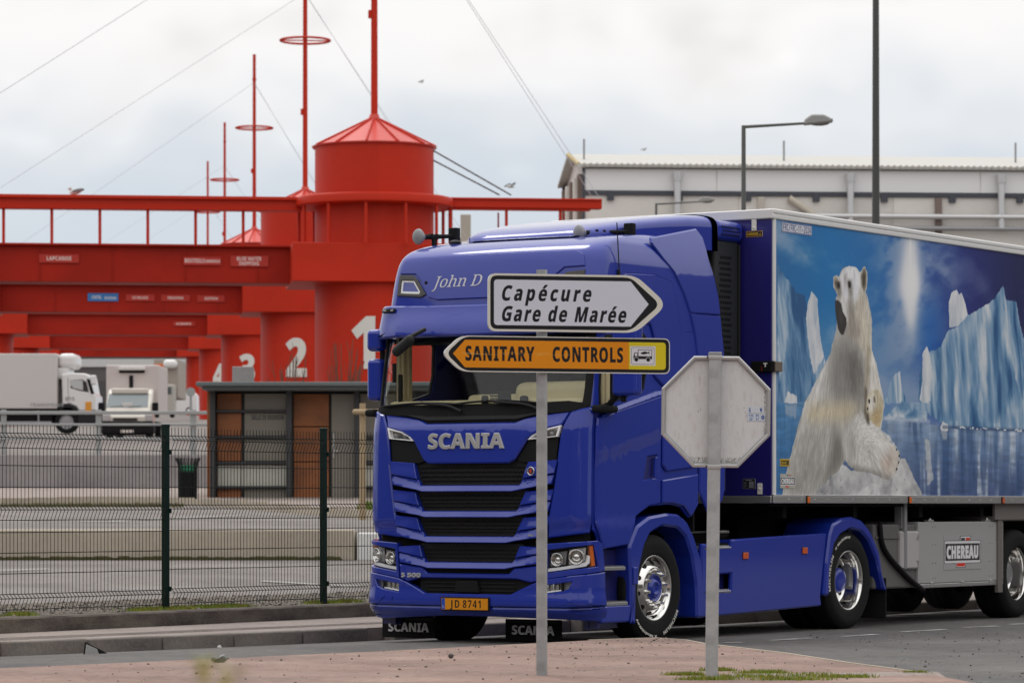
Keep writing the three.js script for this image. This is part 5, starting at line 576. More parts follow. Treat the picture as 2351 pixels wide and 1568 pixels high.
{
  const T = trailer, S0 = 2.1, S1 = 15.7, SL = S1 - S0, SC = (S0 + S1) / 2;
  const bodyWhite = std(lin(0.74, 0.74, 0.73), 0.45), bodyBlue = phy(lin(0.014, 0.012, 0.16), 0.4, { clearcoat: 0.9, clearcoatRoughness: 0.1 });
  part(T, 'box_body', rb(SL - 0.1, 2.72, 2.5, 0.02, SC, 2.72, 0), bodyWhite); part(T, 'roof', rb(SL - 0.02, 0.05, 2.5, 0.02, SC, 4.12, 0), bodyWhite);
  part(T, 'front_panel', ext(rounded([[-1.28, 1.36], [1.28, 1.36], [1.28, 4.08], [-1.28, 4.08]], 0.01), 0.06, 0.004).rotateY(-R90).translate(S0 + 0.06, 0, 0), bodyBlue);
  for (const g of [1, -1]) {
    part(T, 'corner_post', [rb(0.05, 2.74, 0.05, 0.02, S0 + 0.045, 2.72, g * 1.278)], bodyWhite);
    const m = new THREE.PlaneGeometry(6.55, 2.72), print = std(lin(1, 1, 1), 0.38, { map: g > 0 ? canvas(1650, 685, mural) : null }); if (g < 0) print.color = lin(0.15, 0.25, 0.4);
    part(T, 'side_print', g > 0 ? new THREE.PlaneGeometry(6.53, 2.72).translate(S0 + 0.07 + 3.265, 2.72, 1.2925) : bx(6.53, 2.72, 0.01, S0 + 3.33, 2.72, -1.288), print, g > 0 ? 'print of a white polar bear with its cub before icebergs' : undefined);
    part(T, 'side_panel', rb(SL - 0.06, 2.72, 0.05, 0.01, SC, 2.72, g * 1.265), bodyWhite); part(T, 'side_panel', bx(SL - 6.7, 2.7, 0.01, S0 + 6.6 + (SL - 6.6) / 2 - 0.05, 2.72, g * 1.2885), std(lin(0.2, 0.3, 0.45), 0.4));
    part(T, 'top_rail', [rb(SL, 0.05, 0.04, 0.012, SC, 4.105, g * 1.29), rb(SL, 0.055, 0.05, 0.02, SC, 4.155, g * 1.288)], bodyWhite);
    part(T, 'bottom_rail', [rb(SL, 0.075, 0.04, 0.01, SC, 1.325, g * 1.29), rb(SL, 0.012, 0.05, 0.004, SC, 1.366, g * 1.288)], M.alu);
    const riv = []; for (let k = 0; k < 30; k++) riv.push(new THREE.SphereGeometry(0.007, 6, 4).translate(S0 + 0.3 + k * 0.27, 1.325, g * 1.311)); part(T, 'rivet', riv, M.alu).userData.kind = 'stuff';
    for (const s of [2.79, 5.02, 7.29, 9.6, 11.9, 14.2]) { const k = sub(T, 'side_marker'); part(k, 'marker_base', rb(0.075, 0.074, 0.012, 0.003, s, 1.323, g * 1.312), M.black); part(k, 'marker_lens', rb(0.05, 0.064, 0.014, 0.004, s + 0.004, 1.323, g * 1.317), s > 7 && s < 8 ? M.orange : M.amber); }
  }
  part(T, 'top_rail', [rb(0.05, 0.1, 2.6, 0.016, S0 + 0.005, 4.13, 0)], bodyWhite); part(T, 'bottom_rail', [rb(0.05, 0.075, 2.56, 0.01, S0 + 0.02, 1.325, 0)], M.alu);
  // refrigeration unit on the nose
  const perf = std(lin(0.03, 0.032, 0.034), 0.6, { bumpMap: rep(data(64, (x, y) => { const c = Math.hypot(x - 0.5, y - 0.5) < 0.36 ? 0 : 1; return [c, c, c]; }, false), 0.05), bumpScale: 0.02 });
  part(T, 'cooling_unit', [rb(0.48, 1.95, 1.86, 0.05, 1.85, 2.9, 0)], std(lin(0.02, 0.023, 0.026), 0.6)); part(T, 'unit_cover', [rb(0.54, 0.2, 1.96, 0.07, 1.83, 3.955, 0, 0, 4)], M.paint);
  { const holes = []; for (let j = 0; j < 30; j++) for (let i = 0; i < 5; i++) holes.push(new THREE.CylinderGeometry(0.017, 0.017, 0.006, 6).rotateX(R90).translate(1.7 + i * 0.045 + (j % 2) * 0.022, 2.1 + j * 0.055, 0.9315)); part(T, 'vent_hole', holes, M.black).userData.kind = 'stuff'; const top = []; for (let j = 0; j < 3; j++) for (let i = 0; i < 9; i++) top.push(new THREE.CylinderGeometry(0.014, 0.014, 0.006, 6).rotateX(R90).translate(1.66 + i * 0.04 + (j % 2) * 0.02, 3.915 + j * 0.035, 0.979)); part(T, 'vent_hole', top, M.black).userData.kind = 'stuff'; }
  part(T, 'unit_edge', rb(0.03, 1.9, 0.03, 0.01, 2.05, 2.88, 0.94), M.trim);
  for (const [y, z] of [[4.0, 1.09], [1.43, 1.155]]) { const c = part(T, 'front_marker', [rb(0.012, y > 3 ? 0.12 : 0.11, 0.055, 0.02, S0 - 0.008, y + (y > 3 ? 0.03 : 0), z), new THREE.SphereGeometry(0.012, 8, 6).translate(S0 - 0.012, y, z)], M.pale); }
  const label = (name, w, h, draw, place, turn = -R90) => { const m = part(T, name, bx(w, h, 0.003), M.pale); m.material = [M.pale, M.pale, M.pale, M.pale, std(lin(1, 1, 1), 0.5, { map: canvas(512, Math.max(32, Math.round(512 * h / w)), draw) }), M.pale]; m.position.set(...place); m.rotation.y = turn; return m; };
  label('sticker', 0.185, 0.055, (x, w, h) => { x.fillStyle = '#d8a21a'; x.fillRect(0, 0, w, h); x.fillStyle = '#15130f'; x.fillRect(10, 10, w - 20, h - 20); x.fillStyle = '#e0b020'; words(x, 'CARDEVER', 26, h * 0.74, w * 0.68, h * 0.46); words(x, 's.à', w * 0.78, h * 0.74, w * 0.14, h * 0.3); }, [S0 - 0.003, 3.94, 1.09]).userData.label = 'small black and yellow sticker';
  label('data_plate', 0.14, 0.1, (x, w, h) => { x.fillStyle = '#15161c'; x.fillRect(0, 0, w, h); x.strokeStyle = '#aeb0b6'; x.lineWidth = 6; x.strokeRect(8, 8, w - 16, h - 16); x.fillStyle = '#9a9ca4'; for (let j = 0; j < 5; j++) { x.fillRect(60, 110 + j * 46, 60 + (j % 2) * 60, 10); x.fillRect(260, 104 + j * 46, 190, 26); } x.fillRect(120, 40, 260, 22); }, [S0 - 0.003, 1.48, 1.03]);
  const disp = sub(T, 'display_unit'); part(disp, 'case', [rb(0.06, 0.11, 0.24, 0.01, S0 - 0.01, 2.63, 1.19), rb(0.16, 0.1, 0.03, 0.01, S0 + 0.05, 2.63, 1.31)], M.black); part(disp, 'bracket', rb(0.03, 0.07, 0.1, 0.006, S0 + 0.02, 2.56, 1.06), M.paintDark); part(disp, 'side_cover', rb(0.14, 0.096, 0.014, 0.004, S0 + 0.055, 2.63, 1.33), std(lin(0.16, 0.13, 0.1), 0.5)); { const s = part(disp, 'lettering', [bx(0.003, 0.012, 0.045, S0 - 0.042, 2.66, 1.235), bx(0.003, 0.04, 0.014, S0 - 0.0425, 2.645, 1.235)], M.white); part(disp, 'red_mark', bx(0.003, 0.05, 0.004, S0 - 0.042, 2.61, 1.195), std(lin(0.5, 0.02, 0.02), 0.5)); }
  label('sticker', 0.61, 0.098, (x, w, h) => { x.fillStyle = '#d5d8df'; x.fillRect(0, 0, w, h); x.strokeStyle = '#2c3f8e'; x.lineWidth = 5; x.strokeRect(5, 5, w - 10, h - 10); x.fillStyle = '#27357f'; words(x, 'FRC/FRC-11-2024', 14, h * 0.82, w - 28, h * 0.64, { family: 'monospace' }); }, [2.59, 4.015, 1.296], 0).userData.label = 'white sticker with dark blue lettering';
  const chereau = (x, w, h, full) => { const k = w / 512, X = (a) => a * k; x.fillStyle = full ? '#a3a3a3' : '#b9b5a8'; x.fillRect(0, 0, w, h); const tab = (pts, c) => { x.fillStyle = c; x.beginPath(); pts.forEach((p, i) => (i ? x.lineTo(X(p[0]), X(p[1])) : x.moveTo(X(p[0]), X(p[1])))); x.fill(); };
    tab([[222, 6], [372, 6], [362, 86], [212, 86]], '#2a2a2e'); tab([[230, 14], [364, 14], [356, 86], [222, 86]], '#d6d6d8'); tab([[236, 34], [290, 34], [284, 78], [230, 78]], '#3a3c40'); tab([[302, 34], [358, 34], [352, 78], [296, 78]], '#d23a26');
    x.fillStyle = '#26262a'; x.beginPath(); x.roundRect(X(4), X(72), X(504), X(332), X(22)); x.fill(); x.fillStyle = '#dadadb'; x.beginPath(); x.roundRect(X(11), X(79), X(490), X(318), X(18)); x.fill(); x.fillStyle = '#27272b'; x.fillRect(X(20), X(116), X(472), X(246)); x.fillStyle = '#e4e4e5'; words(x, 'CHEREAU', X(36), X(324), X(440), X(168), { space: 2, stroke: 9 });
    tab([[168, 400], [306, 400], [296, 466], [158, 466]], '#2a2a2e'); tab([[174, 398], [300, 398], [290, 456], [164, 456]], '#dadada'); tab([[180, 398], [294, 398], [284, 446], [170, 446]], '#d8301c'); };
  label('sticker', 0.3, 0.28, (x, w, h) => chereau(x, w, h, false), [2.4, 1.508, 1.296], 0).scale.set(1, 0.5, 1); label('sticker', 0.19, 0.072, (x, w, h) => { x.fillStyle = '#c9a516'; x.fillRect(0, 0, w, h); x.fillStyle = '#4a4218'; x.fillRect(30, 40, w - 60, h - 70); x.fillStyle = '#d9b01c'; words(x, 'CARDEVER', 44, h * 0.7, w * 0.6, h * 0.3); }, [2.34, 1.69, 1.296], 0).userData.label = 'small yellow sticker';
  // chassis
  part(T, 'chassis_beam', [bx(13, 0.4, 0.12, 9.2, 1.06, 0.5), bx(13, 0.4, 0.12, 9.2, 1.06, -0.5), bx(SL - 0.2, 0.04, 2.4, SC, 1.275, 0), ...Array.from({ length: 8 }, (_, k) => bx(0.08, 0.12, 2.3, 2.6 + k * 1.5, 1.2, 0))], M.under); part(T, 'kingpin_plate', bx(1.9, 0.06, 1.2, 3.1, 1.23, 0), M.under);
  part(T, 'support_frame', bx(0.07, 0.86, 0.07, 4.1, 0.86, 1.06), M.steel); part(T, 'support_frame', [bx(0.06, 0.7, 0.05, 5.12, 0.95, 1.19), bx(0.07, 0.25, 0.08, 5.1, 1.15, 1.15)], M.steel);
  { const d = std(lin(0.13, 0.125, 0.12), 0.7); part(T, 'battery_box', [rb(1.0, 0.68, 0.5, 0.03, 4.98, 0.73, 0.92), bx(0.96, 0.02, 0.52, 4.98, 0.93, 0.925)], d); part(T, 'stay_bar', tube([[4.55, 1.1, 1.2], [4.62, 0.85, 1.2], [5.1, 0.55, 1.2], [5.55, 0.36, 1.2]], 0.03), M.black); part(T, 'landing_leg', [bx(0.12, 0.9, 0.12, 4.9, 0.75, -0.9), bx(0.12, 0.7, 0.12, 5.5, 0.7, 0.8), rb(0.3, 0.04, 0.3, 0.01, 5.4, 0.36, 0.8)], M.under); }
  for (const g of [1, -1]) { const b = sub(T, 'pallet_box'); part(b, 'box', rb(2.1, 0.66, 0.9, 0.012, 6.49, 0.76, g * 0.75), std(lin(0.36, 0.36, 0.355), 0.55)); part(b, 'box_rail', [rb(2.07, 0.045, 0.06, 0.008, 6.5, 0.405, g * 1.17), ...[5.75, 6.5, 7.2].map((s) => rb(0.06, 0.06, 0.07, 0.006, s, 0.415, g * 1.18))], M.alu);
    part(b, 'hinge', [5.75, 7.15].flatMap((s) => [rb(0.12, 0.025, 0.06, 0.005, s, 1.1, g * 1.17), new THREE.SphereGeometry(0.018, 8, 6).translate(s, 1.115, g * 1.18)]), M.alu); part(b, 'rivet', [5.78, 7.18].flatMap((s) => [0.49, 0.65, 0.85, 1.04].flatMap((y) => [0, 0.07].map((d) => new THREE.SphereGeometry(0.008, 6, 4).translate(s + d, y, g * 1.2)))), M.steel);
    part(b, 'box_end', ext(rounded([[5.03, 0.59], [5.45, 0.59], [5.45, 0.7], [5.37, 0.7], [5.37, 0.88], [5.45, 0.88], [5.45, 0.995], [5.03, 0.995]], 0.02), 0.25, 0.02).translate(0, 0, g > 0 ? 0.96 : -1.21), std(lin(0.45, 0.43, 0.43), 0.45)); part(b, 'slot_back', bx(0.2, 0.2, 0.02, 5.4, 0.79, g * 1.15), M.trim); }
  label('emblem', 0.92, 0.88, (x, w, h) => { x.fillStyle = '#a2a2a1'; x.fillRect(0, 0, w, h); chereau(x, w, h, true); }, [6.5, 0.755, 1.2035], 0).userData.label = 'black, white and red maker’s panel on the box';
  trailer.children.at(-1).scale.set(1, 0.42, 1);
  part(T, 'mudguard', [bx(0.12, 1.0, 0.04, 7.42, 0.8, 1.2), bx(4.3, 0.05, 0.5, 9.4, 1.12, 0.95), bx(4.3, 0.18, 0.03, 9.4, 1.2, 1.22)], std(lin(0.2, 0.18, 0.17), 0.5, { metalness: 0.3 }));
  for (const s of [7.97, 9.28, 10.59]) { for (const g of [1, -1]) wheel(T, s, g * 1.0, g, 'super'); part(T, 'axle', rod([s, 0.5, -0.95], [s, 0.5, 0.95], 0.08), M.under); }
}

// ---------------------------------------------------------------- red gantries with their round towers
const NTH = ['first', 'second', 'third', 'fourth', 'fifth'];
function gantry(i, u, Z, eave, mastTop, ringUp, digit, drop = 0) {
  const x0 = (u - MIDX) * Z / FOCAL, base = ground(x0, Z), E = eave, turn = 6.5 * Math.PI / 180, R = 2.13;
  const t = thing('red_gantry', `red gantry with round tower, ${NTH[i]} from the front, ${['number 1 behind the mirror', 'white number 2 on its tower', 'white number 3 on its tower', 'white number 4 half hidden', 'farthest and lowest in view'][i]}`, 'gantry', [x0, 0, -Z], turn);
  const far = i > 1, y = (d) => E + d - (d < -0.5 ? drop : 0);                                                     // heights relative to the eave
  part(t, 'tower', new THREE.CylinderGeometry(R, R, E - base + 0.4, far ? 32 : 56, 1).translate(0, (E + base - 0.4) / 2, 0), M.red);
  { const roof = sub(t, 'roof'); part(roof, 'roof_cone', [new THREE.CylinderGeometry(0.22, R + 0.1, 1.0, 24, 1), new THREE.CylinderGeometry(R + 0.12, R + 0.1, 0.05, 24).translate(0, -0.5, 0), new THREE.CylinderGeometry(0.16, 0.26, 0.3, 16).translate(0, 0.55, 0)].map((g) => g.translate(0, y(0.52), 0)), M.redRoof); part(roof, 'roof_rib', Array.from({ length: 12 }, (_, k) => { const a = k / 12 * Math.PI * 2 + 0.2; return rod([Math.cos(a) * (R + 0.1), y(0.05), Math.sin(a) * (R + 0.1)], [Math.cos(a) * 0.2, y(1.05), Math.sin(a) * 0.2], 0.035, 5); }), M.red); }
  part(t, 'mast', [new THREE.CylinderGeometry(0.1, 0.125, mastTop - 1, 12).translate(0, y((mastTop + 1) / 2), 0), rb(0.12, 0.3, 0.12, 0.02, -0.16, y(4.8), 0), new THREE.CylinderGeometry(0.135, 0.135, 0.12, 12).translate(0, y(mastTop - 1.6), 0)], M.red);
  part(t, 'mast_ring', [new THREE.TorusGeometry(1.19, 0.055, 8, 40).rotateX(R90).translate(0, y(ringUp), 0), rod([-1.19, y(ringUp), 0], [1.19, y(ringUp), 0], 0.035, 6), rod([0, y(ringUp), -1.19], [0, y(ringUp), 1.19], 0.035, 6)], M.red);
  // ring walkway round the tower, posts, upper beam
  part(t, 'ring_beam', new THREE.LatheGeometry([[2.16, -2.14], [2.82, -2.14], [2.84, -2.09], [2.84, -1.86], [2.78, -1.8], [2.16, -1.77]].map(([r, d]) => new THREE.Vector2(r, y(d))), 56), M.red);
  for (let k = 0; k < 12; k++) { const a = k / 12 * Math.PI * 2 + 0.18; part(t, 'ring_post', new THREE.CylinderGeometry(0.06, 0.06, 1.5, 8).translate(2.72 * Math.cos(a), y(-2.83), 2.72 * Math.sin(a)), M.red); }
  const beam = (a, b) => [rb(b - a, 0.12, 0.8, 0.02, (a + b) / 2, y(-1.86), 0), rb(b - a, 0.32, 0.5, 0.02, (a + b) / 2, y(-2.07), 0), rb(b - a, 0.06, 0.66, 0.02, (a + b) / 2, y(-2.26), 0)];
  part(t, 'upper_beam', beam(-20.5, -2.6), M.red); part(t, 'upper_beam', [rb(5.6, 0.3, 0.5, 0.02, 5.4, y(-1.95), 0), rb(5.6, 0.07, 0.62, 0.02, 5.4, y(-1.78), 0), rb(5.2, 0.06, 0.4, 0.02, 5.2, y(-2.14), 0)], M.red);
  const post = new THREE.CylinderGeometry(0.055, 0.055, 1.5, 8); for (let k = 0; k < 10; k++) part(t, 'post', post.clone().translate(-4.69 - k * 1.69, y(-2.9), 0.1), M.red); for (const px of [2.75, 4.75, 6.7]) part(t, 'post', post.clone().translate(px, y(-2.9), 0.1), M.red); for (const px of [4.6, 2.35, 7.0]) part(t, 'rear_post', new THREE.CylinderGeometry(0.035, 0.035, 1.5, 6).translate(px, y(-2.9), -1.2), M.redDeep);
  // deep girder and the collars at its ends
  part(t, 'girder', uvBox(join([rb(26, 1.26, 1.6, 0.02, -14.5, y(-4.27), -0.1), rb(26, 0.08, 1.9, 0.02, -14.5, y(-3.6), 0)])), M.redDeep); for (const cx of [0, -17.5]) part(t, 'collar', uvBox(rb(6.1, 1.36, 4.8, 0.03, cx, y(-4.25), 0)), M.red);
  if (i < 2) for (let k = 0; k < 5; k++) part(t, 'stiffener', bx(0.05, 1.16, 0.04, -4.2 - k * 2.55, y(-4.27), 0.71), M.redDeep);
  part(t, 'far_leg', new THREE.CylinderGeometry(R, R, E - 5 - base + 0.4, 32, 1).translate(-17.5, (E - 5 + base - 0.4) / 2, 0), M.red);
  if (i === 1) part(t, 'handrail', rod([-18, y(-3.5), 1.1], [-3, y(-3.5), 1.1], 0.1, 6), M.redRoof);
  const cab = (p, q, r = 0.03) => rod([p[0], y(p[1]), p[2] ?? 0], [q[0], y(q[1]), q[2] ?? 0], r, 5);
  for (const c of [[[0, 10.5], [-18.6, -1.7]], [[0, 10.5], [7.9, -1.7]], [[0, 10.4, 0.1], [8.1, -1.7, 0.25]]]) part(t, 'guy_cable', cab(...c, 0.011), M.cable); if (!i) for (const d of [0, 0.35]) part(t, 'stay', cab([2.0, -0.05 - d, 0.4], [4.9 - d * 1.2, -1.65, 0.3], 0.03), std(lin(0.1, 0.1, 0.11), 0.6));
  if (digit) { const h = 1.85, w = digit === '1' ? 0.85 : 1.02; const g = warp(new TessellateModifier(0.18, 4).modify(plainGeo(letters(digit, w, h, 0.02, FB, 0, 0.03))), (x, yy, z) => { const a = (x - 0.29) / R - 0.12; return [(R + 0.006 + z) * Math.sin(a), y(-7.05) + yy, (R + 0.006 + z) * Math.cos(a)]; }); g.computeVertexNormals(); part(t, 'painted_number', g, M.pale); }
  return t;
}
const g1 = gantry(0, 859, 120, 14.06, 12.3, 8.1, '1'), g2 = gantry(1, 700, 160.6, 15.34, 12.3, 8.22, '2'), g3 = gantry(2, 583, 216, 18.05, 12.3, 7.57, '3', 0.95), g4 = gantry(3, 515, 280, 19.2, 14.1, 9.3, '4'), g5 = gantry(4, 476, 330, 20.8, 14.4, 9.4, null);
{ // name boards on the girders
  const board = (g, Z, u0, u1, v0, v1, label, lines, bg = '#b0200c') => { const w = (u1 - u0) * Z / FOCAL, h = (v1 - v0) * Z / FOCAL, c = sight((u0 + u1) / 2, (v0 + v1) / 2, Z - 0.95), m = part(g, 'name_board', bx(w, h, 0.05), M.red, label); m.material = Array.from({ length: 6 }, (_, k) => (k === 4 ? std(lin(1, 1, 1), 0.5, { map: canvas(256, Math.round(256 * h / w), (x, W, H) => { x.fillStyle = bg; x.fillRect(0, 0, W, H); x.fillStyle = '#dcd0cc'; for (const [s, a, b, c2, d] of lines) words(x, s, W * a, H * b, W * c2, H * d); }) }) : M.red)); m.position.copy(g.worldToLocal(V(...c))); m.position.z = 0.74; return m; };
  for (const g of [g1, g2, g3]) g.updateMatrixWorld();
  board(g1, 120, 91, 180, 589, 608, 'name board with one white word, left', [['LAPCANOE', 0.18, 0.72, 0.64, 0.48]]); board(g1, 120, 420, 505, 592, 611, 'name board with a long white word, middle', [['BOSTEELS', 0.03, 0.72, 0.54, 0.5], ['EMMERSUE', 0.58, 0.7, 0.4, 0.36]]); board(g1, 120, 528, 614, 589, 613, 'name board with two lines, right', [['BLUE WATER', 0.16, 0.45, 0.66, 0.36], ['SHIPPING', 0.22, 0.9, 0.54, 0.36]]);
  board(g2, 160.6, 201, 270, 676, 694, 'blue name board', [['CASTEL', 0.12, 0.7, 0.34, 0.4], ['SEAFOOD', 0.54, 0.76, 0.4, 0.34]], '#2a72b4'); board(g2, 160.6, 288, 353, 678, 693, 'red name board, left of three', [['LE RELAIS', 0.22, 0.7, 0.56, 0.42]]); board(g2, 160.6, 369, 434, 678, 693, 'red name board, middle of three', [['FRIGORIA', 0.22, 0.7, 0.56, 0.42]]); board(g2, 160.6, 452, 514, 679, 694, 'red name board, right of three', [['GEFISH', 0.26, 0.7, 0.5, 0.42]]); board(g3, 216, 396, 446, 739, 749, 'small red name board', [['ALIMAREE', 0.14, 0.74, 0.7, 0.5]]);
}

// ---------------------------------------------------------------- kiosk in front of the towers
{
  const Z = 74, k = Z / FOCAL, o = sight(465, 1155, Z), gy = ground(o[0], Z) + 0.08, t = thing('kiosk', 'flat roofed kiosk of orange and grey panels with dark steel posts', 'kiosk', [o[0], gy, -Z]);
  const U = (x) => ((700 + x * 0.3189) / 1.6333 - 465) * k, Yv = (y) => EYE + (HORIZON - (1400 + y * 0.3189) / 1.6333) * k - gy;   // measured on an enlargement of the kiosk
  const box = (name, x0, x1, y0, y1, d, z, mat, label) => part(t, name, uvBox(rb(U(x1) - U(x0), Yv(y0) - Yv(y1), d, 0.01, (U(x0) + U(x1)) / 2, (Yv(y0) + Yv(y1)) / 2, z)), mat, label);
  const dark = std(lin(0.042, 0.042, 0.045), 0.5), orange = std(lin(0.31, 0.1, 0.026), 0.5, { map: rep(grain(37, 256, [0.85, 0.85, 0.85], { speck: 0.1, blotch: 0.6 }), 1.6) }), grey = std(lin(0.23, 0.21, 0.175), 0.3), pale = std(lin(0.48, 0.48, 0.42), 0.35), roof = std(lin(0.12, 0.14, 0.145), 0.5);
  box('wall', 280, 2900, 220, 1510, 0.06, -0.32, dark); part(t, 'side_wall', rb(0.08, Yv(210) - Yv(1520), 2.6, 0.01, U(255), (Yv(210) + Yv(1520)) / 2, -1.3), orange); part(t, 'rear_room', bx(U(2900) - U(280), Yv(230) - Yv(1510), 2.2, (U(280) + U(2900)) / 2, (Yv(230) + Yv(1510)) / 2, -1.5), grey);
  part(t, 'roof', [rb(U(2900) - U(150), 0.09, 3.9, 0.02, (U(150) + U(2900)) / 2, Yv(142), -1.0), rb(U(2890) - U(215), 0.13, 3.6, 0.02, (U(215) + U(2890)) / 2, Yv(175), -1.0)], roof);
  for (const [a, b] of [[272, 335], [1170, 1235], [1968, 2030], [2620, 2690]]) box('post', a, b, 205, 1530, 0.14, 0.02, dark);
  const rowsY = [[235, 428], [462, 732], [775, 1030], [1078, 1325], [1362, 1475]];
  rowsY.forEach(([a, b], i) => { box('panel', 345, 630, a, b, 0.04, -0.2, i === 3 ? pale : orange); box('panel', 668, 1160, a, b, 0.04, -0.2, i === 3 ? pale : grey); box('panel', 2035, 2610, a, b, 0.04, -0.2, i === 3 ? pale : grey); });
  box('panel', 635, 665, 1078, 1325, 0.04, -0.2, pale); for (const y of [444, 750, 1052, 1342]) { box('mullion', 335, 1170, y - 15, y + 15, 0.08, -0.1, dark); box('mullion', 2030, 2620, y - 15, y + 15, 0.08, -0.1, dark); }
  for (const [a, b] of [[240, 620], [630, 1035], [1045, 1460]]) box('panel', 1248, 1664, a, b, 0.04, -0.2, orange); const d = box('door', 1695, 1965, 240, 1500, 0.05, -0.18, grey); void d;
  { const h = t.children.at(-1); const a = new THREE.Mesh(join([rb(0.03, 0.55, 0.03, 0.008, 0, 0, 0), rb(0.14, 0.03, 0.03, 0.008, 0.06, -0.12, 0.02)]), M.alu); a.name = 'handle'; a.position.set(U(1722), Yv(850), -0.13); h.add(a); }
  const L = part(t, 'lettering', letters('SALLE DE REUNION', U(1130) - U(750), 0.11, 0.005).translate((U(750) + U(1130)) / 2, Yv(515), -0.178), dark); L.geometry.computeVertexNormals();
  box('base', 280, 2900, 1480, 1560, 0.1, -0.05, std(lin(0.14, 0.14, 0.13), 0.9));
  solid('roof_box', uvBox(rb(0.46, 0.42, 0.4, 0.02).translate(...((p) => [p[0], gy + Yv(135) + 0.22, p[2]])(sight((700 + 660 * 0.3189) / 1.6333, 0, 74.8)))), M.greywall, 'pale grey box standing on the kiosk roof', 'roof unit');
}
{ // bin
  const p = sight(430, 1145, 72.5), y = ground(p[0], 72.5) + 0.08, t = thing('litter_bin', 'black slatted litter bin with flared rim and green liner', 'litter bin', [p[0], y, -72.5]), slat = [];
  part(t, 'body', new THREE.CylinderGeometry(0.18, 0.17, 0.62, 18).translate(0, 0.31, 0), M.black); for (let k = 0; k < 18; k++) { const a = k / 18 * Math.PI * 2, c = Math.cos(a), s = Math.sin(a); slat.push(tube([[0.19 * c, 0.02, 0.19 * s], [0.195 * c, 0.62, 0.195 * s], [0.2 * c, 0.78, 0.2 * s], [0.27 * c, 0.93, 0.27 * s]], 0.014, 8, 5)); } for (let k = 0; k < 18; k++) part(t, 'slat', slat[k], M.trim);
  part(t, 'liner', new THREE.CylinderGeometry(0.175, 0.18, 0.16, 18, 1, true).translate(0, 0.7, 0), std(lin(0.02, 0.26, 0.12), 0.6, { side: THREE.DoubleSide })); part(t, 'rim', new THREE.TorusGeometry(0.19, 0.014, 6, 28).rotateX(R90).translate(0, 0.64, 0), M.trim);
}
{ // wooden stake with cross rail
  const p = sight(832, 1155, 60), y = ground(p[0], 60), t = thing('tree_stake', 'pale round wooden stake with a cross rail beside the lorry mirror', 'wooden stake', [p[0], y - 0.1, -60]), top = EYE + (HORIZON - 926) * 60 / FOCAL - y + 0.1, ry = EYE + (HORIZON - 946) * 60 / FOCAL - y + 0.1, wood = std(lin(0.42, 0.32, 0.2), 0.85, { map: rep(grain(33, 128, [0.9, 0.88, 0.85], { speck: 0.2, blotch: 0.3 }), 0.4) });
  part(t, 'stake', new THREE.CylinderGeometry(0.055, 0.06, top, 12).translate(0, top / 2, 0), wood); part(t, 'stake', new THREE.CylinderGeometry(0.055, 0.06, top, 12).translate(1.3, top / 2, 0), wood); part(t, 'cross_rail', at3(new THREE.CapsuleGeometry(0.05, 1.5, 4, 10), 0.62, ry, 0.09, 0, 0, R90), wood);
}
{ // bare shrubs behind the kiosk
  const r = rng(88), bark = std(lin(0.12, 0.075, 0.05), 0.9);
  for (const [u, h, n, label] of [[665, 1.5, 26, 'bare twiggy shrub in front of the white number 2'], [785, 1.9, 34, 'bare twiggy shrub in front of the first tower beside the lorry']]) {
    const p = sight(u, 0, 79), y = ground(p[0], 79), t = thing('shrub', label, 'shrub', [p[0], y, -79], 0, 'bare shrubs behind the kiosk'), tw = [];
    for (let k = 0; k < n; k++) { const a = r() * 6.3, s = 0.15 + r() * 0.5, H = (1.7 + h) * (0.75 + 0.3 * r()); const P = [[0, 0, 0], [s * 0.4 * Math.cos(a), H * 0.5, s * 0.4 * Math.sin(a)], [s * Math.cos(a), H, s * Math.sin(a)]]; tw.push(tube(P, 0.008, 6, 4)); for (let j = 0; j < 4; j++) { const q = 0.45 + r() * 0.5, b = [P[2][0] * q, H * q, P[2][2] * q]; tw.push(rod(b, [b[0] + (r() - 0.5) * 0.35, b[1] + 0.2 + r() * 0.35, b[2] + (r() - 0.5) * 0.35], 0.004, 4)); } }
    part(t, 'stem', new THREE.CylinderGeometry(0.03, 0.05, 0.5, 8).translate(0, 0.25, 0), bark); part(t, 'twigs', tw, bark).userData.kind = 'stuff';
  }
}
{ // retaining wall and its railing
  solid('retaining_wall', uvBox(rb(36, 1.1, 0.3, 0.03, -14, 2.02, -85.18)), M.greywall, 'long grey concrete retaining wall behind the litter bin', 'wall');
  const a = sight(8, 0, 85.3)[0], b = sight(226, 0, 85.3)[0], L = b - a, t = thing('railing', 'grey metal railing with three rails on the retaining wall', 'railing', [a, 2.55, -85.2]);
  for (let k = -1; k < 6; k++) part(t, 'post', rb(0.14, 1.22, 0.06, 0.01, k * L, 0.55, 0), M.greypaint); for (const y of [1.08, 0.78, 0.42]) part(t, 'rail', rb(L * 6.4, y > 1 ? 0.09 : 0.06, 0.06, 0.015, L * 2.1, y, 0.06), M.greypaint);
}
{ // round sign seen from behind, by the far van
  const p = sight(437, 0, 95), y = ground(p[0], 95), t = thing('round_sign', 'grey back of a small round sign on a thin pole behind the railing', 'road sign', [p[0], y, -95]), top = EYE + (HORIZON - 892) * 95 / FOCAL - y;
  part(t, 'pole', new THREE.CylinderGeometry(0.035, 0.035, top, 8).translate(0, top / 2, 0), M.greypaint); part(t, 'disc', new THREE.CylinderGeometry(0.13, 0.13, 0.02, 20).rotateX(R90).translate(0, top - 0.1, 0.05), M.greypaint);
}

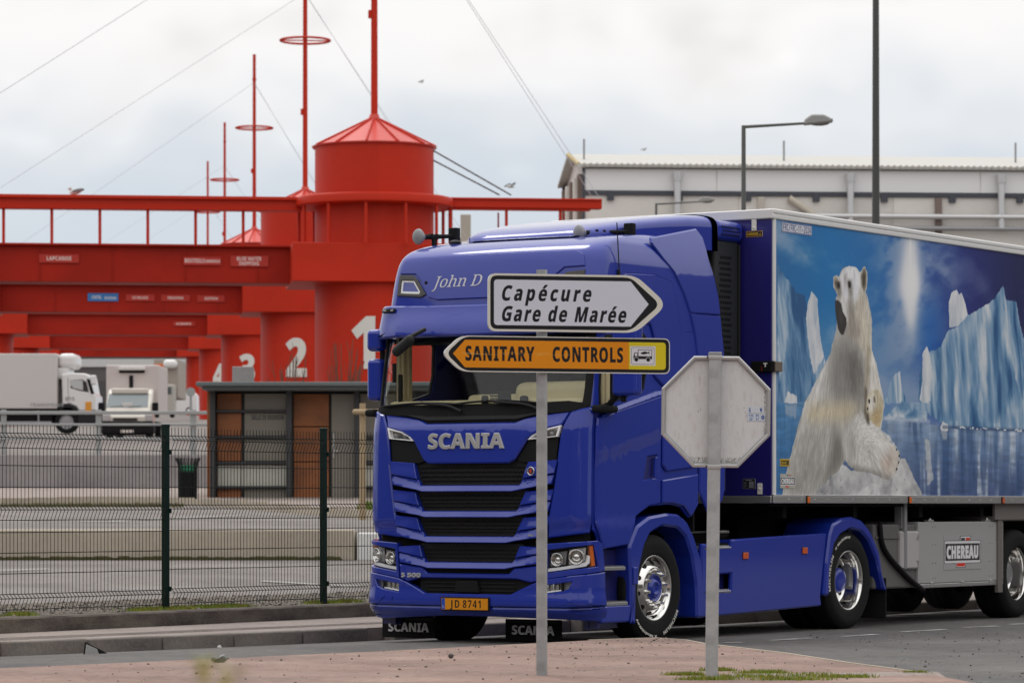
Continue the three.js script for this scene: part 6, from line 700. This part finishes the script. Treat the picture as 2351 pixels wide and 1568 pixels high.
// ---------------------------------------------------------------- parked vehicles on the terrace
const smallWheel = (parent, x, y, z, R, W, axis = 'z') => { const w = sub(parent, 'wheel'); w.position.set(x, y, z); if (axis === 'x') w.rotation.y = R90; part(w, 'tyre', lathe([[R * 0.6, -W / 2], [R * 0.95, -W / 2], [R, -W * 0.35], [R, W * 0.35], [R * 0.95, W / 2], [R * 0.6, W / 2]], 32), M.rubber); part(w, 'rim', lathe([[R * 0.62, W * 0.45], [R * 0.55, W * 0.3], [R * 0.3, W * 0.42], [0.001, W * 0.42]], 24), M.steel); return w; };
{ // white rigid lorry seen from its right side, facing right
  const Z = 140, k = Z / FOCAL, p = sight(150, 994, Z), y = ground(p[0], Z), t = thing('box_lorry', 'white refrigerated box lorry parked at the left, facing right', 'lorry', [p[0], y, -Z]); t.position.y = p[1];
  const U = (x) => (x * 0.2083 - 150) * k, Y = (v) => (1010 - v) * 0.2083 * k, body = std(lin(0.6, 0.57, 0.55), 0.5), P = (pts) => pts.map(([a, b]) => [U(a), Y(b)]);
  part(t, 'box_body', rb(U(622) - U(-1200), Y(135) - Y(742), 2.5, 0.04, (U(622) + U(-1200)) / 2, (Y(135) + Y(742)) / 2, -1.25), body); part(t, 'fridge_unit', rb(U(825) - U(620), Y(128) - Y(295), 1.9, 0.22, (U(825) + U(620)) / 2, (Y(128) + Y(295)) / 2, -1.25, 0, 4), M.vanwhite);
  const cabP = P([[680, 720], [668, 360], [760, 345], [930, 352], [985, 385], [1020, 570], [1045, 600], [1048, 760], [860, 770], [830, 720], [760, 690], [700, 700]]), win = P([[750, 415], [900, 405], [955, 440], [985, 575], [870, 560], [755, 525]]);
  part(t, 'cab', ext(cabP, 2.3, 0.05, [win]).translate(0, 0, -2.4), M.vanwhite); part(t, 'side_window', ext(win, 2.2, 0).translate(0, 0, -2.35), std(lin(0.05, 0.055, 0.06), 0.15)); part(t, 'window_reveal', ext(P([[760, 430], [900, 425], [905, 540], [800, 515], [765, 480]]), 0.02, 0).translate(0, 0, -0.12), std(lin(0.5, 0.52, 0.52), 0.3)); part(t, 'wing_mirror', rb(0.22, 0.4, 0.25, 0.06, U(1022), Y(425), -0.1), M.vanwhite); part(t, 'windscreen', ext(P([[945, 415], [978, 415], [1030, 575], [995, 580]]), 0.04, 0).translate(0, 0, -0.11), M.black); part(t, 'door_seam', ext(P([[735, 400], [742, 400], [748, 680], [741, 680]]), 0.02, 0).translate(0, 0, -0.11), M.steel); part(t, 'side_lettering', [letters('TRANSFRIGO', 1.4, 0.14, 0.01).translate(U(510), Y(700), 0.0), letters('815', 0.4, 0.16, 0.01).translate(U(760), Y(632), -0.1)], M.greypaint); part(t, 'indicator', rb(0.25, 0.4, 0.04, 0.02, U(965), Y(718), -0.08), std(lin(0.7, 0.3, 0.03), 0.4));
  part(t, 'deflector', rb(0.5, 0.5, 1.8, 0.1, U(675), Y(350), -1.25), M.vanwhite); part(t, 'wheel_arch', ext(P([[640, 760], [650, 710], [700, 685], [760, 690], [830, 720], [860, 770], [820, 770], [780, 735], [700, 730], [665, 760]]), 0.5, 0.02).translate(0, 0, -0.55), M.trim); part(t, 'chassis', [bx(U(1040) - U(-1100), 0.7, 1.6, (U(1040) + U(-1100)) / 2, Y(810), -1.25), bx(U(560) - U(-300), 0.5, 2.2, (U(560) + U(-300)) / 2, Y(830), -1.25)], M.under); part(t, 'side_guard', [rb(U(560) - U(-600), 0.1, 0.05, 0.01, (U(560) + U(-600)) / 2, Y(895), -0.05), rb(0.06, 0.6, 0.05, 0.01, U(415), Y(840), -0.06)], M.greypaint); part(t, 'bumper', rb(0.9, 0.5, 2.2, 0.1, U(960), Y(850), -1.25), M.trim);
  smallWheel(t, U(720), 0.47, -0.35, 0.5, 0.35); smallWheel(t, U(-500), 0.47, -0.35, 0.5, 0.35);
}
{ // white box van facing the camera
  const Z = 130, k = Z / FOCAL, p = sight(291, 1007, Z), t = thing('box_van', 'white box van facing forward with a black cooling slot above the cab', 'van', [p[0], p[1], -Z]), U = (x) => (x * 0.2083 - 291) * k, Y = (v) => (1070 - v) * 0.2083 * k;
  part(t, 'box_body', rb(U(1700) - U(1112), Y(240) - Y(760), 3.4, 0.05, (U(1700) + U(1112)) / 2, (Y(240) + Y(760)) / 2, -3.2), std(lin(0.62, 0.58, 0.56), 0.5)); part(t, 'cooling_slot', [rb(U(1540) - U(1258), Y(300) - Y(330), 0.06, 0.01, U(1400), Y(315), -1.48), rb(U(1415) - U(1372), Y(355) - Y(490), 0.08, 0.02, U(1392), Y(425), -1.48)], M.black); part(t, 'slot_frame', rb(U(1550) - U(1250), Y(262) - Y(300), 0.2, 0.03, U(1400), Y(281), -1.42), M.white);
  const sidep = [[0, Y(1030)], [0.02, Y(830)], [-0.25, Y(740)], [-0.95, Y(560)], [-1.2, Y(510)], [-1.7, Y(505)], [-1.7, Y(1000)]]; part(t, 'cab', ext(sidep, U(1650) - U(1150), 0.06).rotateY(-R90).translate(U(1650), 0, 0).rotateY(0), M.ivory);
  const ws = (x0, x1, y0, y1, o) => { const z = (v) => mix(-0.25, -0.95, (740 - v) / 180), g = new THREE.BufferGeometry(); g.setAttribute('position', new THREE.Float32BufferAttribute([U(x0), Y(y1), z(y1) + o, U(x1), Y(y1), z(y1) + o, U(x1 - 12), Y(y0), z(y0) + o, U(x0 + 12), Y(y0), z(y0) + o], 3)); g.setIndex([0, 1, 2, 0, 2, 3]); g.computeVertexNormals(); return g; };
  part(t, 'windscreen', ws(1155, 1615, 568, 722, 0.02), phy(lin(0.16, 0.2, 0.21), 0.06, { clearcoat: 1 })); part(t, 'roof_visor', rb(U(1600) - U(1190), 0.22, 0.5, 0.06, U(1395), Y(538), -1.1), M.ivory); part(t, 'front_bumper', rb(U(1692) - U(1108), Y(880) - Y(1035), 0.5, 0.12, U(1400), Y(955), -0.12), M.black); part(t, 'grille', [rb(U(1510) - U(1240), Y(845) - Y(872), 0.05, 0.02, U(1375), Y(858), 0.04)], M.trim);
  for (const [a, b] of [[1125, 1215], [1590, 1680]]) part(t, 'headlamp', rb(U(b) - U(a), Y(800) - Y(880), 0.16, 0.05, (U(a) + U(b)) / 2, Y(842), -0.02), phy(lin(0.5, 0.5, 0.5), 0.1, { clearcoat: 1 })); for (const a of [1092, 1690]) part(t, 'wing_mirror', rb(0.24, 0.36, 0.14, 0.06, U(a), Y(718), -0.5), M.matt); part(t, 'wiper', [rod([U(1200), Y(722), -0.2], [U(1340), Y(705), -0.28], 0.012, 5), rod([U(1400), Y(722), -0.2], [U(1540), Y(708), -0.28], 0.012, 5)], M.black); part(t, 'number_plate', rb(0.5, 0.11, 0.02, 0.004, U(1400), Y(990), 0.15), M.pale); part(t, 'paper_on_dash', rb(0.4, 0.12, 0.02, 0.01, U(1385), Y(690), -0.3), M.white);
  for (const a of [1185, 1625]) smallWheel(t, U(a), 0.36, -0.6, 0.36, 0.24, 'x'); for (const a of [1185, 1625]) smallWheel(t, U(a), 0.36, -3.9, 0.36, 0.24, 'x'); part(t, 'chassis', bx(1.5, 0.4, 4.4, U(1400), 0.55, -2.6), M.under);
}
{ // white panel van, seen from the side
  const Z = 300, k = Z / FOCAL, p = sight(403, 951, Z), t = thing('panel_van', 'small white panel van side on, right of the box van', 'van', [p[0], p[1], -Z]), U = (x) => (x * 0.2083 - 403) * k, Y = (v) => (805 - v) * 0.2083 * k, P = (l) => l.map(([a, b]) => [U(a), Y(b)]);
  part(t, 'body', ext(P([[1700, 780], [1700, 690], [1730, 630], [1750, 580], [1800, 570], [2140, 565], [2165, 600], [2170, 770], [2160, 785]]), 1.9, 0.1).translate(0, 0, -1.9), M.vanwhite); part(t, 'side_window', [ext(P([[1790, 645], [1935, 640], [1935, 700], [1795, 705]]), 0.03, 0), ext(P([[1712, 700], [1735, 640], [1758, 635], [1755, 702]]), 0.03, 0)], std(lin(0.06, 0.08, 0.08), 0.2)); smallWheel(t, U(1770), 0.32, -0.1, 0.33, 0.22); smallWheel(t, U(2080), 0.32, -0.1, 0.33, 0.22); part(t, 'underside', bx(U(2150) - U(1710), 0.3, 1.6, 0, 0.35, -0.95), M.under);
}
{ // second box lorry far behind and the depot under the last gantry
  const Z = 250, k = Z / FOCAL, p = sight(380, 960, Z), t = thing('far_box_lorry', 'far off beige box lorry with white cooling unit beside the last red gantry', 'lorry', [p[0], p[1], -Z]), U = (x) => (x * 0.2083 - 380) * k, Y = (v) => (845 - v) * 0.2083 * k;
  part(t, 'box_body', rb(U(1960) - U(1690), Y(195) - Y(620), 6, 0.06, (U(1690) + U(1960)) / 2, (Y(195) + Y(620)) / 2, -3), std(lin(0.34, 0.3, 0.26), 0.7)); part(t, 'fridge_unit', rb(U(1955) - U(1800), Y(205) - Y(300), 0.9, 0.3, (U(1955) + U(1800)) / 2, Y(250), 0.3, 0, 4), M.vanwhite); part(t, 'cab', rb(U(1940) - U(1710), Y(480) - Y(790), 1.6, 0.15, U(1825), Y(635), 0.9), std(lin(0.4, 0.38, 0.34), 0.6)); part(t, 'windscreen', rb(U(1910) - U(1740), Y(510) - Y(590), 0.06, 0.02, U(1825), Y(550), 1.7), std(lin(0.08, 0.1, 0.1), 0.2)); part(t, 'marker', rb(0.8, 0.5, 0.1, 0.02, U(1755), Y(285), 0.05), M.amber); for (const a of [1740, 1910]) smallWheel(t, U(a), 0.5, 1.1, 0.5, 0.3, 'x');
  const d = sight(200, 0, 372), y = ground(d[0], 372), b = thing('depot', 'grey depot building with a white upper band beneath the farthest gantry', 'building', [d[0], y, -372]), h = EYE + (HORIZON - 815) * 372 / FOCAL - y;
  part(b, 'wall', bx(26, h, 10, 0, h / 2, -5), std(lin(0.11, 0.1, 0.1), 0.8)); part(b, 'fascia', rb(26.2, 0.9, 0.3, 0.05, 0, h - 0.9, 0.1), std(lin(0.55, 0.55, 0.54), 0.6)); for (const x of [-7, 0, 7]) part(b, 'dock_door', rb(4.6, h * 0.55, 0.1, 0.02, x, h * 0.28, 0.05), std(lin(0.07, 0.065, 0.065), 0.7)); part(b, 'roof', bx(26.6, 0.3, 10.6, 0, h + 0.1, -5), M.greywall);
}

// ---------------------------------------------------------------- warehouse, lamps, birds
{
  const Z = 150, a = sight(1340, 385, Z), gy = ground(a[0], Z), turn = 0.076, t = thing('warehouse', 'long cream and grey industrial warehouse behind the trailer', 'building', [a[0], gy, -Z], turn), H = a[1] - gy, L = 42, D = 9.4, ridge = H + 0.95;
  const cream = std(lin(0.76, 0.74, 0.71), 0.75, { map: rep(grain(35, 256, [0.92, 0.9, 0.88], { speck: 0.05, blotch: 0.25 }), 6) }), grey = std(lin(0.8, 0.8, 0.8), 0.6), band = std(lin(0.06, 0.065, 0.08), 0.7), brown = std(lin(0.2, 0.15, 0.13), 0.8), k = Z / FOCAL, S = 0.16;
  part(t, 'wall', bx(L, H, 0.3, L / 2, H / 2, -0.15), cream); part(t, 'rear_wall', bx(L, H, 0.3, L / 2, H / 2, -D), cream);
  part(t, 'gable', ext([[0, 0], [D, 0], [D, H], [D / 2, ridge], [0, H]], 0.25, 0).rotateY(R90).translate(0.1, 0, 0), cream); for (let j = 0; j < 5; j++) part(t, 'gable_rib', bx(0.25, H - 0.2, 0.55, -0.05, (H - 0.2) / 2, -1.1 - j * 1.9), j % 2 ? cream : brown); part(t, 'gable_end', bx(0.2, H, 0.7, 0.0, H / 2, -D + 0.2), std(lin(0.04, 0.04, 0.04), 0.8));
  part(t, 'roof', [ext([[-0.35, H], [D / 2, ridge], [D + 0.3, H], [D + 0.3, H + 0.14], [D / 2, ridge + 0.16], [-0.35, H + 0.14]], L + 0.6, 0).rotateY(R90).translate(-0.3, 0, 0)], std(lin(0.52, 0.51, 0.48), 0.6)); part(t, 'ridge_ripple', Array.from({ length: 150 }, (_, j) => new THREE.CylinderGeometry(0.07, 0.07, 0.5, 6).rotateX(R90).translate(j * 0.28, H + 0.12, 0.2)), std(lin(0.5, 0.48, 0.42), 0.7)).userData.kind = 'stuff'; part(t, 'gable_trim', [rod([-0.25, H + 0.12, 0.3], [-0.25, ridge + 0.12, -D / 2], 0.1, 6)], std(lin(0.5, 0.38, 0.16), 0.7));
  const y = (v) => EYE + (HORIZON - v) * k - gy; for (let j = 0; j < 7; j++) part(t, 'cladding_panel', bx(5.96, y(388) - y(437), 0.08, 3 + j * 6, (y(388) + y(437)) / 2, 0.03), grey); part(t, 'dark_band', rb(L, y(437) - y(448), 0.2, 0.02, L / 2, y(442.5), 0.06), band); part(t, 'edge_trim', bx(0.12, H, 0.16, 0.0, H / 2, 0.04), band); for (let j = 0; j < 8; j++) part(t, 'gutter_bracket', bx(0.3, 0.3, 0.2, 1.2 + j * 3.1, y(452), 0.1), band);
  for (const u of [1555, 1957, 2310]) { const x = (u - 1340) * k; part(t, 'vent_pipe', [new THREE.CylinderGeometry(0.16, 0.16, y(415) - y(520), 12).translate(x, (y(415) + y(520)) / 2, 0.35), new THREE.CylinderGeometry(0.22, 0.2, 0.4, 12).translate(x, y(405), 0.35)], M.silver); }
  for (const u of [1750, 2165]) part(t, 'column', rb(0.3, y(450), 0.25, 0.02, (u - 1340) * k, y(450) / 2, 0.1), u < 2000 ? std(lin(0.5, 0.46, 0.4), 0.7) : brown); part(t, 'brace', rod([(1815 - 1340) * k, y(452), 0.2], [(1880 - 1340) * k, y(495), 0.2], 0.16, 6), std(lin(0.55, 0.5, 0.42), 0.7)); for (const [v, r] of [[494, 0.13], [521, 0.11]]) part(t, 'pipe', rod([(1790 - 1340) * k, y(v), 0.4], [L, y(v), 0.4], r, 8), v < 500 ? M.silver : M.steel); for (let j = 0; j < 6; j++) part(t, 'cladding_panel', bx(6.9, 3.2, 0.05, 3.5 + j * 7, y(500), 0.02), cream); for (const u of [1310, 1780, 2330]) part(t, 'roof_vent', rod([(u - 1340) * k + 0.8, H + 0.6, -2], [(u - 1340) * k + 0.8, H + 1.5, -2], 0.05, 6), M.steel);
}
{ // beige block seen between the tower and the lorry roof
  const p = sight(1069, 545, 180), y = ground(p[0], 180), t = thing('stair_block', 'small beige stair block on a low dark building behind the lorry roof', 'building', [p[0], y, -180]), top = EYE + (HORIZON - 494) * 180 / FOCAL - y; part(t, 'block', rb(0.55, 2, 1, 0.03, 0, top - 1, 0), std(lin(0.42, 0.38, 0.32), 0.8)); part(t, 'base', bx(3.4, top - 1.2, 4, 1.1, (top - 1.2) / 2, -2), std(lin(0.12, 0.1, 0.09), 0.8));
}
function lamp(u, Z, vTop, vArm, uHead, label, w) {
  const p = sight(u, vTop, Z), y = ground(p[0], Z), k = Z / FOCAL, t = thing('street_lamp', label, 'street lamp', [p[0], y, -Z]), h = p[1] - y, L = (uHead - u) * k, yA = EYE + (HORIZON - vArm) * k - y, s = w;
  part(t, 'pole', new THREE.CylinderGeometry(0.045 * s, 0.07 * s, h, 12).translate(0, h / 2, 0), M.lamppaint); part(t, 'arm', [rod([0, h - 0.03, 0], [L * 0.72, yA, 0], 0.035 * s, 8, 0.028 * s)], M.lamppaint);
  const hd = [[0, 0], [0.62, 0.06], [0.6, 0.13], [0.42, 0.22], [0.16, 0.22], [0.02, 0.12]].map(([a, b]) => [a * s, b * s]); part(t, 'lamp_head', ext(rounded(hd, 0.04 * s), 0.26 * s, 0.03).translate(L * 0.7, yA - 0.04, -0.13 * s), std(lin(0.3, 0.3, 0.29), 0.5)); part(t, 'lamp_glass', at3(new THREE.SphereGeometry(0.2 * s, 14, 8).scale(1.1, 0.28, 0.5), L * 0.7 + 0.33 * s, yA + 0.0 * s, 0), std(lin(0.16, 0.16, 0.16), 0.4));
}
lamp(1708, 70, 288, 283, 1905, 'dark street lamp with arm to the right rising above the trailer front', 0.98); lamp(1507, 135, 467, 463, 1645, 'smaller farther street lamp low against the warehouse', 1.05);
{ const p = sight(2012, 0, 80), y = ground(p[0], 80); const t = thing('tall_pole', 'tall plain dark grey pole running out of the top of the picture', 'pole', [p[0], y, -80]); part(t, 'pole', new THREE.CylinderGeometry(0.06, 0.11, 18, 16).translate(0, 9, 0), std(lin(0.055, 0.058, 0.055), 0.5)); part(t, 'floodlight', [rb(1.2, 0.2, 0.3, 0.04, 0, 18, 0), rb(0.3, 0.3, 0.2, 0.04, 0.5, 18.2, 0.1), rb(0.3, 0.3, 0.2, 0.04, -0.5, 18.2, 0.1)], M.lamppaint); }
{ // gull on the upper beam, and three in the air
  const w = std(lin(0.6, 0.6, 0.58), 0.8), g = std(lin(0.2, 0.2, 0.21), 0.8);
  const perch = (x, y, z, label) => { const t = thing('gull', label, 'gull', [x, y, z], 0.3); part(t, 'body', [new THREE.SphereGeometry(0.13, 12, 8).scale(1.7, 0.8, 0.75).rotateZ(0.25).translate(0, 0.16, 0), new THREE.SphereGeometry(0.065, 10, 8).translate(-0.2, 0.26, 0), new THREE.ConeGeometry(0.02, 0.1, 6).rotateZ(R90).translate(-0.29, 0.25, 0), rod([0, 0.08, 0.03], [0, 0, 0.03], 0.008, 5), rod([0, 0.08, -0.03], [0, 0, -0.03], 0.008, 5)], w); part(t, 'wing', [1, -1].map((s) => new THREE.SphereGeometry(0.12, 10, 6).scale(1.9, 0.55, 0.2).rotateZ(0.2).translate(0.08, 0.2, s * 0.09)), g); };
  { const p = sight(168, 446, 118.3); perch(p[0], p[1] - 0.02, p[2] - 0.5, 'white gull perched on the upper beam of the nearest gantry'); }
  for (const [u, v, Z, label, s] of [[967, 188, 150, 'small gull in flight above the nearest tower', 0.5], [1479, 344, 170, 'small gull in flight above the warehouse roof', 0.5], [1172, 428, 150, 'gull in flight left of the warehouse gable', 0.9]]) { const t = thing('gull', label, 'gull', sight(u, v, Z), 0.4); t.scale.setScalar(s); part(t, 'body', new THREE.SphereGeometry(0.1, 10, 8).scale(2.2, 0.8, 0.8), w); for (const q of [1, -1]) part(t, 'wing', tube([[0, 0, 0], [0.1, 0.16, q * 0.3], [-0.05, 0.05, q * 0.62]], 0.04, 8, 5), g); }
}

// ---------------------------------------------------------------- foreground weed and litter
{
  const t = thing('weed', 'blurred yellow flowering weed close to the camera at the bottom', 'plant', [-0.352, 0, -4]), r = rng(123), stem = std(lin(0.2, 0.2, 0.08), 0.9), leaf = std(lin(0.36, 0.36, 0.12), 0.8), bloom = std(lin(0.5, 0.42, 0.08), 0.8), dry = std(lin(0.34, 0.27, 0.17), 0.9), pale = std(lin(0.55, 0.52, 0.3), 0.9), L = new THREE.SphereGeometry(1, 8, 5);
  for (let k = 0; k < 3; k++) part(t, 'stem', tube([[0, 0, 0], [0.02 * (k - 1), 0.5, 0.01 * k], [0.028 * (k - 1), 1.0 + 0.03 * (1 - k), 0.01]], 0.0035, 12, 5), stem);
  for (let k = 0; k < 34; k++) { const y = 0.965 + r() * 0.115, s = (k % 3) - 1; part(t, 'leaf', L.clone().scale(0.009, 0.003, 0.005).rotateZ((r() - 0.3) * 1.8).rotateY(r() * 6).translate(s * 0.012 + (r() - 0.5) * 0.03, y, (r() - 0.5) * 0.03), [leaf, pale, dry][k % 3]); }
  for (const [x, y] of [[-0.02, 1.066], [-0.012, 1.058], [0.012, 1.05], [-0.022, 1.035], [-0.03, 0.985], [0.004, 1.04]]) part(t, 'flower', L.clone().scale(0.006, 0.006, 0.006).translate(x, y, (r() - 0.5) * 0.02), bloom);
  part(t, 'rosette', [0, 1, 2, 3, 4, 5].map((k) => L.clone().scale(0.09, 0.006, 0.022).translate(0.08, 0.02, 0).rotateY(k)), leaf);
}
{ // litter
  const place = (u, v, y) => { const Z = FOCAL * (EYE - y) / (v - HORIZON); return [(u - MIDX) * Z / FOCAL, y, -Z]; };
  { const t = thing('plastic_shard', 'black and grey broken plastic piece lying against the kerb', 'litter', place(218, 1503, -0.05), 0.7); part(t, 'shell', ext([[-0.13, 0], [-0.115, 0.115], [0.03, 0.05], [0.13, 0.0]], 0.02, 0.004), M.matt); part(t, 'torn_face', ext([[-0.125, 0.002], [-0.11, 0.095], [0.0, 0.05], [0.02, 0.004]], 0.01, 0.002).translate(0, 0, 0.018), std(lin(0.35, 0.35, 0.34), 0.6)); }
  { const t = thing('crushed_can', 'crushed dark bottle or can on the island near the yellow weed', 'litter', place(502, 1521, 0.1), 0.5); part(t, 'body', new THREE.SphereGeometry(0.055, 12, 8).scale(1.2, 0.5, 0.8).translate(0, 0.025, 0), std(lin(0.03, 0.035, 0.042), 0.4)); part(t, 'flap', ext([[-0.05, 0.03], [0.0, 0.05], [0.03, 0.06], [-0.02, 0.03]], 0.05, 0.004), std(lin(0.2, 0.2, 0.21), 0.5)); }
  solid('stone', new THREE.DodecahedronGeometry(0.026, 0).scale(1, 0.8, 1).translate(...place(1035, 1506, 0.118)), std(lin(0.09, 0.08, 0.075), 0.95), 'single dark stone on the island below the number plate', 'stone');
  { const p = place(503, 1486, -0.05); solid('paper_scrap', rb(0.035, 0.035, 0.02, 0.008).rotateZ(0.5).translate(...p), M.white, 'small white paper scrap at a kerb joint', 'litter'); }
}

// ---------------------------------------------------------------- dark sheds out of view, placed to darken reflections and low sky light on the lorry
for (const [x, z, turn, len, h, label] of [[46, -46, -R90, 90, 13, 'long dark brown building out of view to the right, placed to darken reflections in the lorry side'], [-40, -4, R90 * 0.86, 70, 14, 'long dark building out of view to the left, placed to darken reflections in the lorry front'], [0, 22, Math.PI, 90, 14, 'long dark building out of view behind the camera, placed to darken faces turned to the camera']]) {
  const t = thing('unseen_shed', label, 'building', [x, -0.1, z], turn), w = std(lin(0.1, 0.085, 0.075), 0.85); part(t, 'wall', bx(len, h, 0.4, 0, h / 2, 0), w); part(t, 'rear_wall', bx(len, h, 0.4, 0, h / 2, -12), w); part(t, 'roof', bx(len + 1, 0.5, 13.5, 0, h + 0.25, -6), M.greywall); for (const s of [-1, 1]) part(t, 'end_wall', bx(0.4, h, 11.6, s * len / 2, h / 2, -6), w); for (let k = 0; k < 8; k++) part(t, 'sliding_door', rb(5, 5.5, 0.2, 0.03, -len / 2 + 8 + k * len / 8.5, 2.75, 0.25), std(lin(0.06, 0.07, 0.08), 0.6));
}
renderer.render(scene, camera);
